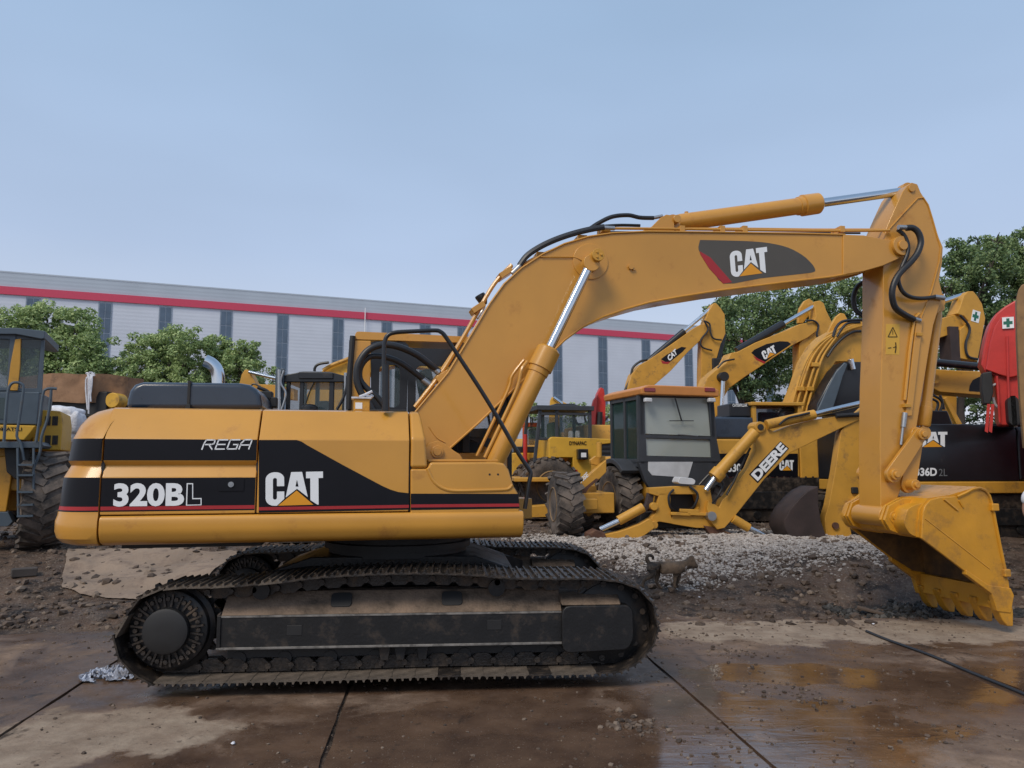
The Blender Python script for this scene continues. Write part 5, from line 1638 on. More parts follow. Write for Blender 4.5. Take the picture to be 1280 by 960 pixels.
decal(F4, 1.2, [(1211, 489), (1212, 482), (1216, 475), (1224, 471), (1240, 471), (1240, 491)], BLK, b)
mb = MB(F4); mb.cyl(F4.P(1156, 452, .95), F4.P(1230, 459, .95), .075, n=16); mb.build('boom_cylinder', BLKP, t)
mb = MB(F4)
mb.prism(F4.poly([(1148, 532), (1152, 517), (1162, 513), (1185, 513), (1192, 532)], .5), .5, 1.2); mb.build('valve_cover', BLKP, t, bev=.03)
plate(F4, t, 'support_strut', [(1180, 498), (1184, 496), (1203, 530), (1197, 532)], 1.0, .08, YELW)
plate(F4, t, 'yellow_panel', [(1160, 488), (1196, 492), (1196, 530), (1160, 530)], 2.2, .08, YELW)
for q in ([(1160, 468), (1155, 480), (1160, 495), (1172, 503), (1170, 515)], [(1165, 470), (1163, 490), (1176, 500), (1180, 512)], [(1175, 494), (1178, 505), (1174, 516)]):
    ptube(F4, [(a, b_, 1.0) for a, b_ in q], .025, HOS, b, 'hose')
mb = MB(F4); mb.box(F4.P(1262, 531, -.5).x, F4.P(1300, 531, -.5).x, -.6, .02, z1_ - .05, z1_ + .0); mb.build('walkway', BLKM, t, bev=.01)
ptube(F4, [(1270, 534, -.5), (1265, 505, -.5), (1264, 475, -.5), (1267, 461, -.5), (1276, 457, -.5), (1300, 456, -.5)], .030, GREYL, t, 'handrail', k=3)
ptube(F4, [(1240, 482, -.5), (1250, 479, -.5), (1264, 481, -.5)], .022, GREYL, t, 'handrail')
ptube(F4, [(1241, 497, -.5), (1244, 506, -.5), (1252, 511, -.5), (1266, 513, -.5)], .024, GREYL, t, 'handrail')

# -- fifth: arm with the green cross
x, y, z = gp(1120, 19.5)
F5 = Fr(x, y, z, 8)
t = thing('excavator', F5, 'yellow boom and arm with a green cross sticker, beside the red boom', 'excavator', GRPX)
crawlers(F5, t, -2.6, 1.6, (0, 2.1)); bg_house(F5, t, -3.0, 1.6)
b = plate(F5, t, 'boom', [(1085, 560), (1095, 500), (1120, 450), (1145, 415), (1165, 402), (1190, 394), (1212, 391), (1219, 396), (1218, 402), (1205, 410), (1185, 419), (1165, 426), (1140, 455), (1120, 510), (1110, 560)], 1.1, .5, YELW, .02)
a5 = plate(F5, t, 'arm', [(1205, 369), (1210, 364), (1217, 364), (1222, 370), (1228, 380), (1232, 398), (1228, 420), (1222, 452), (1200, 448), (1200, 412), (1211, 402), (1205, 395), (1196, 392), (1200, 384)], 1.0, .45, YELW, .02)
mb = MB(F5); mb.box(F5.P(1188, 430, 1.0).x, F5.P(1199.5, 430, 1.0).x, 1.0, 1.45, F5.P(1190, 452, 1.0).z, F5.P(1190, 408, 1.0).z); mb.build('arm_inner_face', BRN, a5)
o = rod(F5, t, 'arm_cylinder', (1130, 385), (1178, 377), 1.25, .12, YELW); rod(F5, o, 'piston_rod', (1178, 377), (1207, 368), 1.25, .07, CHR)
ptube(F5, [(1200, 394, .95), (1212, 410, .95), (1207, 430, .95), (1210, 445, .95), (1222, 449, .95)], .035, HOS, a5, 'hose')


def cross(fr, lat, quad, parent):
    decal(fr, lat, quad, WHT, parent, 'cross_panel', .01)
    a, b_, c = quad[3], quad[2], quad[0]
    o_, ex_, ey_ = affine(fr, lat - .012, a, b_, c)
    mb = MB(fr)
    pl = [(.36, .10), (.64, .10), (.64, .36), (.9, .36), (.9, .64), (.64, .64), (.64, .9), (.36, .9), (.36, .64), (.10, .64), (.10, .36), (.36, .36)]
    mb.add([o_ + ex_ * u + ey_ * v for u, v in pl], [tuple(range(12))]); mb.build('green_cross', GRN, parent, smooth=0)


cross(F5, 1.0, [(1216, 387), (1225.5, 390), (1223, 404), (1213.5, 401)], a5)

# -- red boom and red excavator mostly beyond the right edge
x, y, z = gp(1350, 12.0)
F6 = Fr(x, y, z, -25)
t = thing('red_excavator', F6, 'bright red boom with a green cross, hanging at the right edge', 'excavator')
crawlers(F6, t, -.6, 3.6, (0, 2.1)); bg_house(F6, t, .3, 4.0, m=REDP)
b = plate(F6, t, 'boom', [(1226, 455), (1229, 437), (1233, 418), (1238, 403), (1245, 392), (1256, 383), (1268, 376), (1285, 372), (1330, 380), (1400, 430), (1440, 500), (1400, 500), (1345, 440), (1300, 425), (1282, 440), (1276, 480), (1272, 532), (1250, 532), (1246, 500), (1242, 470), (1232, 466)], .8, .5, REDP, .03)
plate(F6, t, 'boom_side_plate', [(1232, 462), (1237, 430), (1243, 408), (1251, 396), (1262, 394), (1270, 398), (1274, 420), (1272, 470), (1262, 472), (1248, 468)], .72, .08, REDP, .02)
cross(F6, .70, [(1252.5, 397), (1267, 396), (1267.5, 410), (1253, 411)], t)
ptube(F6, [(1246, 470, .7), (1248, 500, .7), (1250, 528, .7)], .02, REDP, b, 'oil_pipe')
ptube(F6, [(1259, 420, .7), (1260, 470, .7), (1262, 528, .7)], .02, REDP, b, 'oil_pipe')
mb = MB(F6); mb.prism(F6.poly([(1228, 466), (1240, 464), (1242, 490), (1238, 505), (1230, 505), (1227, 485)], .6), .6, .9); mb.build('black_bracket', BLKM, t, bev=.02)
for a in (1236, 1241):
    mb = MB(F6); mb.prism(F6.poly([(a - 2, 505), (a + 2, 505), (a - 1, 541), (a - 5, 539)], .6), .6, .62); mb.build('red_strap', REDP, t)
mb = MB(F6); mb.prism(rrect(*(lambda a, b_: (a.x, b_.x, b_.z, a.z))(F6.P(1259, 495, .5), F6.P(1276, 532, .5)), .1), .5, .9); mb.build('black_hose_bundle', BLKM, t, bev=.04)

# -- brown-yellow boom at the very edge
x, y, z = gp(1420, 9.6)
F7 = Fr(x, y, z, -31)
t = thing('excavator', F7, 'dull brownish yellow boom edge cut off by the right border of the photo', 'excavator', GRPX)
crawlers(F7, t, -.6, 3.6, (0, 2.1)); bg_house(F7, t, .0, 4.0)
plate(F7, t, 'boom', [(1270.5, 372), (1273, 362), (1277, 356), (1290, 350), (1330, 352), (1400, 420), (1440, 520), (1400, 520), (1350, 430), (1312, 410), (1310, 480), (1304, 560), (1280, 560), (1275, 500), (1271, 420)], .8, .4, M('brownish_yellow_paint', (.24, .135, .05), .55, var=.15, dirt=(.15, .09, .05), dirtamt=.2), .015)

# ================================================================== backhoe loader in front of them
x0_, y0_ = at(803, 600, 14.4).x, 14.4
J = Fr(x0_, y0_, gz(x0_, y0_), 17.5)
jd = thing('backhoe_loader', J, 'old yellow backhoe loader with black cab and orange roof standing on the gravel bank', 'backhoe loader')
DEP = 1.35
jp = lambda px, py: J.P(px, py, 0)
L0 = jp(800, 494); R0 = jp(892, 496); L1 = jp(806, 607); R1 = jp(902, 605)
zt, zm, zb_ = L0.z, jp(800, 577).z, L1.z
wt, wb = R0.x, R1.x
xa = L0.x


def frame_quad(mb, o4, i4, y0, y1):
    """flat frame between an outer and an inner outline (x,z) with thickness"""
    n = len(o4)
    vs = [(a, y0, b) for a, b in o4] + [(a, y0, b) for a, b in i4] + [(a, y1, b) for a, b in o4] + [(a, y1, b) for a, b in i4]
    fs = []
    for i in range(n):
        j = (i + 1) % n
        fs += [(i, j, n + j, n + i), (2 * n + i, 2 * n + j, 3 * n + j, 3 * n + i), (i, j, 2 * n + j, 2 * n + i), (n + i, n + j, 3 * n + j, 3 * n + i)]
    mb.add(vs, fs)


q = lambda a, b: (jp(a, b).x, jp(a, b).z)
mb = MB(J)
frame_quad(mb, [q(797, 494), q(892, 496), q(896, 546.5), q(798, 543.5)], [q(805.5, 495.5), q(885, 497.5), q(889.5, 546), q(806.5, 543)], 0, .07)
frame_quad(mb, [q(798, 543), q(895, 546), q(901, 577), q(798, 577)], [q(807, 547.5), q(887.5, 549.5), q(889.5, 572), q(808, 570)], -.012, .06)
mb.prism([q(798, 577), q(901, 577), q(903, 600), q(890, 610), q(812, 610), q(806, 600)], 0, .10)
# sides and front of the cab
for s, xx in ((0, L0.x), (1, R0.x)):
    for yy in (0, .66, DEP - .06):
        xo = xx if s == 0 else xx - .07
        mb.prism([(xo, zm - .02), (xo + .07, zm - .02), (xo + .07, zt), (xo, zt)], yy, yy + .07)
    xo = xx if s == 0 else xx - .07
    mb.box(xo, xo + .07, 0, DEP, zt - .07, zt + .0); mb.box(xo, xo + .07, 0, DEP, zm - .04, zm + .05)
mb.box(xa, wt, DEP - .05, DEP, zt - .08, zt); mb.box(xa, wt, DEP - .05, DEP, zb_, zm)
mb.prism([(xa, zb_ + .35), (wt, zb_ + .35), (wt, zm), (xa, zm)], 0.1, DEP - .05)
cabj = mb.build('cab', DGRY, jd, bev=.015)
mb = MB(J)
mb.prism([q(806, 496.5), q(885, 498), q(889, 545), q(807, 542)], .03, .036); mb.build('rear_window', GLP, cabj, smooth=0)
mb = MB(J); mb.prism([q(807.5, 548), q(888, 550), q(889, 571.5), q(808.5, 569.5)], .02, .026); mb.build('rear_window', GLP, cabj, smooth=0)
mb = MB(J); mb.box(xa + .03, xa + .036, .07, DEP, zm + .03, zt - .06); mb.box(wt - .04, wt - .034, .07, DEP, zm + .03, zt - .06); mb.box(xa + .05, wt - .05, DEP - .03, DEP - .024, zm, zt - .06); mb.build('side_window', GLG, cabj, smooth=0)
decal(J, 0, [(810, 576), (866, 577), (860, 597), (815, 594), (810, 588)], GREYL, cabj, 'grey_panel', .008)
mb = MB(J); mb.tube([jp(843, 498) + V((0, -.03, 0)), jp(851, 526) + V((0, -.03, 0))], .014, 6); mb.tube([jp(836, 526) + V((0, -.03, 0)), jp(866, 526) + V((0, -.03, 0))], .008, 5); mb.build('wiper', BLKM, cabj)
mb = MB(J); mb.tube([jp(847, 543) + V((0, -.01, 0)), jp(872, 545) + V((0, -.01, 0))], .01, 6); mb.build('window_handle', STL, cabj)
# roof with its lamps
mb = MB(J)
e0, e1 = jp(800, 482.5), jp(892, 486)
mb.prism([(e0.x - .04, zt), (e0.x - .06, zt + .12), (e0.x + .12, zt + .19), (e1.x - .1, zt + .19), (e1.x + .04, zt + .13), (e1.x + .03, zt)], -.14, DEP + .22)
rf = mb.build('roof', ORG, jd, bev=.03)
for a in (801, 876):
    c = jp(a, 489); mb = MB(J); mb.box(c.x, c.x + .23, -.155, -.13, c.z - .02, c.z + .055); mb.build('tail_lamp', REDL, rf, bev=.01)
for a in (802, 881):
    c = jp(a, 500); mb = MB(J); mb.box(c.x, c.x + .15, -.16, -.06, c.z - .05, c.z + .03); mb.build('work_lamp', GREYL, rf, bev=.02)
# interior
mb = MB(J)
mb.prism(round_poly([(xa + .5, zm - .1), (xa + 1.0, zm - .1), (xa + .95, zm + .62), (xa + .55, zm + .62)], .1), .6, .72); mb.build('seat', SEAT, jd, bev=.04)
mb = MB(J); mb.tube([(xa + .9, .3, zm - .1), (xa + .95, .25, zm + .35)], .02, 6); mb.tube([(xa + .5, .3, zm - .1), (xa + .45, .25, zm + .35)], .02, 6); mb.build('control_lever', BLKM, jd)
# fender, wheels, chassis
mb = MB(J)
yw, rw = .72, .62
arc = [(yw + (rw + .16) * math.cos(R(a)), .64 + (rw + .13) * math.sin(R(a))) for a in range(-8, 138, 12)]
arc2 = [(yw + (rw + .06) * math.cos(R(a)), .64 + (rw + .04) * math.sin(R(a))) for a in range(136, -10, -12)]
for xq in (-.34, R0.x - .12): mb.xprism(arc + arc2, xq, xq + .46)
mb.build('fender', DGRY, jd, bev=.012)
tyre(J, jd, (-.16, yw, rw), rw, .44, (-1, 0, 0), RIM, 20); tyre(J, jd, (R0.x + .05, yw, rw), rw, .44, (1, 0, 0), RIM, 20)
mb = MB(J); mb.box(.2, R0.x - .2, .1, 3.4, .45, .95); mb.cyl((-.1, yw, rw), (R0.x, yw, rw), .14, n=16); mb.cyl((0, 2.9, .5), (R0.x - .1, 2.9, .5), .1, n=14); mb.build('chassis', YELW, jd, bev=.03)
mb = MB(J); mb.box(.35, R0.x - .35, 1.5, 3.3, .95, 1.45); mb.build('engine_hood', YELW, jd, bev=.08)
for xx, s in ((-.05, -1), (R0.x + .05, 1)): tyre(J, jd, (xx, 2.9, .46), .46, .32, (s, 0, 0), RIM, 18, 'front_wheel')
# frame carrying the digging arm: traced in a plane facing the viewer
K = Fr(at(870, 640, 13.7).x, 13.7, J.m.translation.z, 6)
kp = lambda nm, pts, lat, w, m, bev=.01, par=None: plate(K, par or jd, nm, pts, lat, w, m, bev)
mb = MB(K)
sw = [(812, 610), (845, 608), (880, 607), (888, 612), (892, 640), (897, 646), (897, 658), (870, 660), (842, 655), (824, 652), (815, 656), (812, 650), (818, 640), (822, 625), (812, 618)]
inner = [(836, 617), (868, 617), (874, 632), (868, 645), (846, 645), (836, 634)]
P_ = K.poly(sw, 0)
mb.prism(K.poly([(812, 610), (845, 608), (880, 607), (888, 612), (889, 618), (836, 618), (822, 620), (812, 617)], 0), 0, .25)
mb.prism(K.poly([(824, 616), (838, 617), (839, 645), (842, 655), (824, 652), (815, 656), (812, 650), (820, 640)], 0), 0, .22)
mb.prism(K.poly([(870, 617), (889, 617), (893, 642), (898, 650), (896, 660), (870, 660), (840, 655), (840, 644), (868, 645), (875, 634)], 0), 0, .24)
for a, b_ in ((839, 640), (850, 636), (860, 640)): mb.prism(K.poly([(a, b_), (a + 24, b_ + 1), (a + 24, b_ + 5), (a, b_ + 4)], -.06), -.06, .0)
for a, b_ in ((817, 633), (817, 656)): c = K.P(a, b_, 0); mb.cyl((c.x, -.05, c.z), (c.x, .25, c.z), .07, n=16)
swf = mb.build('swing_frame', YELW, jd, bev=.01)
mb = MB(K); mb.prism(K.poly([(836, 616), (876, 616), (876, 646), (838, 646)], .25), .25, .6); mb.build('hydraulic_block', BLKM, jd, bev=.03)
mb = MB(K); c = K.P(857, 601, -.05); mb.prism(round_poly(K.poly([(847, 603), (850, 596), (866, 598), (870, 601), (868, 606), (850, 605)], -.05), .03), -.05, .3); mb.build('white_cover', GREYL, jd, bev=.01)
mb = MB(K); mb.box(K.P(800, 640, .3).x, K.P(905, 640, .3).x, .3, .6, .12, .42); mb.build('cross_beam', BLKM, jd, bev=.02)
for q_ in ([(842, 612, -.03), (836, 620, -.06), (838, 634, -.05), (846, 640, .1)], [(862, 608, -.03), (872, 618, -.08), (868, 632, -.06), (858, 640, .1)], [(880, 612, -.05), (896, 600, -.15), (904, 606, -.18), (896, 622, -.16), (886, 634, -.05)], [(874, 606, .1), (888, 592, .1), (902, 590, .05), (910, 598, .0)]):
    ptube(K, q_, .022, HOS, jd, 'hydraulic_hose')
# stabiliser legs
kp('stabiliser_leg', [(816, 652), (812, 648), (800, 655), (775, 664), (752, 669), (748, 677), (757, 681), (785, 678), (805, 670), (819, 660)], -.15, .18, YELW, .015)
mb = MB(K); mb.prism(K.poly([(735, 667), (745, 662), (756, 666), (760, 680), (745, 684), (733, 679)], -.2), -.22, .12); mb.build('stabiliser_foot', RUST, jd, bev=.02)
o = rod(K, jd, 'stabiliser_cylinder', (804, 634), (773, 651), -.1, .085, YELW); rod(K, o, 'piston_rod', (776, 650), (750, 662), -.1, .05, CHR)
kp('curved_bracket', [(812, 612), (818, 614), (816, 630), (806, 642), (800, 642), (808, 630)], .05, .15, BRN, .01)
kp('stabiliser_leg', [(880, 657), (900, 660), (925, 672), (958, 677), (960, 684), (940, 684), (912, 682), (890, 672)], -.05, .16, RUST, .015)
o = rod(K, jd, 'stabiliser_cylinder', (916, 648), (936, 660), -.1, .08, YELW); rod(K, o, 'piston_rod', (934, 659), (962, 672), -.1, .045, CHR)
# boom
bm_ = kp('boom', [(897, 662), (887, 650), (884, 635), (886, 626), (893, 630), (899, 634), (903, 625), (909, 620), (917, 608), (935.6, 585), (945, 563), (943, 543), (942, 532), (947, 527), (955, 528), (960, 535), (968, 540), (988, 532), (1016, 525), (1043, 521), (1075, 517), (1076, 524), (1050, 536), (1025, 548), (988, 566), (956, 598.5), (915, 650), (906, 660)], -.12, .24, YELW, .012)
c = K.P(949, 534, -.12); mb = MB(K); mb.cyl((c.x, -.17, c.z), (c.x, .17, c.z), .10, n=22); mb.build('pin', YELW, jd, bev=.01)
mb = MB(K); mb.cyl((c.x, -.19, c.z), (c.x, -.16, c.z), .055, n=18); mb.build('pin_hole', BLKM, jd)
c = K.P(889, 645, -.12); mb = MB(K); mb.cyl((c.x, -.17, c.z), (c.x, .17, c.z), .08, n=22); mb.build('pivot_pin', STL, jd)
decal(K, -.12, [(946.8, 603.8), (986, 560.5), (975.5, 551.5), (936.2, 592.8)], BLK, bm_, th=.006)
writing('DEERE', K, -.126, (947, 601.5), (984.3, 560.8), (938.3, 593), WHT, bm_, offset=.05, out=.006)
ptube(K, [(908, 619, -.2), (918, 600, -.2), (930, 575, -.2), (938, 560, -.2)], .02, HOS, bm_, 'hose')
o = rod(K, jd, 'boom_cylinder', (944, 540), (897, 592), -.24, .105, YELW); rod(K, o, 'piston_rod', (897, 592), (882, 613), -.24, .05, CHR)
mb = MB(K); mb.cyl(K.P(900, 589, -.24), K.P(893, 597, -.24), .13, n=18); mb.build('cylinder_collar', YELW, o)
o = rod(K, jd, 'dipper_cylinder', (958, 531), (1018, 518), -.14, .09, YELW); rod(K, o, 'piston_rod', (1014, 519), (1080, 503), -.14, .05, CHR)
ptube(K, [(974, 531, -.25), (984, 523, -.25), (1000, 519, -.25), (1012, 516, -.25)], .02, HOS, o, 'hose')
ptube(K, [(1045, 520, -.15), (1060, 519, -.15), (1078, 518, -.15)], .04, BLKM, o, 'hose')
dp = kp('dipper_arm', [(1052, 538), (1060, 528), (1085, 505), (1095, 520), (1088, 560), (1078, 610), (1072, 640), (1062, 655), (1066, 674), (1066, 685), (1059, 697), (1045, 694), (1033, 686), (1033, 670), (1031, 648), (1036, 632), (1044, 590), (1051, 541)], -.09, .2, YELW, .012)
for a, b_ in ((1044, 657), (1043, 677)): c = K.P(a, b_, -.1); mb = MB(K); mb.cyl((c.x, -.13, c.z), (c.x, .15, c.z), .06, n=16); mb.build('link_pin', RUST, jd)
mb = MB(K); c = K.P(1068, 613, -.1); mb.box(c.x - .06, c.x + .06, -.14, .1, c.z - .06, c.z + .06); mb.build('black_lug', BLKM, jd, bev=.02)
kp('bucket_bracket', [(1060, 630), (1075, 617), (1078, 640), (1086, 660), (1068, 655), (1058, 648)], -.15, .1, YELW, .01)
bo_ = [(1023, 608), (1010, 614), (1000, 623), (988, 637), (981, 650), (981, 660), (988, 673), (1000, 681), (1018, 685), (1033, 682), (1032, 668), (1026, 650), (1023, 630)]
mb = MB(K)
bq = K.poly(bo_, -.32)
mb.prism(bq, -.32, -.29); bkk = mb.build('digging_bucket', BRN, jd, bev=.01)
mb = MB(K); mb.prism(bq, .29, .32); mb.build('bucket_cheek', BRN, bkk, bev=.01)
mb = MB(K); mb.strip(bq[:10], -.29, .29, .03); mb.build('bucket_shell', BRN, bkk)
# ================================================================== machines in the middle distance
# two muddy tyres with a sloping lettered arm: small wheel loader half hidden by the front excavator
x, y = at(706, 640, 14.0).x, 14.0
Q = Fr(x, y, gz(x, y) - .02, 9)
t = thing('wheel_loader', Q, 'small wheel loader with two muddy tyres and a slanted lettered arm beside the backhoe', 'wheel loader')
tyre(Q, t, (0, 0, .60), .60, .46, (-1, 0, 0), RIM, 18)
tyre(Q, t, (.50, 1.0, .50), .50, .40, (-1, 0, 0), RIM, 18)
mb = MB(Q); mb.box(.3, 1.0, .2, 2.4, .42, .8); mb.box(.0, .6, -.08, .08, .5, .7); mb.build('axle_beam', YELW, t, bev=.02)
Q2 = Fr(at(740, 600, 14.3).x, 14.3, Q.m.translation.z, 10)
b = plate(Q2, t, 'loader_arm', [(719, 624), (722, 613), (727, 603), (752, 580), (758, 575), (758, 590), (748, 600), (736, 610), (729, 622), (722, 632)], 0, .18, YELW, .01)
decal(Q2, 0, [(724, 621), (729, 611), (745, 598), (749, 599), (736, 610), (727, 625)], RUST, b, th=.006)
writing('310SE', Q2, 0, (723.5, 607), (735.5, 595.5), (721.5, 601), WHT, b, offset=.03, out=.006)
plate(Q2, t, 'yellow_housing', [(730, 607), (745, 607), (746, 612), (745, 640), (736, 646), (729, 640)], .3, .35, YELW, .015)
plate(Q2, t, 'arm_bracket', [(738, 575), (745, 570), (757, 570), (757, 577), (747, 582), (739, 580)], .2, .12, YELW, .01)
rod(Q2, t, 'guard_post', (749, 572), (749, 553), .1, .05, YELW)

# road roller with a dark cab
x, y, z = gp(725, 19)
RO = Fr(x, y, z, 12)
t = thing('road_roller', RO, 'yellow compactor with dark boxy cab, two white jars on its hood', 'road roller')
rp = lambda px, py, l=0: RO.P(px, py, l)
mb = MB(RO)
xa, xb = rp(674, 540).x, rp(740, 540).x
zr, zc, zf = rp(700, 512).z, rp(700, 548).z, rp(700, 578).z
for xx in (xa, xa + .42, xb - .08):
    for yy in (0, 1.4): mb.prism([(xx - (.15 if xx == xa else 0), zf), (xx + .08 - (.15 if xx == xa else 0), zf), (xx + .08, zr), (xx, zr)], yy, yy + .08)
mb.box(xa - .08, xb + .05, -.05, 1.5, zr - .02, zr + .10); mb.box(xa, xb, 0, .05, zc - .05, zc + .02); mb.box(xa, xb, 0, .05, zr - .14, zr - .07)
mb.prism([(xa + .3, zr + .1), (xa + .5, zr + .17), (xb - .4, zr + .17), (xb - .2, zr + .1)], .2, 1.2)
ca = mb.build('cab', DGRY, t, bev=.015)
mb = MB(RO); mb.box(xa + .05, xb, .03, .036, zc, zr - .1); mb.box(xa + .1, xb, 1.41, 1.416, zc, zr - .1); mb.build('window', GLC, ca, smooth=0)
mb = MB(RO); mb.prism(round_poly([(xa + .45, zc - .1), (xa + .45, zc + .42), (xa + .62, zc + .45), (xa + .75, zc - .1)], .05), .5, 1.0); mb.build('seat', M('green_seat', (.15, .2, .05), .7), t, bev=.03)
h = plate(RO, t, 'hood', [(686, 549), (690, 546), (770, 549), (775, 553), (747, 556), (747, 600), (718, 600), (716, 572), (700, 572), (686, 573)], -.1, 1.5, YELB, .02)
mb = MB(RO); mb.prism(RO.poly([(746, 552), (776, 553), (776, 600), (741, 600)], -.05), -.05, 1.35); gr = mb.build('grille', DGRY, t, bev=.02)
mb = MB(RO)
for i in range(6):
    p, q_ = rp(748, 560 + i * 6, -.07), rp(768, 560 + i * 6, -.07); mb.box(p.x, q_.x, -.07, -.05, p.z - .02, p.z + .02)
mb.build('grille_slat', BLKM, gr)
writing('DYNAPAC', RO, -.1, (711.5, 556.5), (733, 556.5), (711.5, 551.5), BLK, h, offset=.03, out=.01)
writing('94', RO, -.1, (709.5, 600), (722.5, 600), (709.5, 587), RED, h, offset=.05, out=.01)
for a in (711, 719.5):
    mb = MB(RO); c = rp(a + 2.5, 546, .1); mb.lathe((c.x, .1, c.z - .02), (0, 0, 1), [(0, .065), (.12, .065), (.14, .055), (.15, .05), (.17, .05)], 14); mb.build('white_jar', WHT, t)
mb = MB(RO); c = rp(727, 568, -.15); mb.box(c.x - .13, c.x + .13, -.3, -.12, c.z - .13, c.z + .13); lm_ = mb.build('lamp_box', BLKP, t, bev=.02)
mb = MB(RO); mb.box(c.x - .06, c.x + .07, -.31, -.3, c.z - .07, c.z + .04); mb.build('lamp_lens', WHT, lm_)
tyre(RO, t, (rp(688, 590).x, .1, .74), .74, .5, (0, -1, 0), RIM, 22); tyre(RO, t, (rp(688, 590).x, 1.4, .74), .74, .5, (0, 1, 0), RIM, 22)
mb = MB(RO); mb.lathe((rp(760, 600).x + .6, -.1, .72), (0, 1, 0), [(0, .5), (0, .72), (1.7, .72), (1.7, .5)], 40); mb.build('roller_drum', STL, t)
mb = MB(RO); mb.box(rp(688, 590).x, rp(760, 600).x + .7, .25, 1.25, .55, .95); mb.build('chassis', YELW, t, bev=.03)

# yellow machine with a short line of writing, left of the roller
x, y, z = gp(665, 20)
Y1 = Fr(x, y, z, 4)
t = thing('excavator', Y1, 'small yellow machine with black characters on it, right beside the boom cylinders', 'excavator', GRPX)
crawlers(Y1, t, -1.6, .9, (0, 1.7), h=.7)
mb = MB(Y1); mb.box(Y1.P(640, 600, 0).x, Y1.P(686, 600, 0).x, 0, 1.9, .75, Y1.P(660, 566, 0).z); hb = mb.build('body', YELB, t, bev=.04)
mb = MB(Y1); mb.box(Y1.P(642, 600, .1).x, Y1.P(684, 600, .1).x, .1, 1.8, Y1.P(660, 566, 0).z, Y1.P(660, 558, 0).z); mb.build('dark_deck', BLKP, t, bev=.03)
writing('安全第一', Y1, 0, (658.5, 583), (675.5, 583), (658.5, 577.5), BLK, hb, offset=.0, out=.01)
mb = MB(Y1); a, b_ = Y1.P(661, 556, .2), Y1.P(674, 535, .2); mb.box(a.x, b_.x + .1, .2, 1.0, a.z, b_.z); mb.build('cab', GLS, t, bev=.05)
mb = MB(Y1); a, b_ = Y1.P(653, 560, .3), Y1.P(672, 534, .3); mb.box(a.x, b_.x, .2, .3, b_.z, b_.z + .12); mb.box(a.x, a.x + .08, .2, .3, a.z, b_.z); mb.build('orange_frame', M('orange_paint', (.5, .09, .02), .5), t, bev=.02)
rod(Y1, t, 'red_post', (656.5, 543), (656.5, 580), -.2, .055, REDP)
plate(Y1, t, 'yellow_step', [(655, 634), (694, 631), (694, 646), (655, 647)], -2.4, .6, YELW, .01)
mb = MB(Y1); mb.box(-.6, .3, -1.9, .2, .9, 1.0); mb.build('step_arm', YELW, t, bev=.02)

# red boom far behind
x, y, z = gp(770, 27)
RD = Fr(x, y, z, 5)
t = thing('red_excavator', RD, 'slim dark red boom standing upright behind the compactor cab', 'excavator')
crawlers(RD, t, -1.0, 2.6, (0, 2.0)); bg_house(RD, t, -.6, 3.0, m=REDP)
b = plate(RD, t, 'boom', [(736, 560), (739, 530), (742, 510), (747, 492), (751, 484), (755, 486), (757, 500), (757, 520), (755, 560)], 1.0, .4, REDP, .02)
plate(RD, t, 'arm', [(737, 545), (738, 515), (742, 500), (748, 492), (746, 510), (743, 545)], .8, .2, M('dark_red_paint', (.22, .02, .025), .5), .02)
rod(RD, t, 'boom_cylinder', (748, 560), (750, 515), .85, .1, BLKM)
# yellow boom tip over the roller
x, y, z = gp(700, 30)
YT = Fr(x, y, z, 0)
t = thing('excavator', YT, 'tiny yellow boom tip just above the compactor cab roof', 'excavator', GRPX)
crawlers(YT, t, -1.5, 2.0, (0, 2.1)); bg_house(YT, t, -1.8, 1.6)
plate(YT, t, 'boom', [(686, 560), (687, 515), (688, 500), (690, 496), (695, 498), (712, 506), (722, 509), (722, 513), (708, 510), (698, 507), (699, 515), (700, 560)], 1.0, .5, YELB, .02)
rod(YT, t, 'piston_rod', (692, 497), (703, 505), .95, .07, CHR)

# ================================================================== behind the front excavator's deck
x, y, z = gp(395, 13)
BC = Fr(x, y, z, 2)
t = thing('compact_machine', BC, 'black framed cab with clear windows seen over the front excavator deck', 'site machine')
cp = lambda px, py, l=0: BC.P(px, py, l)
zt_, zb2 = cp(390, 466).z, cp(390, 520).z
mb = MB(BC)
for px0, px1 in ((357, 362), (374, 379.5), (411, 417), (429, 434)):
    mb.box(cp(px0, 500).x, cp(px1, 500).x, 0, .07, zb2, zt_ - .02); mb.box(cp(px0, 500).x, cp(px1, 500).x, 1.2, 1.27, zb2, zt_ - .02)
mb.prism(BC.poly([(354, 474), (357, 469), (380, 464.5), (412, 465), (432, 470), (436, 474), (434, 478), (356, 478)], 0), -.05, 1.3)
mb.box(cp(357, 500).x, cp(434, 500).x, 0, .05, zb2 - .6, cp(390, 512).z)
mb.prism(BC.poly([(374, 465), (417, 466), (417, 474), (374, 474)], -.03), -.08, .0)
ca = mb.build('cab', BLKP, t, bev=.015)
mb = MB(BC); mb.prism(rrect(cp(379, 500).x, cp(411, 500).x, zb2, cp(390, 475).z, .05), .02, .026); mb.box(cp(362, 500).x, cp(374, 500).x, .03, .036, zb2, cp(390, 478).z); mb.box(cp(417, 500).x, cp(429, 500).x, .03, .036, zb2, cp(390, 478).z); mb.build('window', GLC, ca, smooth=0)
mb = MB(BC); mb.prism(round_poly([(cp(389, 500).x, zb2 - .1), (cp(390, 500).x, cp(390, 498).z), (cp(405, 500).x, cp(390, 498).z), (cp(407, 500).x, zb2 - .1)], .05), .5, .62); mb.build('seat', SEAT, t, bev=.03)
ptube(BC, [(395, 474, -.02), (389, 485, -.02), (382, 505, -.02)], .012, BLKM, t, 'wiper')
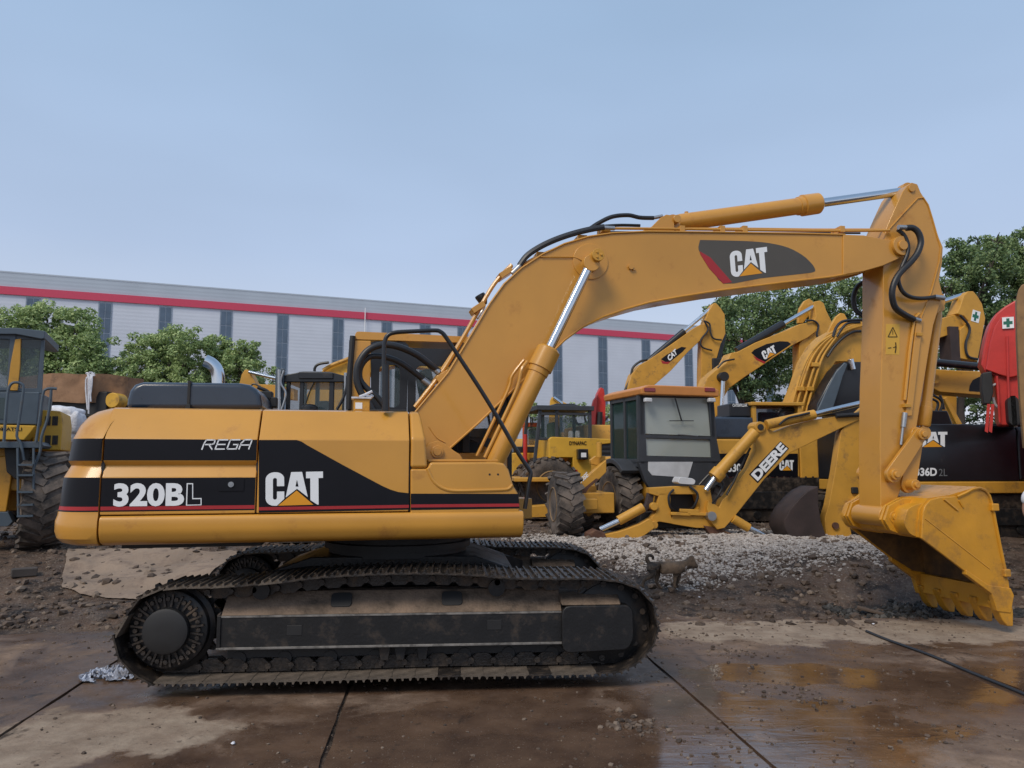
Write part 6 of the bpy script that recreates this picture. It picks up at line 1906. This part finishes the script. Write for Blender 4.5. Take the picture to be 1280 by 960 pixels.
mb = MB(BC); c = cp(387, 508, -.3); mb.lathe((c.x, -.3, c.z - .06), (0, 0, 1), [(0, .14), (.05, .14), (.09, .09), (.10, .02)], 20); mb.build('air_intake_cap', BLKP, t)
for a, b_ in ((346, 350), (352, 356)):
    mb = MB(BC); mb.box(cp(a, 480).x, cp(b_, 480).x, -.1, .0, zb2 - .4, cp(350, 461).z); o = mb.build('mast', GRYB, t, bev=.01)
rod(BC, t, 'lift_cylinder', (349, 515), (349, 462), -.15, .03, STL); rod(BC, t, 'lift_cylinder', (432, 515), (432, 466), -.1, .03, STL)
ptube(BC, [(355, 463, -.15), (351, 478, -.15), (357, 490, -.15), (356, 500, -.15), (352, 512, -.15)], .02, STL, t, 'hose')
ptube(BC, [(434, 470, -.12), (433, 485, -.12), (429, 498, -.12), (421, 512, -.12)], .025, HOS, t, 'hose')
crawlers(BC, t, cp(350, 500).x - .2, cp(440, 500).x + .3, (0, 1.2), w=.4, h=.6)
mb = MB(BC); mb.box(cp(345, 500).x, cp(440, 500).x, .05, 1.5, .5, zb2 - .5); mb.build('body', YELW, t, bev=.05)

x, y, z = gp(330, 17)
MA = Fr(x, y, z, 0)
t = thing('excavator', MA, 'small yellow boom and silver rod behind the dark engine hood', 'excavator', GRPX)
crawlers(MA, t, -2.2, 1.0, (0, 2.0), h=.8); bg_house(MA, t, -1.5, 1.4, .85, 1.6, 2.4)
plate(MA, t, 'boom', [(299, 520), (299, 480), (302, 468), (306, 462), (310, 462), (315, 470), (320, 480), (345, 481), (368, 486), (368, 500), (320, 494), (312, 520)], .8, .3, YELW, .012)
rod(MA, t, 'piston_rod', (311, 465), (345, 473), .75, .04, CHR); rod(MA, t, 'arm_cylinder', (345, 473), (375, 480), .75, .07, BLKP)
ptube(MA, [(313, 484, .7), (317, 480, .7), (326, 484, .7), (333, 492, .7)], .02, HOS, t, 'hose')
x, y, z = gp(425, 18)
MB2 = Fr(x, y, z, 0)
t = thing('excavator', MB2, 'yellow boom rising behind the rear pillar of the front cab', 'excavator', GRPX)
crawlers(MB2, t, -2.4, 1.4, (0, 2.1)); bg_house(MB2, t, -2.0, 1.8)
plate(MB2, t, 'boom', [(360, 540), (385, 490), (402, 464), (415, 455), (432, 447), (450, 440), (500, 436), (540, 440), (600, 470), (600, 490), (540, 462), (500, 456), (470, 462), (440, 480), (420, 540)], .9, .5, YELB, .02)
ptube(MB2, [(404, 463, .8), (414, 457, .8), (432, 450, .8), (446, 444, .8)], .05, YELW, t, 'oil_pipe')
ptube(MB2, [(393, 464, .7), (394, 459, .7), (399, 455, .7), (411, 453, .7)], .035, HOS, t, 'hose')

# ================================================================== wheel loader at the left edge
x, y, z = gp(20, 12.6)
LL = Fr(x, y, z, 24)
t = thing('large_wheel_loader', LL, 'big wheel loader at the left edge with grey-blue cab, handrails and ladder', 'wheel loader')
lp = lambda px, py, l=0: LL.P(px, py, l)
PW = lambda nm, pts, lat, w, m, bev=.01, par=None: plate(LL, par or t, nm, pts, lat, w, m, bev)
# cab: open frame
mb = MB(LL)
frame_quad(mb, LL.poly([(-45, 418), (20, 418), (20, 488), (-45, 488)], 0), LL.poly([(-42, 423), (12, 424), (8, 484), (-42, 484)], 0), 0, .08)
frame_quad(mb, LL.poly([(14, 417), (56, 416), (52, 492), (8, 488)], 0), LL.poly([(26, 424), (51, 424), (46, 485), (24, 485)], 0), .02, .08)
frame_quad(mb, LL.poly([(-45, 416), (56, 416), (52, 492), (-45, 488)], 1.5), LL.poly([(-40, 424), (50, 424), (46, 486), (-40, 484)], 1.5), 1.5, 1.58)
mb.prism(LL.poly([(-50, 417), (-48, 410), (20, 410), (57, 414), (56, 423), (52, 424), (20, 418), (-48, 418)], -.05), -.08, 1.65)
cbl = mb.build('cab', GRYB, t, bev=.012)
PW('yellow_pillar', [(19, 424), (26, 423), (25, 458), (22, 488), (9, 488), (13, 455)], -.02, .06, YELW, .008, cbl)
mb = MB(LL); mb.prism(LL.poly([(26, 424), (51, 424), (46, 485), (24, 485)], .04), .04, .046); mb.prism(LL.poly([(-42, 423), (12, 424), (8, 484), (-42, 484)], .04), .04, .046); mb.prism(LL.poly([(-40, 424), (50, 424), (46, 486), (-40, 484)], 1.52), 1.52, 1.526); mb.build('window', GLC, cbl, smooth=0)
PW('lower_cab_panel', [(-45, 490), (50, 490), (46, 531), (-45, 529)], .0, 1.5, GRYB, .02, cbl)
PW('window_lower', [(-30, 497), (9, 497), (8, 524), (-30, 524)], -.01, .02, GLG, .004, cbl)
strip_ = PW('yellow_side_panel', [(-45, 530), (45, 532), (38, 541), (30, 550), (-45, 549)], -.04, 1.5, YELB, .015)
writing('KOMATSU', LL, -.04, (-10.5, 538.5), (27.5, 539), (-10.5, 533.8), BLK, strip_, offset=.02, out=.006)
PW('platform', [(-60, 552), (50, 552), (55, 557), (52, 560), (-60, 560)], -.5, .9, GRYB, .01)
PW('platform_bracket', [(5, 560), (38, 560), (34, 590), (20, 600), (8, 590)], -.3, .5, BLKM, .02)
for q_ in ([(5, 552), (7, 520), (10, 490), (14, 480), (21, 478), (28, 481), (29, 490), (24, 525), (21, 545), (26, 555), (30, 575)], [(45, 553), (50, 520), (54, 492), (57, 487), (63, 485.5), (71, 486)], [(64, 487), (63, 500), (59, 525), (52, 545), (50, 565), (42, 585)]):
    ptube(LL, [(a, b_, -.55) for a, b_ in q_], .022, GRYB, t, 'handrail', k=3)
mb = MB(LL)
for a, b_ in (((22, 560), (23, 646)), ((42, 560), (42, 642))): mb.tube([lp(*a, -.6), lp(*b_, -.6)], .02, 6)
for yy in (581, 594, 615, 631, 645): mb.box(lp(22, yy, -.6).x, lp(42, yy, -.6).x, -.68, -.52, lp(22, yy, -.6).z - .015, lp(22, yy, -.6).z + .015)
mb.build('ladder', GRYB, t)
tyre(LL, t, (lp(50, 618, -.1).x, .15, .80), .80, .62, (-1, -.16, 0), RIM, 20)
tyre(LL, t, (lp(50, 618, -.1).x - 3.1, .15, .80), .80, .62, (0, -1, 0), RIM, 20)
for dx in (0, -3.1): tyre(LL, t, (lp(50, 618, -.1).x + dx, 2.1, .80), .80, .62, (0, 1, 0), RIM, 20)
mb = MB(LL); xx = lp(50, 618, -.1).x; mb.box(xx - 3.6, xx + .4, .5, 1.7, .6, 1.2); mb.box(lp(-60, 560).x, lp(32, 560).x, -.1, 1.7, .95, lp(20, 560).z); mb.build('chassis', YELW, t, bev=.03)
PW('yellow_frame_plate', [(-60, 572), (18, 570), (14, 600), (8, 640), (-60, 640)], -.2, .1, YELD, .02)
mb = MB(LL); mb.prism(LL.poly([(-60, 640), (10, 640), (16, 652), (10, 658), (-60, 660)], -.3), -.3, .0); mb.build('step', GRYB, t, bev=.01)
# rear grille housing
gh = PW('rear_grille_housing', [(50, 512), (76, 514), (78, 530), (76, 563), (40, 563), (40, 545)], .5, 1.4, YELB, .02)
mb = MB(LL)
for (a, b_) in ((57, 526), (66, 526), (57, 550), (66, 550)):
    for k in range(4):
        p = lp(a + k * 1.8, b_, .48); mb.box(p.x - .009, p.x + .009, .485, .5, p.z - .08, p.z + .08)
mb.build('grille_slot', BLKM, gh)

# covered load behind, white sacks
x, y, z = gp(100, 19)
TP = Fr(x, y, z, -4)
t = thing('dump_truck', TP, 'truck whose load box is wrapped in a brown tarpaulin tied with white rope', 'truck')
mb = MB(TP)
tpz = lambda py: TP.P(90, py, 0).z
xa, xb, xc = TP.P(20, 490, 0).x, TP.P(115, 490, 0).x, TP.P(143, 490, 0).x
nx_, nz_ = 26, 10
rnd = random.Random(3)
line = [(xa, 1.0)] + [(xa, 0), (xb, 0), (xc, .5), (xc, 1.3), (xa, 1.3)]
pts = []
for i in range(len(line) - 1):
    a, b_ = V(line[i]), V(line[i + 1]); n = max(2, int((b_ - a).length / .12))
    for k in range(n): pts.append(a + (b_ - a) * k / n)
pts.append(V(line[-1]))
zt1, zb1_ = tpz(468), tpz(504)
rows = []
for j in range(nz_ + 1):
    f = j / nz_; row = []
    for p in pts:
        w_ = .10 * noise.noise(V((p.x * 2.2, p.y * 2.2, f * .6))) * (.3 + f) + .03 * noise.noise(V((p.x * 7, f * 3, 1)))
        sag = .12 * noise.noise(V((p.x * .8, p.y, 5)))
        row.append((p.x + w_ * .4, p.y - w_, zt1 + (zb1_ - zt1) * f + sag * (1 if j in (0, nz_) else .5)))
    rows.append(row)
n = len(pts); vs = [v for r_ in rows for v in r_]
fs = [(j * n + i, j * n + i + 1, (j + 1) * n + i + 1, (j + 1) * n + i) for j in range(nz_) for i in range(n - 1)]
fs.append(tuple(range(n)))
mb.add(vs, fs); mb.build('tarpaulin', TARP, t, smooth=60)
mb = MB(TP); mb.box(xa + .05, xc - .25, .1, 1.25, zb1_ - .35, zb1_ + .3); mb.build('load_box', BLKM, t, bev=.03)
mb = MB(TP); p = TP.P(114, 470, -.03)
for k in range(9): mb.tube(smooth_pts([p + V((rnd.uniform(-.12, .12), -.03, rnd.uniform(-.05, .08))), p + V((rnd.uniform(-.1, .1), -.08, rnd.uniform(-.12, .05))), p + V((rnd.uniform(-.03, .08), -.06, -.15 - .1 * k))], 3), .022, 5)
mb.build('white_rope', WBAG, t)
mb = MB(TP); mb.box(xa, xc, .3, 2.1, .7, 1.0); mb.build('chassis', BLKM, t, bev=.03)
for dx in (.6, 1.9): tyre(TP, t, (xa + dx, .3, .5), .5, .35, (0, -1, 0), STL, 24); tyre(TP, t, (xa + dx, 2.1, .5), .5, .35, (0, 1, 0), STL, 24)
mb = MB(TP); c = TP.P(146, 500, .3); mb.cyl((c.x, .1, c.z - .02), (c.x, .5, c.z - .02), .19, n=24); mb.box(c.x - .5, c.x + .1, .2, .4, .5, c.z); mb.build('yellow_drum', YELB, t, bev=.02)
x, y, z = gp(86, 15.5)
WB = Fr(x, y, z, 0)
for k, (a, b_, nm) in enumerate(((80, 520, 'white printed sack with dark lettering smudges, on top of the pile beside the grille'), (78, 543, 'crumpled white sack hanging below the topmost sack, beside the yellow grille'), (93, 530, 'dull white sack leaning between the pile and the yellow counterweight'))):
    c = WB.P(a, b_, 0)
    bm = bmesh.new(); bmesh.ops.create_icosphere(bm, subdivisions=4, radius=1)
    for v in bm.verts:
        v.co.x = math.copysign(abs(v.co.x) ** .6, v.co.x) * (.36 if k < 2 else .2); v.co.y = math.copysign(abs(v.co.y) ** .6, v.co.y) * .25; v.co.z = math.copysign(abs(v.co.z) ** .6, v.co.z) * (.2 if k == 0 else .26)
        v.co += V((1, 1, 1)) * .05 * noise.noise(v.co * 5 + V((k, 0, 0)))
    me = bpy.data.meshes.new('sack'); bm.to_mesh(me); bm.free(); me.materials.append(WBAG)
    me.polygons.foreach_set('use_smooth', [True] * len(me.polygons))
    o = link('sack', me, None, WB.m @ Matrix.Translation(c)); tag(o, nm, 'sack', 'white sacks beside the loader')
mb = MB(WB); mb.box(-.75, .55, -.3, .5, -.1, .62); mb.box(-.7, .5, -.25, .45, .66, WB.P(78, 552, 0).z); st = mb.build('pallet_stand', M('grey_wood', (.16, .13, .11), .8, var=.3), bev=.01)
tag(st, 'weathered grey crate stand carrying the white sacks', 'crate')

# ================================================================== dog, person
def skin_body(name, pts, edges, rad, m, parent=None, mw=None, sub=2):
    me = bpy.data.meshes.new(name); me.from_pydata(pts, edges, [])
    o = link(name, me, parent, mw)
    sk = o.modifiers.new('skin', 'SKIN')
    for i, r in enumerate(rad):
        r = (r, r) if isinstance(r, (int, float)) else r
        me.skin_vertices[0].data[i].radius = r
    me.skin_vertices[0].data[0].use_root = True
    sk.use_smooth_shade = True
    s_ = o.modifiers.new('sub', 'SUBSURF'); s_.levels = sub; s_.render_levels = sub
    me.materials.append(m)
    return o


pd = at(838, 732, 10.35)
DG = Fr(pd.x, 10.35, 0, 4)
zg = DG.P(820, 733, 0).z
d_ = lambda px, py, l=0: tuple(DG.P(px, py, l))
DOGM = M('dog_fur', (.20, .135, .085), .85, var=.35, scale=7, dirt=(.030, .025, .022), dirtamt=.7, bump=.006, bscale=80)
pts = [d_(834, 710), d_(824, 708.5), d_(815, 708), d_(845, 710), d_(853, 708.5), d_(859, 704.5), d_(864, 703), d_(869, 707), d_(872.3, 709.8),
       # hind legs: thigh, knee, hock, paw
       d_(814, 712, -.07), d_(817, 718, -.07), d_(805, 725, -.07), d_(803, 733, -.07), d_(806, 734, -.07),
       d_(820, 712, .06), d_(822, 719, .06), d_(820, 727, .06), d_(826, 735, .06), d_(829, 735.5, .06),
       # fore legs
       d_(845, 714, -.06), d_(844, 721, -.06), d_(843.5, 728, -.06), d_(843, 734, -.06), d_(846, 734.5, -.06),
       d_(848, 714, .06), d_(849, 721, .06), d_(846, 728, .06), d_(846, 733, .06), d_(849, 733.5, .06),
       # tail curled over the back
       d_(811, 704), d_(808, 699), d_(809, 694.5), d_(813, 693.5), d_(816.5, 696), d_(816, 700),
       d_(863.5, 694.5, -.04), d_(865.5, 694, .035)]
ed_ = [(0, 1), (1, 2), (0, 3), (3, 4), (4, 5), (5, 6), (6, 7), (7, 8), (2, 9), (9, 10), (10, 11), (11, 12), (12, 13), (2, 14), (14, 15), (15, 16), (16, 17), (17, 18),
       (3, 19), (19, 20), (20, 21), (21, 22), (22, 23), (3, 24), (24, 25), (25, 26), (26, 27), (27, 28), (2, 29), (29, 30), (30, 31), (31, 32), (32, 33), (33, 34), (6, 35), (6, 36)]
rd = [.082, .075, .080, .092, .078, .064, .066, .040, .024, .062, .048, .024, .018, .018, .058, .046, .024, .018, .018, .045, .03, .022, .018, .02, .045, .03, .022, .018, .02, .028, .028, .028, .026, .024, .014, .016, .016]
dg_ = skin_body('dog', pts, ed_, rd, DOGM, None, DG.m)
tag(dg_, 'grey-brown dog with curled tail walking right across the muddy ground', 'dog')
mb = MB(DG)
c = DG.P(855, 708, 0); mb.lathe(c - V((.01, 0, 0)), (1, 0, -.3), [(0, .07), (.03, .068)], 16)
mb.build('collar', M('dog_collar', (.25, .22, .2), .7), dg_)

px_ = at(1302, 640, 9.9)
PR = Fr(px_.x, 9.9, gz(px_.x, 9.9), 10)
SHIRT = M('white_shirt_cloth', (.66, .67, .72), .8, bump=.004, bscale=12)
pts = [(0, 0, .98), (0, 0, 1.15), (0, 0, 1.36), (0, 0, 1.47), (0, .01, 1.55), (0, -.01, 1.66), (0, -.01, 1.74),
       (-.17, 0, 1.42), (-.22, .02, 1.24), (-.24, -.04, 1.13), (-.16, -.18, 1.10), (.17, 0, 1.42), (.23, .02, 1.16), (.22, -.06, .94), (.22, -.08, .86),
       (-.09, 0, .92), (-.10, -.01, .50), (-.11, .02, .09), (-.11, -.1, .04), (.09, 0, .92), (.10, -.01, .50), (.11, .02, .09), (.11, -.1, .04)]
ed_ = [(0, 1), (1, 2), (2, 3), (3, 4), (4, 5), (5, 6), (3, 7), (7, 8), (8, 9), (9, 10), (3, 11), (11, 12), (12, 13), (13, 14), (0, 15), (15, 16), (16, 17), (17, 18), (0, 19), (19, 20), (20, 21), (21, 22)]
rd = [(.15, .11), (.14, .10), (.16, .11), (.10, .08), .055, (.085, .10), (.075, .09), .06, .045, .04, .03, .06, .045, .035, .03, .09, .06, .042, .04, .09, .06, .042, .04]
pe = skin_body('person', pts, ed_, rd, SKIN, None, PR.m)
tag(pe, 'person in white shirt with bare elbow, cut off by the right border', 'person')
sh = skin_body('shirt', [(0, 0, 1.0), (0, 0, 1.15), (0, 0, 1.36), (0, 0, 1.48), (-.18, 0, 1.43), (-.22, .01, 1.29), (.18, 0, 1.43), (.225, .01, 1.29)], [(0, 1), (1, 2), (2, 3), (3, 4), (4, 5), (3, 6), (6, 7)],
               [(.19, .14), (.175, .13), (.185, .13), (.10, .09), .085, .075, .085, .075], SHIRT, pe, PR.m)
tr = skin_body('trousers', [(0, 0, 1.0), (-.10, 0, .88), (-.105, -.01, .5), (-.11, .02, .14), (.10, 0, .88), (.105, -.01, .5), (.11, .02, .14)], [(0, 1), (1, 2), (2, 3), (0, 4), (4, 5), (5, 6)],
               [(.17, .13), .11, .085, .07, .11, .085, .07], M('dark_trousers', (.03, .033, .04), .85), pe, PR.m)
bm = bmesh.new(); bmesh.ops.create_uvsphere(bm, u_segments=20, v_segments=12, radius=.098)
for v in bm.verts: v.co.z = v.co.z * 1.05; v.co.y += .015
me = bpy.data.meshes.new('hair'); bm.to_mesh(me); bm.free(); me.materials.append(BLKM); me.polygons.foreach_set('use_smooth', [True] * len(me.polygons))
link('hair', me, pe, PR.m @ Matrix.Translation((0, .01, 1.745)))
mb = MB(PR)
for s in (-1, 1): mb.prism(rrect(-.05 + s * .11, .05 + s * .11, 0, .10, .04), -.17, .08)
mb.build('shoe', BLKM, pe, bev=.02)

# small box left on the deck of the front excavator
p0 = U.P(574, 511, -1.0)
bxm = U.m @ Matrix.Translation((p0.x * 0 + U.P(452, 511, -.95).x, -.95, ZS['top'] + .014))
mb = MB()
BXF = type('F', (), {})(); BXF.m = bxm
mb.box(-.07, .07, -.07, .07, 0, .11); o = mb.build('small_box', YELW, None, bev=.008, mw=bxm); tag(o, 'small yellow box with white rag lying on top of the front excavator', 'box')
mb = MB(); mb.box(-.055, .005, -.073, -.07, .02, .075); mb.build('sticker', WHT, o, mw=bxm)
mb = MB(); mb.box(-.09, .08, -.085, .085, .11, .125); mb.tube([(-.02, -.02, .13), (.03, -.03, .15), (.09, -.04, .18)], .012, 6); mb.tube([(.04, .0, .13), (.08, -.01, .13), (.09, -.02, .145)], .018, 6); mb.build('white_rag', WBAG, o, mw=bxm)

# ================================================================== things lying about
def stones(name, label_kind, n, region, smin, smax, m, seed, hfun=None, flat=.6, power=1.0):
    rnd = random.Random(seed); vs, fs = [], []
    ico = [(0, 0, 1), (.89, 0, .45), (.28, .85, .45), (-.72, .53, .45), (-.72, -.53, .45), (.28, -.85, .45), (.72, .53, -.45), (-.28, .85, -.45), (-.89, 0, -.45), (-.28, -.85, -.45), (.72, -.53, -.45), (0, 0, -1)]
    icf = [(0, 1, 2), (0, 2, 3), (0, 3, 4), (0, 4, 5), (0, 5, 1), (1, 6, 2), (2, 7, 3), (3, 8, 4), (4, 9, 5), (5, 10, 1), (1, 10, 6), (2, 6, 7), (3, 7, 8), (4, 8, 9), (5, 9, 10), (6, 11, 7), (7, 11, 8), (8, 11, 9), (9, 11, 10), (10, 11, 6)]
    k = 0
    while k < n:
        p = region(rnd)
        if p is None: continue
        k += 1
        x, y = p; s = smin + (smax - smin) * rnd.random() ** 3
        z = (hfun or gz)(x, y)
        Rm = Matrix.Rotation(rnd.uniform(0, 6.28), 3, 'Z') @ Matrix.Rotation(rnd.uniform(-.5, .5), 3, 'X')
        b0 = len(vs)
        for q in ico:
            j = rnd.uniform(.7, 1.25)
            v = Rm @ V((q[0] * s * j, q[1] * s * j * .8, q[2] * s * j * flat))
            vs.append((x + v.x, y + v.y, z + s * flat * .35 + v.z))
        fs += [tuple(b0 + i for i in f) for f in icf]
    me = bpy.data.meshes.new(name); me.from_pydata(vs, [], fs); me.update(); me.materials.append(m)
    o = link(name, me); tag(o, kind='stuff'); return o


def stone_mat(name, a, b_, c_):
    m = bpy.data.materials.new(name); m.use_nodes = True
    nt = m.node_tree; N, L = nt.nodes.new, nt.links.new; b = nt.nodes['Principled BSDF']
    g = N('ShaderNodeNewGeometry'); r = N('ShaderNodeValToRGB'); e = r.color_ramp.elements
    e[0].color = (*a, 1); e[1].color = (*c_, 1); q = e.new(.6); q.color = (*b_, 1)
    L(g.outputs['Random Per Island'], r.inputs[0]); L(r.outputs[0], b.inputs['Base Color']); b.inputs['Roughness'].default_value = .8
    return m


GRV = stone_mat('crushed_grey_stone', (.27, .235, .21), (.37, .33, .30), (.46, .425, .39))
MDC = stone_mat('mud_clods', (.040, .028, .021), (.105, .073, .053), (.19, .145, .11))


def r_gravel(rnd):
    x, y = rnd.uniform(-.2, 7.0), rnd.uniform(9.6, 16)
    u = ((x - 3.4) / 3.1) ** 2 + ((y - 13.0) / 2.25) ** 2 + .5 * fbm(x, y, 1.2)
    return (x, y) if rnd.random() < 1.35 - u else None


def r_yard(rnd):
    x, y = rnd.uniform(-11, 11), 8.9 + rnd.random() ** 1.4 * 9
    return (x, y) if rnd.random() < .5 + fbm(x, y, .7) else None


def r_slab(rnd):
    x, y = rnd.uniform(-5, 6), rnd.uniform(4.2, 9.2)
    return (x, y) if rnd.random() < .18 + 1.3 * max(0, fbm(x + 40, y, .9)) * (1 if x > 1 or x < -3 else .35) else None


stones('gravel', None, 52000, r_gravel, .008, .036, GRV, 5)
stones('rubble', None, 6500, r_yard, .012, .085, MDC, 6)
stones('mud_crumbs', None, 2400, r_slab, .004, .022, MDC, 8, hfun=lambda x, y: 0.0, flat=.5)


def r_clump(cx, cy, sx2, sy2):
    return lambda rnd: (rnd.gauss(cx, sx2), rnd.gauss(cy, sy2))


p = onz(788, 908, 0)
stones('mud_clod', None, 90, r_clump(p.x, p.y, .10, .10), .012, .035, MDC, 9, hfun=lambda x, y: 0)
for k, (a, b_, s) in enumerate(((905, 815, .15), (940, 850, .2), (1010, 870, .15), (860, 795, .2))):
    p = onz(a, b_, 0); stones('mud_clod', None, 50, r_clump(p.x, p.y, s, s), .006, .028, MDC, 20 + k, hfun=lambda x, y: 0)
# dark asphalt rubble strip in front of the bucket
stones('asphalt_rubble', None, 1500, lambda r: (r.uniform(3.9, 6.4), 9.55 + r.gauss(0, .13)), .012, .055, stone_mat('asphalt_crumbs', (.012, .012, .012), (.03, .028, .026), (.08, .075, .07)), 31, flat=.8)
p = at(1080, 748, 9.6)
mb = MB(); mb.box(-.15, .15, -.05, .05, -.015, .015)
o = mb.build('flat_stone', MDC, None, bev=.008, mw=Matrix.Translation((p.x, 9.45, gz(p.x, 9.45) + .07)) @ Matrix.Rotation(R(-25), 4, 'Z') @ Matrix.Rotation(R(12), 4, 'Y')); tag(o, 'flat grey stone sliver on the dark rubble left of the bucket teeth', 'stone')

# crumpled translucent sheet beside the rear of the near track
p = onz(143, 845, 0)
bm = bmesh.new(); bmesh.ops.create_grid(bm, x_segments=46, y_segments=34, size=1)
for v in bm.verts:
    r_ = v.co.length; x, y = v.co.x * .27, v.co.y * .22
    z = .012 + abs(noise.fractal(V((x * 13, y * 13, 2)), .7, 2.2, 4)) * .12 * max(0, 1.1 - r_ * .8)
    v.co = V((x + .06 * noise.noise(V((y * 9, x * 5, 0))), y + .06 * noise.noise(V((x * 9, 3, y))), z))
bmesh.ops.delete(bm, geom=[f for f in bm.faces if noise.noise(f.calc_center_median() * 9) > .28 or f.calc_center_median().xy.length > .27], context='FACES')
me = bpy.data.meshes.new('plastic_sheet'); bm.to_mesh(me); bm.free(); me.materials.append(M('milky_plastic', (.34, .39, .50), .3, var=.5, scale=30, bump=.01, dirt=(.10, .085, .08), dirtamt=.45, dscale=14))
o = link('plastic_sheet', me, None, Matrix.Translation((p.x, p.y, .003)) @ Matrix.Rotation(.3, 4, 'Z')); tag(o, 'crumpled whitish plastic sheet on the wet slab at the rear of the near track', 'plastic sheet')
# scraps
sc_ = [(886, 765, 'small pale scrap lying on the dry slab edge near the track front', 1), (1092, 781, 'small white scrap on the tan slab below the dark rubble', 0), (291, 931, 'small pale yellow scrap on the wet slab at the bottom', 0), (874, 740, 'white scrap on the mud below the dog', 2)]
for k, (a, b_, lb, _) in enumerate(sc_):
    yy = onz(a, b_, 0 if b_ > 762 else .15); z0 = 0 if b_ > 762 else gz(yy.x, yy.y)
    bm = bmesh.new(); bmesh.ops.create_icosphere(bm, subdivisions=2, radius=.015)
    for v in bm.verts: v.co *= 1 + .5 * noise.noise(v.co * 60 + V((k, 0, 0))); v.co.z *= .5
    me = bpy.data.meshes.new('paper_scrap'); bm.to_mesh(me); bm.free(); me.materials.append(WBAG)
    o = link('paper_scrap', me, None, Matrix.Translation((yy.x, yy.y, z0 + .012))); tag(o, lb, 'scrap')


def draped(name, pix, th, m, label, cat, lift=.02, kind=None):
    """a flat sheet lying on the uneven ground"""
    poly = []
    for a, b_ in pix:
        z = .1
        for _ in range(12):
            p = onz(a, b_, z); z = gz(p.x, p.y) + lift
        poly.append(p)
    c = sum(poly, V()) / len(poly)
    # least-squares plane keeps it flat
    zs = [p.z for p in poly]
    mb = MB(); n = len(poly)
    mb.add([p for p in poly] + [p - V((0, 0, th)) for p in poly], [tuple(range(n)), tuple(range(2 * n - 1, n - 1, -1))] + [(i, i + n, (i + 1) % n + n, (i + 1) % n) for i in range(n)])
    o = mb.build(name, m, bev=.003, smooth=0); tag(o, label, cat, kind=kind); return o


cn4 = []
for a, b_ in ((78, 731), (84, 684), (300, 684), (230, 731)):
    z = .1
    for _ in range(12): p = onz(a, b_, z); z = gz(p.x, p.y)
    cn4.append(p)
mb = MB(); vs = []
for j in range(41):
    for i in range(61):
        u, v = i / 60, j / 40
        p = cn4[0] * (1 - u) * (1 - v) + cn4[3] * u * (1 - v) + cn4[1] * (1 - u) * v + cn4[2] * u * v
        x, y = p.x + .04 * fbm(p.x, p.y, 2), p.y + .04 * fbm(p.x + 5, p.y, 2)
        zs = [gz(x + dx, y + dy) for dx in (-.07, 0, .07) for dy in (-.06, 0, .06)]
        vs.append((x, y, max(zs) * .6 + sum(zs) / 9 * .4 + .012))
mb.add(vs, [(j * 61 + i, j * 61 + i + 1, (j + 1) * 61 + i + 1, (j + 1) * 61 + i) for j in range(40) for i in range(60)])
tag(mb.build('path', M('dry_beige_ground', (.25, .185, .135), .85, var=.25, scale=1.5, dirt=(.13, .09, .068), dirtamt=.4, bump=.012, bscale=12), smooth=80), kind='structure')
# wooden or metal offcut at the left
p = at(32, 691, 11.2)
mb = MB(); mb.box(-.16, .16, -.09, .09, 0, .12); o = mb.build('timber_block', M('dark_timber', (.06, .05, .045), .85, var=.3), None, bev=.015, mw=Matrix.Translation((p.x, 11.2, gz(p.x, 11.2) + .0)) @ Matrix.Rotation(R(35), 4, 'Z')); tag(o, 'dark block of timber on the ground below the big loader tyre', 'block')
# thin cables across the slabs
def cable(pix, r, label):
    q = [onz(a, b_, r * .8) for a, b_ in pix]
    mb = MB(); mb.tube(smooth_pts(q, 6), r, 6); o = mb.build('cable', HOS); tag(o, label, 'cable')


cable([(1083, 789), (1110, 800), (1160, 818), (1215, 841), (1262, 860), (1300, 876)], .016, 'thick black cable lying on the slabs at the lower right')
